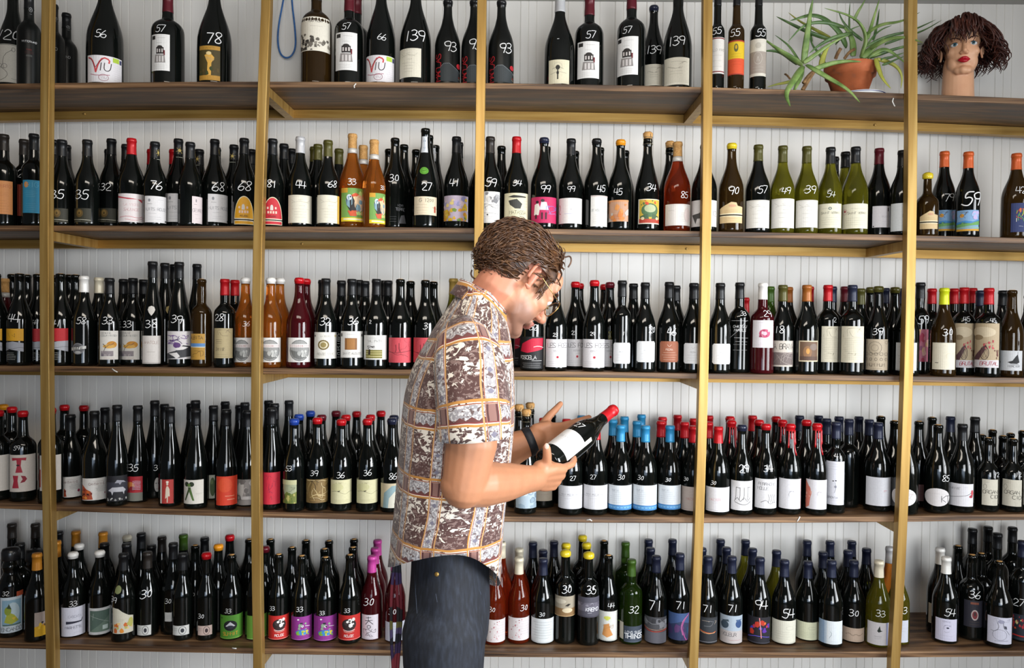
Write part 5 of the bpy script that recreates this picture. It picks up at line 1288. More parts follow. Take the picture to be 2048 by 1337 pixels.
def add_prints(o, root, prof, rnd):
    sc = FPX/(2.63+o.Y-o.R)
    used = 0
    for name, x0, x1, y0, y1 in o.prints:
        desc, base, items = ART[name]
        yf = o.Y-o.R
        zt = W((x0+x1)/2, y0, yf).z-o.zb; zb_ = W((x0+x1)/2, y1, yf).z-o.zb
        zt = min(zt, o.h-0.004); zb_ = max(zb_, 0.006)
        if zt-zb_ < 0.004: continue
        r = rad_at(prof, (zt+zb_)/2)
        ym = (y0+y1)/2
        xc = W(o.x, ym, o.Y).x
        vc = math.atan2(CAM.x-o.X, o.Y-CAM.y)                            # direction of the camera seen from the bottle
        def ang(px):
            ray = ROT @ Vector(((px-1024)/FPX, -(ym-668.5)/FPX, -1)); 
            off = CAM.x + ray.x*(o.Y-CAM.y)/ray.y - o.X
            return math.asin(max(-0.97, min(0.97, off*math.cos(math.atan2(ray.x, ray.y))/r)))
        a0, a1 = ang(x0), ang(x1)
        if a1-a0 < 0.15: a1 = a0+0.15
        th = (a0+a1)/2 + vc
        pr = Print(prof, th, zb_, (a1-a0)*r, zt-zb_)
        pr.curvy = name in ('strip','goldstar','kemblem','drop','dropy','round','oldisc','wolves','chateau') or zt > o.h*0.5 or rad_at(prof, zt) < 0.995*rad_at(prof, zb_)
        if base is not None: pr.poly([(0,0),(1,0),(1,1),(0,1)], base)
        pr.art(items)
        if not pr.f: continue
        pn = {'strip':'neck_strip','goldstar':'emblem','kemblem':'emblem','drop':'sticker','dropy':'sticker','round':'sticker','oldisc':'sticker','orangestk':'sticker','sliverc':'back_label','leroy':'lettering','vtxtw':'lettering','vtxty':'lettering','noword':'lettering','chateau':'lettering'}.get(name, 'label')
        po = pr.build(pn, PAPER, root)
        if desc and used > 0: po['label'] = desc
        used += 1
    if o.price:
        t, px, py, ph = o.price
        yf = o.Y-o.R; z = W(px, py, yf).z-o.zb; hh = ph/sc*0.9
        z = min(z, o.h-0.03); r = rad_at(prof, z)
        ray = ROT @ Vector(((px-1024)/FPX, -(py-668.5)/FPX, -1)); off = CAM.x + ray.x*(o.Y-CAM.y)/ray.y - o.X
        th = math.asin(max(-0.8, min(0.8, off/r))) + math.atan2(CAM.x-o.X, o.Y-CAM.y)
        pr = Print(prof, th, z-hh/2, hh, hh); pr.curvy = True; pr.layer = 9 if o.prints else 3
        for pl in text_strokes(t, hh, rnd.uniform(0.05, 0.25), 0.86, 0.06, rnd):
            pr.stroke([(0.5+x/hh, 0.5+y/hh) for x, y in pl], max(0.0016, hh*0.078)*(0.85 if hh < 0.02 else 1), 'ebebeb')
        pr.build('price_mark', CHALK, root) if pr.f else None

stuff = []
for i, o in enumerate(bottles):
    rnd = random.Random(1000+i)
    if o.solo:
        root = link({'M':'magnum_bottle','N':'magnum_bottle','S':'cider_bottle'}.get(o.kind, 'wine_bottle'), None)
        root.location = (o.X, o.Y, o.zb)
        tag(root, o.txt, 'bottle', GN[o.k])
        prof, rn = build_bottle(root, o.kind, o.h, o.R, o.glass, o.cap, rnd)
        add_prints(o, root, prof, rnd)
        del_ = None
    else: stuff.append(o)
# bottles past the limit: one object, real glass and capsules
if stuff:
    mats = []; V_ = []; F_ = []; MI = []
    tmp = bpy.data.objects.new('tmp', None); C.objects.link(tmp)
    cols = []
    for i, o in enumerate(stuff):
        build_bottle(tmp, o.kind, o.h, o.R, o.glass, o.cap, random.Random(i))
        for ch in list(tmp.children):
            me = ch.data; m = me.materials[0]
            if m not in mats: mats.append(m)
            b0 = len(V_)
            V_ += [(v.co.x+o.X, v.co.y+o.Y, v.co.z+o.zb) for v in me.vertices]
            col = tuple(me.color_attributes['Col'].data[0].color) if 'Col' in me.color_attributes else (0.5,0.5,0.5,1)
            for p in me.polygons:
                F_.append(tuple(q+b0 for q in p.vertices)); MI.append(mats.index(m)); cols += [col]*len(p.vertices)
            bpy.data.objects.remove(ch); bpy.data.meshes.remove(me)
    bpy.data.objects.remove(tmp)
    me = newmesh('back_row_bottles', V_, F_, None, True)
    for m in mats: me.materials.append(m)
    me.polygons.foreach_set('material_index', MI)
    at = me.color_attributes.new('Col', 'FLOAT_COLOR', 'CORNER'); at.data.foreach_set('color', [c for q in cols for c in q])
    so = link('back_row_bottles', me)
    tag(so, 'further dark bottles at the back of the shelves, showing only their necks', 'bottles', 'back bottles', 'stuff')
# ------------------------------------------------------------------ potted aloe, its saucer
TERRA = noisy(mat('terracotta', rough=0.75), (12,12,12), [(0.30,'6e5040'),(0.42,'a0552f'),(0.6,'b5623a'),(0.75,'c07a52')], 1.4, 5, 0.15)
SOIL = noisy(mat('potting_soil', rough=0.95), (60,60,60), [(0.3,'1c140e'),(0.7,'3d2c1f')], 4.0, 5, 0.5)
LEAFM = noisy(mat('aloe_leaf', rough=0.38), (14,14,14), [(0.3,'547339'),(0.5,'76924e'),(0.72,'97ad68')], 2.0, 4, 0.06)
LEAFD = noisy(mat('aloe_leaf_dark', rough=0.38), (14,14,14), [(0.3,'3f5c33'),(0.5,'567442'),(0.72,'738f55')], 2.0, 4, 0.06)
LEAFY = noisy(mat('aloe_leaf_yellowing', rough=0.42), (14,14,14), [(0.3,'93963a'),(0.5,'a9aa48'),(0.72,'8aa04a')], 2.0, 4, 0.06)
STALK = noisy(mat('dry_stalk', rough=0.8), (30,30,30), [(0.3,'6a4c30'),(0.6,'9a7850'),(0.8,'b8976a')], 2.0, 4, 0.3)
ENAM = noisy(mat('white_enamel', rough=0.25), (5,5,5), [(0.3,'dcdcdc'),(0.7,'e6e6e4')], 2.0, 2)
BLUEN = noisy(mat('blue_rim', rough=0.3), (5,5,5), [(0.3,'2f3c78'),(0.7,'3a4888')], 2.0, 2)
PY = 0.125
pc = W(1700, 180, PY); pz = shelf_z(0, pc.x)+0.0008
sau = link('saucer', None); sau.location = (pc.x+0.025, PY-0.005, pz)
tag(sau, 'white enamel saucer with blue rim under the terracotta aloe pot', 'saucer')
b = MB(); b.lathe([(0.0,0.0),(0.0,0.056),(0.006,0.078),(0.0165,0.093),(0.0172,0.0915),(0.0075,0.076),(0.0035,0.055),(0.003,0.0)], 44); b.build('dish', ENAM, sau)
b = MB(); b.lathe([(0.0138,0.0893),(0.0142,0.0903),(0.0152,0.0917),(0.0154,0.0916)], 44); b.build('rim_line', BLUEN, sau)
pot = link('potted_aloe', None); pot.location = (pc.x, PY, pz+0.0038)
tag(pot, 'overgrown aloe with long arching green leaves in a weathered terracotta pot', 'plant')
hp = W(1700, 118, PY-0.08).z - pz - 0.004
b = MB(); b.lathe([(0,0.0),(0,0.050),(hp*0.68,0.076),(hp*0.685,0.0835),(hp*0.98,0.0885),(hp,0.0875),(hp,0.0815),(hp*0.9,0.080),(hp*0.86,0.0)], 40); b.build('terracotta_pot', TERRA, pot)
b = MB(); b.lathe([(hp*0.87,0.0),(hp*0.90,0.04),(hp*0.88,0.0795)], 24); b.build('soil', SOIL, pot)
def Z4(x, y): return (1500+x*0.2676, y*0.2676)                            # read from an enlargement of the photograph
LEAVES = [  # width, material, depth start/end, points
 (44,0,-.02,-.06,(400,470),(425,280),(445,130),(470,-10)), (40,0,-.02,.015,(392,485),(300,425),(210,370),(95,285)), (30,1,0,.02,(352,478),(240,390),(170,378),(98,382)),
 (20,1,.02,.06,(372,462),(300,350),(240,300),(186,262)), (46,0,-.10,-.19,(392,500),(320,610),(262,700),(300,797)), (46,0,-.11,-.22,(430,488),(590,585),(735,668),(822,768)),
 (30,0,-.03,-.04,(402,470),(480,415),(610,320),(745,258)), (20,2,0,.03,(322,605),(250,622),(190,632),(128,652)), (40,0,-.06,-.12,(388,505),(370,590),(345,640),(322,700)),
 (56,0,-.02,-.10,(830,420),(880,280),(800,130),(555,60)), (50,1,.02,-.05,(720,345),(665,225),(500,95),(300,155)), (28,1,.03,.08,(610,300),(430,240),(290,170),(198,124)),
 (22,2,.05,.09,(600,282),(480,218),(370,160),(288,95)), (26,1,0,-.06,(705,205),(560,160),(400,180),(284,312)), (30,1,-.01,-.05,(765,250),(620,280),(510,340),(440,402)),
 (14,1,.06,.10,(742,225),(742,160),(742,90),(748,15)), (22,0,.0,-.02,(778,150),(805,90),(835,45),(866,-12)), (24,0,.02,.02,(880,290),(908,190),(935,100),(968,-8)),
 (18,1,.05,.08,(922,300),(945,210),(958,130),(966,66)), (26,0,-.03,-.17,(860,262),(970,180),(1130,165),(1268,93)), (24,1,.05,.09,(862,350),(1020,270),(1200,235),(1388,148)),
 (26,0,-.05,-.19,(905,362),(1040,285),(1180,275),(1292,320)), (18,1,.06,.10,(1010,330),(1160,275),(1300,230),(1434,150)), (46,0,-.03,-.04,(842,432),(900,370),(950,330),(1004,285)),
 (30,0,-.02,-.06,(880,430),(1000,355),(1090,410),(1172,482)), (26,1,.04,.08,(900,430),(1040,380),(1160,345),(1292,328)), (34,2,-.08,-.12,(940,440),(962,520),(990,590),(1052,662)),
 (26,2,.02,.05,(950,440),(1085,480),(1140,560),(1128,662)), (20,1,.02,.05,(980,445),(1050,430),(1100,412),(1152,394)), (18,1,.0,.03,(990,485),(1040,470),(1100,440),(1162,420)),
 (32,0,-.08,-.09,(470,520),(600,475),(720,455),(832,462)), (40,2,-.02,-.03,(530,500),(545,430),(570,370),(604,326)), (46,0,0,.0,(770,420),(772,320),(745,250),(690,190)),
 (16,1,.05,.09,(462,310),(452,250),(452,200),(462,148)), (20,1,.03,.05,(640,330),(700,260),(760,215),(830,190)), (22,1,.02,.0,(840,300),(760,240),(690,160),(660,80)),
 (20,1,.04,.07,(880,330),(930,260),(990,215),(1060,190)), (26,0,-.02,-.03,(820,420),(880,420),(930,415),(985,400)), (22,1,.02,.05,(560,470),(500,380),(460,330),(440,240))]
for wd_, mi, d0, d1, *pts in LEAVES:
    pts = chaikin([tuple(map(float, p)) for p in pts], 3); n = len(pts); ps = []; rs = []
    for i, p in enumerate(pts):
        t = i/(n-1); Yp = PY+d0+(d1-d0)*t
        q = W(*Z4(*p), Yp); ps.append(q-Vector((pc.x, PY, pz+0.0038))); rs.append(max(0.0006, wd_*0.2676/560/2*(1-t**1.7)*(0.75+0.5*min(1, t*4))))
    b = MB(); b.tube(ps, rs, 8, 0.45, side=(0, -0.4, 1) if abs(ps[-1].x-ps[0].x) > abs(ps[-1].z-ps[0].z) else (1, 0, 0))
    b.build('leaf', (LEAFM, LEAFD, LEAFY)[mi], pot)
for d0, d1, wd_, *pts in ((0,-.02,26,(640,440),(655,400),(680,360)),(0,-.03,22,(705,440),(740,390),(785,365)),(-.05,-.09,30,(480,530),(440,590),(395,672)),(-.05,-.08,26,(500,520),(440,560),(400,620)),(.0,.03,14,(300,590),(275,560),(262,555))):
    ps = [W(*Z4(*p), PY+d0+(d1-d0)*i/2)-Vector((pc.x, PY, pz+0.0038)) for i, p in enumerate(pts)]
    b = MB(); b.tube(chaikin([tuple(p) for p in ps], 2), wd_*0.2676/560/2, 7); b.build('dry_stalk', STALK, pot)

# ------------------------------------------------------------------ blue cord loop
CORDM = noisy(mat('blue_rubber_cord', rough=0.45), (40,40,40), [(0.3,'2a5a96'),(0.7,'3c74b4')], 2.0, 3)
cord = link('cord_loop', None)
pl = [(583,-60),(583,0),(590,55),(592,95),(583,113),(571,117),(560,108),(555,85),(557,50),(567,0),(576,-60)]
ps = [W(x, y, 0.335) for x, y in pl]
cord.location = ps[0]
tag(cord, 'thin blue cord hanging in a loop against the white wall, top shelf', 'cord')
b = MB(); b.tube([tuple(Vector(p)-ps[0]) for p in chaikin([tuple(p) for p in ps], 3)], 0.0034, 8); b.build('cord', CORDM, cord)
b = MB(); q = W(579.5, -62, 0.335)-ps[0]; b.tube([(q.x, 0.019, q.z-0.004), (q.x, -0.004, q.z-0.004), (q.x, -0.008, q.z+0.004)], 0.003, 8); b.build('wall_hook', M['brass'], cord)

# ------------------------------------------------------------------ torn tape left on the shelf edges
TAPE = noisy(mat('white_tape', rough=0.6), (60,60,60), [(0.3,'c8c6c0'),(0.7,'e2e0da')], 2.0, 3)
for k, lab, pts in ((0,'curled scrap of white tape on the top shelf edge, below dark bottles',[(712,167),(708,172),(709,176)]),
                 (0,'two thread-like tape ends hanging from top shelf near fifth post',[(1787,196),(1785,203),(1788,210),(1790,213)]),
                 (2,'white tape scrap on the third shelf edge near its left end',[(224,738),(229,742),(235,745)]),
                 (3,'thin white tape scrap on the fourth shelf edge, right of fourth post',[(1600,1034),(1597,1040),(1594,1044)]),
                 (3,'short white tape scrap on the fourth shelf edge, right of the man',[(1173,1041),(1180,1040),(1184,1043)]),
                 (4,'white tape flake on the bottom shelf edge, left of second post',[(464,1297),(469,1298),(473,1298)])):
    ps = [W(x, y, -0.0012) for x, y in pts]; b = MB()
    b.tube([tuple(p-ps[0]) for p in ps], 0.0022, 5, 0.3, side=(0,0,1)); o = b.build('tape_scrap', TAPE); o.location = ps[0]
    tag(o, lab, 'tape scrap', 'tape scraps on the shelf edges')
# ------------------------------------------------------------------ soft bodies: lobes joined into one continuous surface
def lobe(b, pts, rad, seg=14, flat=None, side=None):
    """closed tube with rounded ends; rad: radii; flat: second radius factor along the other axis"""
    pts = [Vector(p) for p in pts]; n = len(pts)
    P_, R_, F_ = [], [], []
    fl = flat if flat is not None else [1.0]*n
    if not hasattr(fl, '__len__'): fl = [fl]*n
    d0 = (pts[1]-pts[0]).normalized(); d1 = (pts[-1]-pts[-2]).normalized()
    for a in (80, 55, 28):
        P_.append(pts[0]-d0*rad[0]*min(1, fl[0])*math.sin(math.radians(a))); R_.append(rad[0]*math.cos(math.radians(a))); F_.append(fl[0])
    for p, r, f in zip(pts, rad, fl): P_.append(p); R_.append(r); F_.append(f)
    for a in (28, 55, 80):
        P_.append(pts[-1]+d1*rad[-1]*min(1, fl[-1])*math.sin(math.radians(a))); R_.append(rad[-1]*math.cos(math.radians(a))); F_.append(fl[-1])
    v = []; f = []; prev = None; m = len(P_)
    for i, p in enumerate(P_):
        t = (P_[min(i+1, m-1)]-P_[max(i-1, 0)]).normalized()
        a = prev if prev is not None else (Vector(side) if side is not None else t.orthogonal())
        a = a-t*a.dot(t)
        if a.length < 1e-6: a = t.orthogonal()
        a.normalize(); c = t.cross(a); prev = a
        for k in range(seg):
            w = 2*PI*k/seg; v.append(p+a*(math.cos(w)*R_[i])+c*(math.sin(w)*R_[i]*F_[i]))
    for i in range(m-1):
        for k in range(seg):
            k2 = (k+1) % seg; f.append((i*seg+k, i*seg+k2, (i+1)*seg+k2, (i+1)*seg+k))
    f.append(tuple(range(seg-1, -1, -1))); f.append(tuple((m-1)*seg+k for k in range(seg)))
    b.add(v, f)
def ellipsoid(b, c, r, mtx=None, seg=24, rings=14):
    v = []; f = []
    c = Vector(c)
    for i in range(rings+1):
        a = PI*i/rings
        for k in range(seg):
            w = 2*PI*k/seg; q = Vector((r[0]*math.sin(a)*math.cos(w), r[1]*math.sin(a)*math.sin(w), r[2]*math.cos(a)))
            v.append(c+(mtx @ q if mtx else q))
    for i in range(rings):
        for k in range(seg):
            k2 = (k+1) % seg; f.append((i*seg+k, (i+1)*seg+k, (i+1)*seg+k2, i*seg+k2))
    b.add(v, f)
def fuse(b, name, material, parent, voxel, smooth=4, fac=0.5):
    """voxel union of all lobes, smoothed, as one mesh"""
    me = newmesh(name+'_tmp', b.v, b.f, None, True)
    bm = bmesh.new(); bm.from_mesh(me); bmesh.ops.remove_doubles(bm, verts=bm.verts, dist=1e-7); bmesh.ops.recalc_face_normals(bm, faces=bm.faces); bm.to_mesh(me); bm.free()
    o = link(name+'_tmp', me)
    r = o.modifiers.new('r', 'REMESH'); r.mode = 'VOXEL'; r.voxel_size = voxel
    sm = o.modifiers.new('s', 'SMOOTH'); sm.factor = fac; sm.iterations = smooth
    dg = bpy.context.evaluated_depsgraph_get(); dg.update()
    ev = o.evaluated_get(dg); out = bpy.data.meshes.new_from_object(ev, preserve_all_data_layers=False, depsgraph=dg)
    bpy.data.objects.remove(o); bpy.data.meshes.remove(me)
    out.name = name; out.materials.clear(); out.materials.append(material)
    out.polygons.foreach_set('use_smooth', [True]*len(out.polygons))
    return link(name, out, parent)

def head_lobes(b, T, nose=1.0, jaw=1.0, brow=1.0, ears=True, s=1.0, female=False):
    """head in local axes: +x face, +y left, +z up; T maps to the target space"""
    def L(pts, rad, flat=None, side=None): lobe(b, [T(Vector(p)*s) for p in pts], [r*s for r in rad], 12, flat, side)
    def El(c, r):
        bb = MB(); ellipsoid(bb, (0,0,0), r)
        b.add([T((Vector(c)+Vector(q))*s) for q in bb.v], bb.f)
    El((-.018,0,.030), (.096,.075,.080)); El((-.045,0,.01), (.066,.066,.07))
    El((.030,0,-.018), (.062,.063,.085))
    El((.022,0,-.062), (.058,.052*jaw,.050)); El((.014,0,-.050), (.066,.0625*jaw,.058))
    for y in (-1, 1):
        L([(-.012,.048*y*jaw,-.040),(.02,.040*y*jaw,-.084),(.062,.018*y,-.104)], [.016,.018,.017])
        El((.034,.036*y*jaw,-.062), (.036,.027,.040))
        L([(.078,.012*y,.030*1),(.072,.040*y,.030)], [.011*brow,.009*brow])
        El((.052,.040*y,-.024), (.028,.024,.024))
        El((.098,.010*y,-.037), (.0085,.0085,.0075))
        L([(.088,.020*y,-.064),(.097,.006*y,-.060)], [.0040,.0056]); L([(.086,.018*y,-.070),(.092,.005*y,-.073)], [.0040,.0064])
    El((.070,0,-.104), (.020,.020,.018)); El((.066,0,.045), (.028,.052,.04))
    L([(.084,0,.022),(.097,0,-.008),(.112*nose,0,-.030)], [.0085,.0085,.0105]); El((.106*nose,0,-.033), (.0115,.0105,.0095))
    if ears:
        for y in (-1, 1):
            c = Vector((-.012,.076*y,-.006))
            pts = [c+Vector((.012*math.cos(a)-.004,.010*y*(0.6-0.5*math.cos(a)),.030*math.sin(a)+(.004 if math.sin(a) > 0 else 0))) for a in np.linspace(-1.7, 3.6, 14)]
            L(pts, [.0048]*12+[.005,.0045]); L([c+Vector((-.004,.0,.014)), c+Vector((.001,.002*y,-.018))], [.010,.0075], 0.45, (1,0,0)); El(c+Vector((.004,.004*y,-.028)), (.0075,.005,.0085))

SKINH = noisy(mat('mannequin_vinyl', rough=0.42), (10,10,10), [(0.3,'d6a07c'),(0.7,'e0ae8a')], 2.0, 3)
WIGM = noisy(mat('wig_hair', rough=0.38), (40,40,8), [(0.3,'26110d'),(0.5,'40201a'),(0.72,'5a2f22')], 3.0, 4)
LIPR = noisy(mat('red_lipstick', rough=0.35), (40,40,40), [(0.3,'a51222'),(0.7,'bd1a2c')], 2.0, 2)
EYEW = mat('eye_white', 'dcdcdc', 0.2); IRIS = mat('blue_iris', '3c6a78', 0.2); PUP = mat('pupil', '101010', 0.2)
INKM = mat('ink_marker', '2c1c18', 0.6); BROWM = mat('painted_brow', '4a2a1c', 0.6)
# ------------------------------------------------------------------ mannequin head with a curly wig
HY = 0.15
hb = W(1919, 190, HY); hz = shelf_z(0, hb.x)+0.0012
wig = link('mannequin_head', None); wig.location = (hb.x, HY, hz)
tag(wig, 'mannequin head with a dark curly bob wig and red lips, top shelf right', 'mannequin head')
hs = 0.80
hc = Vector((W(1922, 101, HY).x-hb.x+0.002, 0.0, W(1922, 101, HY).z-hz))
HR = Matrix.Rotation(-PI/2-0.40, 3, 'Z') @ Matrix.Rotation(0.02, 3, 'Y')       # face towards the room
def TH(p): return hc + HR @ Vector(p)
b = MB(); head_lobes(b, TH, 0.98, 0.92, 0.75, True, hs, True)
lobe(b, [(hc.x-.004,.012,hc.z-.05),(hc.x-.004,.012,.055),(0,.012,.006)], [.048,.0515,.0545], 24)
o = fuse(b, 'head', SKINH, wig, 0.0030, 5)
for v in o.data.vertices:
    if v.co.z < 0.0: v.co.z = 0.0
def HL(p): return TH(Vector(p)*hs)
b = MB()
for y in (-1, 1):
    lobe(b, [HL((.0905,.021*y,-.0660)), HL((.0975,.010*y,-.0625)), HL((.1025,.003*y,-.0610))], [.0022,.0052,.0056], 10)
    lobe(b, [HL((.0895,.020*y,-.0670)), HL((.0955,.009*y,-.0715)), HL((.0990,.001*y,-.0730))], [.0020,.0056,.0064], 10)
b.build('lips', LIPR, wig)
for y in (-1, 1):
    c = HL((.0725,.0335*y,.0035)); fd = HR @ Vector((1, 0.12*y, 0.0)); fd.normalize()
    b = MB(); ellipsoid(b, c, (.0120,.0140,.0074), HR); eb = b.build('eye', EYEW, wig)
    b = MB(); a = c+fd*.0100; b.tube([a, a+fd*.0026, a+fd*.0031], [.0058,.0054,.0028], 16); b.build('iris', IRIS, eb)
    b = MB(); a = c+fd*.0130; b.tube([a, a+fd*.0006], [.0030,.0028], 12); b.build('pupil', PUP, eb)
    b = MB(); b.tube([HL((.083-.004*abs(t)**2*3,(.0335+.017*t)*y,.0115-.006*t*t)) for t in np.linspace(-1,1,9)], [.0008,.0014,.0016,.0018,.0018,.0018,.0018,.0016,.0010], 6); b.build('lash_line', INKM, wig)
    b = MB(); b.tube([HL((.0905-.006*t*t-.003*t,(.034+.020*t)*y,.030+.004*t-.006*t*t)) for t in np.linspace(-1,1,9)], [.0012]+[.0022]*6+[.0016,.0006], 6); b.build('eyebrow', BROWM, wig)
pr = Print([(-.01,.0538),(.02,.0530),(.06,.0516),(.12,.05)], -0.10, .010, .045, .014); pr.curvy = True
for pl in text_strokes('HAIRPORCI', .0058, .1, .95): pr.stroke([(0.5+x/.045, 0.5+(y+x*0.08)/.014) for x, y in pl], .0009, k3)
for i, q in enumerate(pr.v): pr.v[i] = (q[0]-.002, q[1]+.012-.0022, q[2])
pr.build('neck_writing', INKM, wig)
rng = random.Random(5); b = MB()
cap = MB(); ellipsoid(cap, (0,0,0), (.104,.088,.096))
keep = [tuple(q) for q in cap.v]
vv = [HL(Vector(q)+Vector((-.020,0,.044))) for q in keep]
ff = [f for f in cap.f if all(not (keep[i][0] > .052 and keep[i][2] < .040) and keep[i][2] > -.075 for i in f)]
b.add(vv, ff)
n_str = 0
while n_str < 560:
    u = Vector((rng.gauss(0,1), rng.gauss(0,1), rng.gauss(0,1)+0.3)).normalized()
    if u.z < -0.30 or (u.x > 0.60 and u.z < 0.42): continue
    n_str += 1
    q = Vector((u.x*.100-.020, u.y*.086, u.z*.094+.044))
    fringe = u.x > 0.36 and abs(u.y) < 0.55 and rng.random() < 0.85
    sgn = 1 if u.y > 0 else -1
    out = Vector((min(u.x, 0.35)*0.8, u.y+0.25*sgn, 0.0)); out.normalize()
    Ls = rng.uniform(.075, .110) if fringe else rng.uniform(.12, .165) + .05*max(0, u.z)
    ph = rng.uniform(0, 6.28); fr = rng.uniform(1.1, 2.0); am = rng.uniform(.012, .024)*(0.35 if fringe else (1.7 if rng.random() < .3 else 1))
    d = (out*0.8+Vector((0,0,-.05+.2*rng.random()))).normalized() if not fringe else Vector((.50, rng.uniform(-.5,.5), .05)).normalized()
    side = d.cross(Vector((0,0,1))).normalized(); pts = []; rs = []; m = 17
    for i in range(m):
        t = i/(m-1); k_ = t*t*0.9+0.1*min(1, t*3)
        pts.append(HL(q + side*am*math.sin(ph+fr*6.28*t)*k_ + d.cross(side)*am*math.cos(ph+fr*6.28*t)*k_))
        rs.append(.0036*(1-t**2.5*0.75))
        q = q + d*(Ls/(m-1))
        d = (d + Vector((0,0,(-.23 if t < .75 else -.08) if not fringe else -.36))).normalized()
        if fringe: q.x = max(q.x, .083+.012*min(1, max(0, (q.z-.02)/.05)))
    b.tube(pts, rs, 5)
hw = b.build('wig', WIGM, wig)
# ------------------------------------------------------------------ the man
Y0 = -0.78
YAW = 0.24
man = link('person', None)
mp = W(890, 1200, Y0); man.location = (mp.x, Y0, 0.0)
ORG = Vector((mp.x, Y0, 0.0))
tag(man, 'man in brown patterned short-sleeved shirt and dark jeans looking down at a bottle', 'person')
def wp(px, py, Y=Y0): return W(px, py, Y) - ORG
SKIN = mat('skin', 'c08a6c', 0.48)
nt = SKIN.node_tree; p = nt.nodes['Principled BSDF']
p.inputs['Subsurface Weight'].default_value = 0.06; p.inputs['Subsurface Radius'].default_value = (0.02, 0.008, 0.004); p.inputs['Subsurface Scale'].default_value = 0.3
a = nt.nodes.new('ShaderNodeAttribute'); a.attribute_name = 'Col'
t = texcoord(nt, (1,1,1)); n1 = N(nt, 'ShaderNodeTexNoise', Scale=28.0, Detail=4.0); nt.links.new(t.outputs[0], n1.inputs['Vector'])
mr = N(nt, 'ShaderNodeMapRange'); mr.inputs['To Min'].default_value = 0.84; mr.inputs['To Max'].default_value = 1.12; nt.links.new(n1.outputs['Fac'], mr.inputs[0])
vm = nt.nodes.new('ShaderNodeVectorMath'); vm.operation = 'SCALE'; nt.links.new(a.outputs['Color'], vm.inputs[0]); nt.links.new(mr.outputs[0], vm.inputs['Scale']); nt.links.new(vm.outputs[0], p.inputs['Base Color'])
n2 = N(nt, 'ShaderNodeTexNoise', Scale=220.0, Detail=3.0); nt.links.new(t.outputs[0], n2.inputs['Vector'])
bp = N(nt, 'ShaderNodeBump', Strength=0.12, Distance=0.001); nt.links.new(n2.outputs['Fac'], bp.inputs['Height']); nt.links.new(bp.outputs[0], p.inputs['Normal'])

# head frame: pitched down and turned towards the shelf
TH_, PS_ = math.radians(41), math.radians(33)
hf = Vector((math.cos(PS_)*math.cos(TH_), math.sin(PS_)*math.cos(TH_), -math.sin(TH_)))
hl = Vector((-math.sin(PS_), math.cos(PS_), 0.0))
hu = hf.cross(hl)
near_ear = wp(1068, 552, Y0-0.055)
hcen = near_ear - hf*(-.012) - hl*(-.078) - hu*(-.004)
def TM(p): p = Vector(p); return hcen + hf*p.x + hl*p.y + hu*p.z

B_ = MB()
head_lobes(B_, TM, 1.02, 1.04, 1.1, True, 1.0)
for y in (-1, 1): ellipsoid(B_, TM((.0745,.033*y,.004)), (.0150,.0150,.0125))
# neck and upper trunk
neck0 = wp(962, 612); 
lobe(B_, [TM((-.035,0,-.005)), TM((-.030,0,-.060)), (wp(990,603)+neck0)/2*1.0, neck0+Vector((-.005,0,-.03))], [.060,.058,.062,.075], 20)
lobe(B_, [TM((.012,0,-.070)), wp(1000,640)], [.040,.045], 16)
lobe(B_, [neck0+Vector((.012,0,-.03)), wp(938,735), wp(915,850), wp(908,980), wp(903,1050)], [.058,.080,.098,.092,.080], 24, [1.0,1.6,1.5,1.45,1.45], side=(1,0,0))
# near (right) arm
sh_n = wp(935,712,-.955); el_n = wp(927,975,-.985); wr_n = wp(1072,957,-.790)
lobe(B_, [sh_n, wp(940,800,-.975), wp(942,890,-.985), el_n], [.056,.060,.0565,.047], 18)
lobe(B_, [el_n+Vector((-.004,0,.004)), el_n.lerp(wr_n,.22)+Vector((0,0,.004)), el_n.lerp(wr_n,.55), el_n.lerp(wr_n,.85), wr_n], [.046,.0530,.0445,.0335,.0310], 18, [1,1,1,.92,.88], side=(0,0,1))
# far (left) arm
sh_f = wp(968,720,-.60); el_f = wp(985,915,-.560); wr_f = wp(1068,880,-.540)
lobe(B_, [sh_f, el_f], [.052,.044], 16)
lobe(B_, [el_f, el_f.lerp(wr_f,.3), wr_f], [.044,.050,.034], 16)

def hand(b, wrist, d, n, s, fingers, thumb, sc=1.0):
    """palm and five fingers: d towards the knuckles, n out of the palm, s to the thumb side.
    fingers: (curl at the three joints, spread) index to little; thumb: list of points (d, n, s)"""
    d = d.normalized(); n = (n-d*n.dot(d)).normalized(); s = s.normalized()
    def q(a, c, e): return wrist + d*(a*sc) + n*(c*sc) + s*(e*sc)
    for e, r in ((.024,.0165),(.006,.0175),(-.012,.0165),(-.027,.0145)):
        lobe(b, [q(.006, .002, e*.62), q(.050, .002, e*.95), q(.088-.004*abs(e-.006)/.02, -.002, e)], [r*sc*1.08, r*sc*1.08, r*sc*.80], 12)
    lobe(b, [q(.012,.012,.022), q(.045,.014,.026)], [.018*sc, .014*sc], 12)
    lens = ((.044,.026,.021),(.049,.029,.022),(.045,.027,.021),(.035,.021,.019))
    for (cu, spread), (l1, l2, l3), e, r in zip(fingers, lens, (.026,.007,-.012,-.029), (.0092,.0095,.0090,.0080)):
        p0 = q(.086-.004*abs(e-.006)/.02, -.001, e); ang = 0; pts = [p0-d*.012*sc, p0]; cur = p0
        for l, c in zip((l1, l2, l3), cu):
            ang += c; dr = d*math.cos(ang) + n*math.sin(ang) + s*spread; cur = cur + dr*(l*sc); pts.append(cur)
        lobe(b, pts, [r*sc*1.05, r*sc*1.08, r*sc, r*sc*.94, r*sc*.80], 12)
    tp = [q(*t) for t in thumb]
    lobe(b, tp, [.0150*sc, .0128*sc, .0112*sc, .0098*sc, .0082*sc][:len(tp)], 12)
    return q
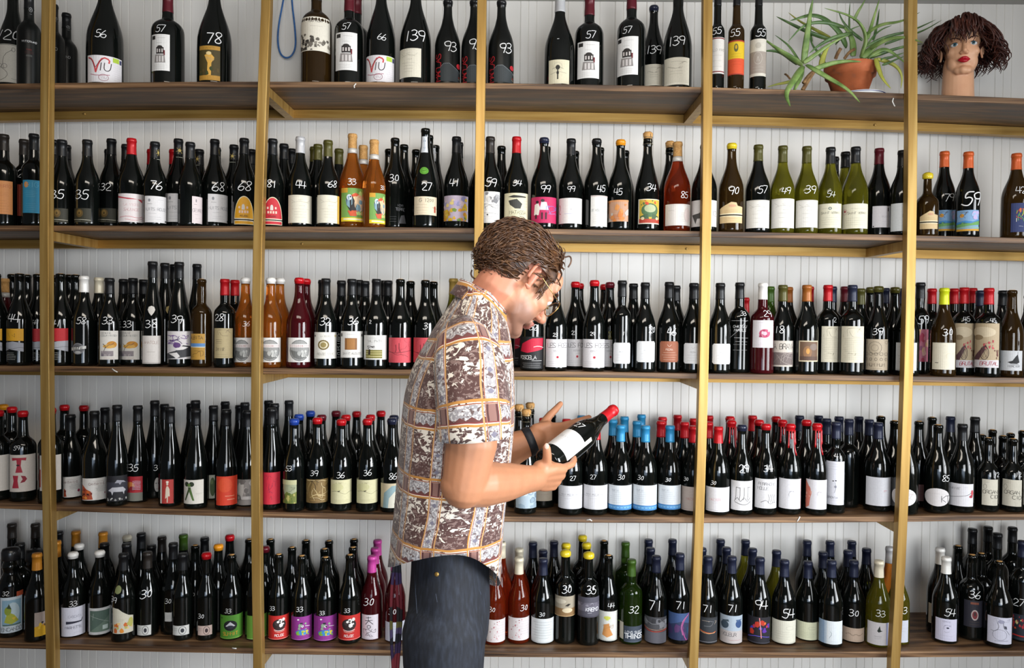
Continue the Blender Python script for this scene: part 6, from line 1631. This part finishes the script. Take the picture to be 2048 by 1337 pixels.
# right hand under and behind the bottle's foot: back of the hand to the room, thumb over the glass
dn = (wp(1126,953,-.712)-wr_n); nn = Vector((-.05,.95,.28)); nn = (nn-dn.normalized()*nn.dot(dn.normalized())).normalized(); sn = dn.normalized().cross(nn)
qn = hand(B_, wr_n, dn, nn, sn, [((.15,.40,.35),.10),((.50,.70,.5),.03),((.70,.85,.6),-.02),((.85,.9,.6),-.06)], [(.010,.004,.016),(.022,.006,.038),(.014,.010,.058),(.006,.016,.076)], 1.0)
# left hand open behind the neck of the bottle
df = (wp(1130,868,-.512)-wr_f); nf = Vector((0,-.80,.55)); nf = (nf-df.normalized()*nf.dot(df.normalized())).normalized(); sf = nf.cross(df.normalized())
qf = hand(B_, wr_f, df, nf, sf, [((.05,.10,.08),.05),((.0,.12,.1),.0),((.02,.15,.1),-.04),((.05,.2,.1),-.09)], [(.012,.002,.016),(.040,.004,.040),(.066,.004,.062),(.092,.0,.080),(.110,-.002,.094)], 1.0)
body = fuse(B_, 'body', SKIN, man, 0.0034, 4, 0.5)
me = body.data; at = me.color_attributes.new('Col', 'FLOAT_COLOR', 'POINT'); data = []
base = Vector(hexlin('bd8668')); red = Vector(hexlin('b56a55')); beard = Vector(hexlin('75584c')); lipc = Vector(hexlin('a5625a')); armc = Vector(hexlin('b07c5a'))
for v in me.vertices:
    r = v.co-hcen; x, y, z = r.dot(hf), r.dot(hl), r.dot(hu)
    c = base.copy()
    if r.length < .16:
        if abs(y) > .066 and abs(x+.012) < .035 and abs(z) < .045: c = base.lerp(red, .65)
        jaw = max(0, min(1, (-.040-z)/.03))*max(0, min(1, (x+.015)/.03))*max(0.0, min(1.0, (z+.155)/.04))
        c = c.lerp(beard, .75*jaw)
        if x > .086 and abs(y) < .024 and -.078 < z < -.055: c = c.lerp(lipc, .7)
        if x > .085 and -.045 < z < -.01: c = c.lerp(red, .35)
        if x < -.02 and z < -.04: c = c.lerp(red, .45)
    else: c = armc.lerp(red, .12)
    data += [c.x, c.y, c.z, 1.0]
at.data.foreach_set('color', data)
# nails, eyes, brows
NAILM = mat('finger_nail', 'd8ae9c', 0.3)
b = MB(); ellipsoid(b, qn(.005,.0165,.0775)+Vector((0,-.0078,.003)), (.0055,.0022,.0075)); b.build('thumb_nail', NAILM, man)
for y in (-1, 1):
    b = MB(); ellipsoid(b, TM((.0785,.033*y,-.003)), (.0115,.0115,.0085)); b.build('eye', EYEW, man)
    b = MB(); b.tube([TM((.092-.010*t*t-.006*t,(.030+.024*t)*y,.026+.002*t-.004*t*t)) for t in np.linspace(-1,1,8)], [.002]+[.0034]*5+[.0024,.0012], 6); b.build('eyebrow', BROWM, man)

# ------------------------------------------------------------------ hair
HAIRM = noisy(mat('brown_hair', rough=0.36), (50,50,50), [(0.25,'2a190f'),(0.5,'4a2f1c'),(0.72,'6b4a2d'),(0.9,'86633f')], 1.6, 5)
rng = random.Random(11); b = MB()
def scalp(x, y, z): return Vector((x*.107-.024, y*.084, z*.087+.030))
def in_hair(q):
    if q.x > .040 and q.z < .078-(q.x-.040)*-.25: return False
    if q.x > .022 and q.z < .020: return False
    if -.028 < q.x < .012 and q.z < .018 and abs(q.y) > .045: return False
    if q.x <= -.028 and q.z < -.052+.25*max(0, -.06-q.x)*-1: return False
    return q.z > -.066
cap = MB(); ellipsoid(cap, (0,0,0), (1,1,1), None, 40, 28)
qs = [scalp(*v) for v in cap.v]
b.add([TM(q+(q-Vector((-.024,0,.030))).normalized()*(.004+.003*math.sin(q.x*130+q.z*90))) for q in qs], [f for f in cap.f if all(in_hair(qs[i]) for i in f)])
cnt = 0
while cnt < 900:
    u = Vector((rng.gauss(0,1), rng.gauss(0,1), rng.gauss(0,1))).normalized(); q = scalp(*u)
    if not in_hair(q): continue
    cnt += 1
    L_ = rng.uniform(.05, .095); m = 11; ph = rng.uniform(0, 6.28); am = rng.uniform(.0022, .0055); fr = rng.uniform(.8, 1.7)
    lift = rng.uniform(.004, .013) + (.008 if q.x > .03 else 0)
    d = Vector((-.9, .15*u.y, .10-.5*max(0, -u.x)-.35*(1-max(0, u.z)))) ; d += Vector((rng.uniform(-.3,.3), rng.uniform(-.3,.3), rng.uniform(-.2,.2)))
    if q.x > .035 and rng.random() < .35: d = Vector((.25, rng.uniform(-.5,.5), -.1))
    d.normalize(); pts = []; rs = []; c0 = Vector((-.024,0,.030)); cur = q.copy()
    nape = q.x < -.05 and q.z < .02
    for i in range(m):
        t = i/(m-1); nr = (cur-c0).normalized(); side = d.cross(nr)
        pts.append(TM(cur + nr*(lift*math.sin(min(1, t*1.6)*PI*.5) + (.010*t*t if nape else 0)) + side*am*math.sin(ph+fr*6.28*t)*min(1, t*2+.2) + nr*am*.8*math.cos(ph+fr*6.28*t)*t))
        rs.append(.0021*(1-t**2*.75))
        cur = cur + d*(L_/(m-1))
        e = cur-c0; k_ = math.sqrt((e.x/.108)**2+(e.y/.084)**2+(e.z/.087)**2); cur = c0 + e/k_
        d = (d + Vector((0,0,-.06)) + (Vector((0,rng.uniform(-.3,.3),.10)) if nape and t > .45 else Vector((0,0,0)))).normalized()
        if not in_hair(cur) and (cur.x > .0 or cur.z > -.05) and i > 3: break
    if len(pts) > 3:
        rs = rs[:len(pts)-1]+[.0006]; b.tube(pts, rs, 4)
for y0_, z0_ in ((-.058,.010),(-.062,.002),(-.066,-.006)):
    for k_ in range(16):
        x = .018+.016*rng.random(); z = z0_+rng.uniform(-.012,.028)
        b.tube([TM((x, -.0735+.16*(x-.018)-rng.uniform(0,.003), z)), TM((x+.004, -.0755+.16*(x-.018), z-.010)), TM((x+.003, -.0735+.16*(x-.018), z-.020))], [.0016,.0018,.0006], 4)
for pts in ([(965,497),(956,493),(949,497),(946,505)], [(975,520),(958,515),(952,525),(958,531)], [(955,560),(945,556),(941,548),(944,540)], [(953,572),(945,578),(944,570),(950,563)], [(1130,515),(1141,512),(1143,524),(1136,535)]):
    b.tube(chaikin([tuple(wp(x, y, Y0+.0)) for x, y in pts], 2), .0021, 5)
hair = b.build('hair', HAIRM, man)

# ------------------------------------------------------------------ glasses
GOLDW = mat('gold_wire', 'b89a62', 0.25, metal=0.9); LENS = mat('spectacle_lens', 'f2f2f2', 0.02, trans=1.0, ior=1.12)
gl = link('glasses', None, man)
b = MB()
for y in (-1, 1):
    c = Vector((.103,.034*y,-.006)); ring = [TM(c+Vector((-.004*abs(math.cos(a)),.024*math.cos(a),.021*math.sin(a)))) for a in np.linspace(0, 2*PI, 25)]
    b.tube(ring, .0012, 6, cap=False)
    b.tube([TM((.099,.058*y,.000)), TM((.092,.0675*y,.003)), TM((.045,.0725*y,.006)), TM((-.004,.0795*y,.010)), TM((-.020,.0800*y,-.004))], .0011, 6)
b.tube([TM((.103,-.010,.0)), TM((.1085,0,.002)), TM((.103,.010,.0))], .0011, 6)
b.build('wire_frame', GOLDW, gl)
for y in (-1, 1):
    b = MB(); c = Vector((.101,.034*y,-.006)); b.v = [TM(c+Vector((dx-.003*abs(math.cos(a)),.0235*math.cos(a),.0205*math.sin(a)))) for dx in (-.0006,.0006) for a in np.linspace(0, 2*PI, 24, endpoint=False)]
    b.f = [tuple(range(23,-1,-1)), tuple(range(24,48))]+[(i,(i+1)%24,24+(i+1)%24,24+i) for i in range(24)]; b.sm = [False]*len(b.f); b.v = [tuple(v) for v in b.v]
    b.build('lens', LENS, gl)

# ------------------------------------------------------------------ printed shirt
SHIRT = mat('printed_shirt_cloth', rough=0.8)
nt = SHIRT.node_tree; p = nt.nodes['Principled BSDF']
def val(x): return x
def MN(op, a, b_=None, c=None):
    n = nt.nodes.new('ShaderNodeMath'); n.operation = op
    for i, x in enumerate((a, b_, c)):
        if x is None: continue
        if isinstance(x, (int, float)): n.inputs[i].default_value = x
        else: nt.links.new(x, n.inputs[i])
    return n.outputs[0]
def mixc(f, a, b_):
    n = nt.nodes.new('ShaderNodeMix'); n.data_type = 'RGBA'
    nt.links.new(f, n.inputs[0])
    for i, x in ((6, a), (7, b_)):
        if isinstance(x, str): n.inputs[i].default_value = (*hexlin(x), 1)
        else: nt.links.new(x, n.inputs[i])
    return n.outputs[2]
uv = nt.nodes.new('ShaderNodeUVMap'); uv.uv_map = 'UVMap'
sx = nt.nodes.new('ShaderNodeSeparateXYZ'); nt.links.new(uv.outputs[0], sx.inputs[0])
wn = N(nt, 'ShaderNodeTexNoise', Scale=9.0, Detail=2.0); nt.links.new(uv.outputs[0], wn.inputs['Vector'])
wob = MN('MULTIPLY', MN('SUBTRACT', wn.outputs['Fac'], 0.5), 0.016)
U = MN('DIVIDE', MN('ADD', sx.outputs[0], wob), 0.112); Vv = MN('DIVIDE', MN('ADD', sx.outputs[1], wob), 0.150)
fu = MN('FRACT', U); fv = MN('FRACT', Vv); cellu = MN('FLOOR', U); cellv = MN('FLOOR', Vv)
def between(x, a, b_): return MN('MULTIPLY', MN('GREATER_THAN', x, a), MN('LESS_THAN', x, b_))
def noise(scale, detail, off=0.0, stretch=(1,1,1), dist=0.0):
    mp_ = nt.nodes.new('ShaderNodeMapping'); mp_.inputs['Scale'].default_value = stretch; mp_.inputs['Location'].default_value = (off, off, off)
    nt.links.new(uv.outputs[0], mp_.inputs[0]); n = N(nt, 'ShaderNodeTexNoise', Scale=scale, Detail=detail, Distortion=dist); nt.links.new(mp_.outputs[0], n.inputs['Vector']); return n.outputs['Fac']
streak = noise(60, 3, 0.0, (1, 2.2, 1), 0.8); big = noise(26, 4, 3.1, (1, 1.5, 1), 1.6); fine = noise(170, 2, 1.7); mid = noise(75, 3, 5.2, (1, 1.4, 1), 1.2)
panel = mixc(MN('GREATER_THAN', streak, 0.565), '4b302c', '77605a')
panel = mixc(MN('GREATER_THAN', fine, 0.62), panel, '8b7a74')
upper = MN('GREATER_THAN', MN('ADD', big, MN('MULTIPLY', MN('SUBTRACT', fv, 0.42), 0.42)), 0.555)
panel = mixc(upper, panel, 'd6cdc0')
panel = mixc(MN('MULTIPLY', upper, MN('GREATER_THAN', streak, 0.56)), panel, '4d3a36')
lowfig = MN('MULTIPLY', between(fv, 0.22, 0.34), MN('GREATER_THAN', mid, 0.57)); panel = mixc(lowfig, panel, 'cfc5ba')
band = mixc(MN('GREATER_THAN', fine, 0.53), '8f8b8d', 'c4c0bf')
band = mixc(MN('GREATER_THAN', mid, 0.58), band, '5d4b49')
chev = MN('PINGPONG', MN('MULTIPLY', U, 4.5), 0.5)
tri = MN('LESS_THAN', MN('SUBTRACT', fv, 0.785), MN('MULTIPLY', chev, 0.09)); 
hb_ = between(fv, 0.755, 0.985); vb_ = between(fu, 0.715, 0.965)
hband = mixc(tri, band, '5e3330')
chv = MN('PINGPONG', MN('MULTIPLY', Vv, 4.0), 0.5); tri2 = MN('LESS_THAN', MN('ABSOLUTE', MN('SUBTRACT', fu, 0.84)), MN('MULTIPLY', MN('SUBTRACT', chv, 0.36), 0.5))
vband = mixc(tri2, band, '6e6a78')
cross = mixc(between(fu, 0.77, 0.91), '4a2624', '7d5a52')
col = mixc(hb_, panel, hband); col = mixc(vb_, col, vband); col = mixc(MN('MULTIPLY', hb_, vb_), col, cross)
def lines(f, e0, e1):
    global col
    for a, c_ in ((e0-0.040, 'b07a38'), (e0-0.012, 'e0d2bc'), (e0, '7a2c2a')): col = mixc(between(f, a, a+(.028 if c_ == 'b07a38' else .014)), col, c_)
    for a, c_ in ((e1, 'e0d2bc'), (e1+0.002, '8a4a34')): col = mixc(between(f, a, a+.014), col, c_)
lines(fv, 0.755, 0.970); lines(fu, 0.715, 0.955)
col = mixc(between(fu, 0.0, 0.035), col, 'b98a58'); col = mixc(between(fv, 0.0, 0.035), col, 'b07a38')
nt.links.new(col, p.inputs['Base Color'])
cl = noise(900, 1); bp = N(nt, 'ShaderNodeBump', Strength=0.15, Distance=0.0006); nt.links.new(cl, bp.inputs['Height']); nt.links.new(bp.outputs[0], p.inputs['Normal'])
p.inputs['Sheen Weight'].default_value = 0.15

class Cloth:
    def __init__(s): s.v = []; s.f = []; s.uv = []
    def grid(s, rows, uvs, closed_dup=True):
        b0 = len(s.v); n = len(rows[0])
        for r in rows: s.v += [tuple(x) for x in r]
        for r in uvs: s.uv += r
        for i in range(len(rows)-1):
            for k in range(n-1):
                s.f.append((b0+i*n+k, b0+i*n+k+1, b0+(i+1)*n+k+1, b0+(i+1)*n+k))
    def build(s, name, m, parent, thick=0.0018, sub=1):
        me = newmesh(name, s.v, s.f, m, True); l = me.uv_layers.new(name='UVMap')
        data = []
        for f in s.f:
            for i in f: data += list(s.uv[i])
        l.data.foreach_set('uv', data)
        o = link(name, me, parent)
        if sub: sb = o.modifiers.new('sub', 'SUBSURF'); sb.levels = sub; sb.render_levels = sub
        sl = o.modifiers.new('solid', 'SOLIDIFY'); sl.thickness = thick; sl.offset = -1
        return o
RINGS = [  # y px, left px, right px, half width across the body
 (1150,776,1000,.188),(1105,778,1001,.187),(1050,785,1005,.184),(1000,790,1011,.180),(940,795,1019,.180),(880,799,1024,.184),(820,803,1027,.190),(765,812,1027,.196),(720,829,1024,.198),(690,846,1021,.190),(662,865,1018,.172),(640,884,1014,.140),(622,900,1009,.108),(606,914,1001,.088),(594,924,992,.078)]
cz_, sz_ = math.cos(YAW), math.sin(YAW)
def ring_pt(k, a, extra=0.0):
    y, xl, xr, hb2 = RINGS[k]
    c = (wp(xl, y)+wp(xr, y))/2; hw = (wp(xr, y)-wp(xl, y)).x/2
    fa = math.sqrt(max(hw*hw-(hb2*sz_)**2, .002))/cz_
    e = 2/2.35; ca, sa = math.cos(a), math.sin(a)
    fx = fa*math.copysign(abs(ca)**e, ca); fy = hb2*math.copysign(abs(sa)**e, sa)
    sc = 1+extra
    return Vector((c.x+(fx*cz_-fy*sz_)*sc, c.y+(fx*sz_+fy*cz_)*sc, c.z))
shirt = Cloth(); NS = 72; rows = []; uvs = []
for k in range(len(RINGS)):
    row = []; uvr = []
    for i in range(NS+1):
        a = 2*PI*i/NS
        fold = (0.010*math.sin(a*7+k*.35)+0.006*math.sin(a*13-k*.8))*(1 if k < 8 else .5)+0.006*math.sin(k*1.7+a*3)
        q = ring_pt(k, a, fold)
        if k <= 4:                                                       # tails front and back, notched at the sides
            tail = abs(math.cos(a))**1.5
            yt = 1110+(1-tail)*0+tail*(62 if math.cos(a) > 0 else 27)
            hz_ = W(890, yt, q.y+Y0).z
            q.z = hz_ if k == 0 else max(q.z, hz_+0.028*k)
        if k >= 10: q.z += (0.030*math.cos(a+PI)*(k-9)/5)                  # collar line higher at the nape
        row.append(q); uvr.append(((i/NS)*1.008-.030, q.z+.0315))
    rows.append(row); uvs.append(uvr)
shirt.grid(rows, uvs)
def sleeve(path, rad, u0, fl=1.0, hem=0.0):
    rows = []; uvs = []; n = 36; L = 0; tot = sum((b_-a_).length for a_, b_ in zip(path, path[1:]))
    for j, (pt, r) in enumerate(zip(path, rad)):
        if j: L += (path[j]-path[j-1]).length
        t = (path[min(j+1, len(path)-1)]-path[max(j-1, 0)]).normalized(); ax = Vector((1,0,0)); ax = (ax-t*ax.dot(t)).normalized(); ay = t.cross(ax)
        row = []; uvr = []
        for i in range(n+1):
            a = 2*PI*i/n; rr = r*(1+.025*math.sin(a*5+j*.9)+.015*math.sin(a*9-j))
            row.append(pt+ax*math.cos(a)*rr+ay*math.sin(a)*rr*fl); uvr.append((u0+a*.076, .083+tot-L))
        rows.append(row); uvs.append(uvr)
    shirt.grid(rows[::-1], uvs[::-1])
sleeve([wp(925,672,-.885), wp(932,695,-.925), wp(938,725,-.955), wp(942,770,-.972), wp(946,820,-.982), wp(949,862,-.988), wp(950,876,-.988)], [.052,.068,.0765,.0785,.0775,.0765,.0760], .02)
sleeve([wp(950,690,-.66), wp(962,720,-.60), wp(968,790,-.585), wp(972,850,-.58)], [.05,.064,.068,.066], .05)
# collar: a stand round the neck that folds over
rows = []; uvs = []; nC = 48
cc_ = wp(966,602); up = Vector((.45,0,.89)).normalized(); fwd = Vector((.87,.18,-.44)).normalized(); fwd = (fwd-up*fwd.dot(up)).normalized(); lat = up.cross(fwd)
for j, (rr, hh, tip) in enumerate(((.066,-.020,0),(.0655,.006,0),(.0665,.0225,0),(.0705,.0255,0),(.0765,.016,.1),(.0865,-.004,.5),(.0965,-.020,1.0))):
    row = []; uvr = []
    for i in range(nC+1):
        a = 0.30+(2*PI-0.60)*i/nC; fr = math.cos(a)
        drop = max(0, fr)**2*(.036*tip); rq = .0665+(rr-.0665)*(1 if fr > 0 else 1-.72*(-fr)) if rr > .0665 else rr; hq = hh*1.0
        row.append(cc_+fwd*math.cos(a)*rq*1.04+lat*math.sin(a)*rq*.98+up*(hh-.022*max(0, fr)-drop)); uvr.append((a*.08+.31, .71+j*.010))
    rows.append(row); uvs.append(uvr)
shirt.grid(rows, uvs)
so = shirt.build('shirt', SHIRT, man)
BUT = mat('shirt_button', 'd8d0c4', 0.3)
for y in (700, 770, 850, 930, 1010, 1080):
    k = min(range(len(RINGS)), key=lambda i: abs(RINGS[i][0]-y)); q = ring_pt(k, 0.0, 0.012); dv = Vector((cz_, sz_, 0))
    b = MB(); b.tube([q, q+dv*.0025], .0055, 12); b.build('button', BUT, man)

# ------------------------------------------------------------------ jeans, shoes, strap, wristband
JEAN = noisy(mat('dark_blue_denim', rough=0.8), (30,30,7), [(0.3,'11141a'),(0.5,'191d26'),(0.75,'282e3a')], 4.0, 6, 0.25)
STITCH = mat('denim_seam', '3a4250', 0.8)
jb = MB()
hipz = wp(890,1190).z
lobe(jb, [wp(902,1060), wp(901,1150), wp(899,1215), wp(896,1262)], [.090,.094,.098,.097], 28, [1.6,1.65,1.7,1.6], side=(1,0,0))
for sy in (-1, 1):
    top = wp(894,1235); off = Vector((-.2*.0, .082*sy, 0))
    kz = 0.50
    lobe(jb, [top+off, Vector((top.x+.000, .088*sy, .74)), Vector((top.x+.004, .092*sy, kz)), Vector((top.x-.020, .096*sy, .26)), Vector((top.x-.030, .098*sy, .085))], [.0960,.0920,.074,.066,.064], 22)
jeans = fuse(jb, 'jeans', JEAN, man, 0.006, 4)
xx = wp(868,1150)
def seam_on(pts, r=.0011):
    b = MB(); ps = []
    for x, y in pts:
        for Yq in np.linspace(-1.02, -.80, 60):
            q = W(x, y, Yq)
            lp = Vector((q.x, q.y, q.z))-ORG
            hit, loc, nrm, idx = jeans.closest_point_on_mesh(lp)
            if (lp-loc).dot(nrm) < 0.0: ps.append(lp); break
    if len(ps) > 1: b.tube(chaikin([tuple(q) for q in ps], 1), r, 5); b.build('seam', STITCH, man)
seam_on([(868,1165),(872,1190),(876,1215),(880,1250),(884,1290),(884,1330)])
seam_on([(872,1152),(900,1158),(930,1160),(955,1172),(962,1190)])
seam_on([(830,1150),(832,1200),(836,1250)])
for Yq in np.linspace(-1.02, -.80, 80):
    q = W(874, 1149, Yq)-ORG; hit, loc, nrm, idx = jeans.closest_point_on_mesh(q)
    if (q-loc).dot(nrm) < 0: break
b = MB(); b.tube([loc-nrm*.001, loc+nrm*.0022, loc+nrm*.003], [.0052,.0050,.0025], 12); b.build('rivet', M['brass'], man)
SHOE = noisy(mat('dark_leather_shoe', rough=0.45), (20,20,20), [(0.3,'16120f'),(0.7,'2a231d')], 3.0, 4, 0.1)
for sy in (-1, 1):
    b = MB(); x = top.x-.030
    lobe(b, [(x-.045,.098*sy,.040),(x+.03,.100*sy,.046),(x+.12,.106*sy,.036),(x+.19,.108*sy,.028)], [.040,.045,.043,.026], 16, [.95,1,1,1])
    o = fuse(b, 'shoe', SHOE, man, .006, 3)
    for v in o.data.vertices: v.co.z = max(v.co.z, 0.001)
BAND = noisy(mat('black_wristband', rough=0.5), (30,30,30), [(0.3,'14161a'),(0.7,'24272e')], 3.0, 3)
b = MB(); dd = (wr_f-el_f).normalized(); c0 = el_f.lerp(wr_f, .90)
b.v = []; 
for j, (o_, r) in enumerate(((-.011,.0385),(-.010,.0405),(.010,.0400),(.011,.0378))):
    ax = dd.orthogonal().normalized(); ay = dd.cross(ax)
    b.v += [tuple(c0+dd*o_+ax*math.cos(2*PI*i/24)*r+ay*math.sin(2*PI*i/24)*r) for i in range(24)]
b.f = [(j*24+i, j*24+(i+1)%24, (j+1)*24+(i+1)%24, (j+1)*24+i) for j in range(3) for i in range(24)]; b.sm = [True]*len(b.f)
b.build('wristband', BAND, man)
STRAP = mat('woven_strap_cloth', rough=0.8); nt = STRAP.node_tree; p = nt.nodes['Principled BSDF']
t = texcoord(nt, (1,1,1)); sz = nt.nodes.new('ShaderNodeSeparateXYZ'); nt.links.new(t.outputs[0], sz.inputs[0])
nz = N(nt, 'ShaderNodeTexNoise', Scale=9.0, Detail=2.0); nt.links.new(t.outputs[0], nz.inputs['Vector'])
ml = nt.nodes.new('ShaderNodeMath'); ml.operation = 'MULTIPLY_ADD'; ml.inputs[1].default_value = 6.0; nt.links.new(sz.outputs[2], ml.inputs[0]); nt.links.new(nz.outputs['Fac'], ml.inputs[2])
frc = nt.nodes.new('ShaderNodeMath'); frc.operation = 'FRACT'; nt.links.new(ml.outputs[0], frc.inputs[0])
r = ramp(nt, [(0.0,'6e6a3a'),(0.16,'2a2428'),(0.34,'7a2a34'),(0.52,'3a2a50'),(0.70,'22222c'),(0.86,'54486e')]); r.color_ramp.interpolation = 'CONSTANT'
nt.links.new(frc.outputs[0], r.inputs[0]); nt.links.new(r.outputs[0], p.inputs['Base Color'])
for pts in ([(788,1132),(783,1180),(782,1230),(783,1290),(787,1345)], [(793,1132),(794,1180),(797,1230),(793,1290),(789,1345)], [(799,1130),(801,1175),(803,1225),(799,1290),(795,1345)]):
    b = MB(); b.tube(chaikin([tuple(wp(x, y, -.70)) for x, y in pts], 2), .0042, 6, .35, side=(1,0,0)); b.build('woven_strap', STRAP, man)

# ------------------------------------------------------------------ the bottle in his hands
hbB = W(1094, 928, -.690); hbT = W(1223, 824, -.500)
ax = (hbT-hbB).normalized(); HB = 0.300
held = link('wine_bottle', None)
view = (CAM-hbB).normalized(); yv = -(view-ax*view.dot(ax)).normalized(); xv = yv.cross(ax)
mtx = Matrix((xv, yv, ax)).transposed()
held.matrix_world = Matrix.Translation(hbB) @ mtx.to_4x4()
tag(held, 'dark bottle with red capsule and white label, tilted in the hands of the man', 'bottle')
prof, rn = build_bottle(held, 'B', HB, 0.0385, 'k', 'rf', random.Random(3))
pr = Print(prof, -0.42, .033, .0385*2.35, .078); pr.poly([(0,0),(1,0),(1,1),(0,1)], 'dcdcdc')
pr.art(flat(T('DE LA FAMILLE', .55, .58, .075, '8a8888', .0006), Ln(2, .40, .48, 'a8a6a6', .3, .8))); pr.build('label', PAPER, held)
pr = Print(prof, 0.62, .092, .011, .048); pr.curvy = True; pr.poly([(0,0),(1,0),(1,1),(0,1)], 'd8d8c4'); pr.art(flat(Ln(3, .2, .8, 'a8a890', .1, .9))); pr.build('neck_strip', PAPER, held)
pr = Print(prof, -0.75, .128, .022, .022); pr.curvy = True
for pl in text_strokes('27', .018, .2, .9): pr.stroke([(0.5+x/.022, 0.5+y/.022) for x, y in pl], .0018, 'ebebeb')
pr.build('price_mark', CHALK, held)
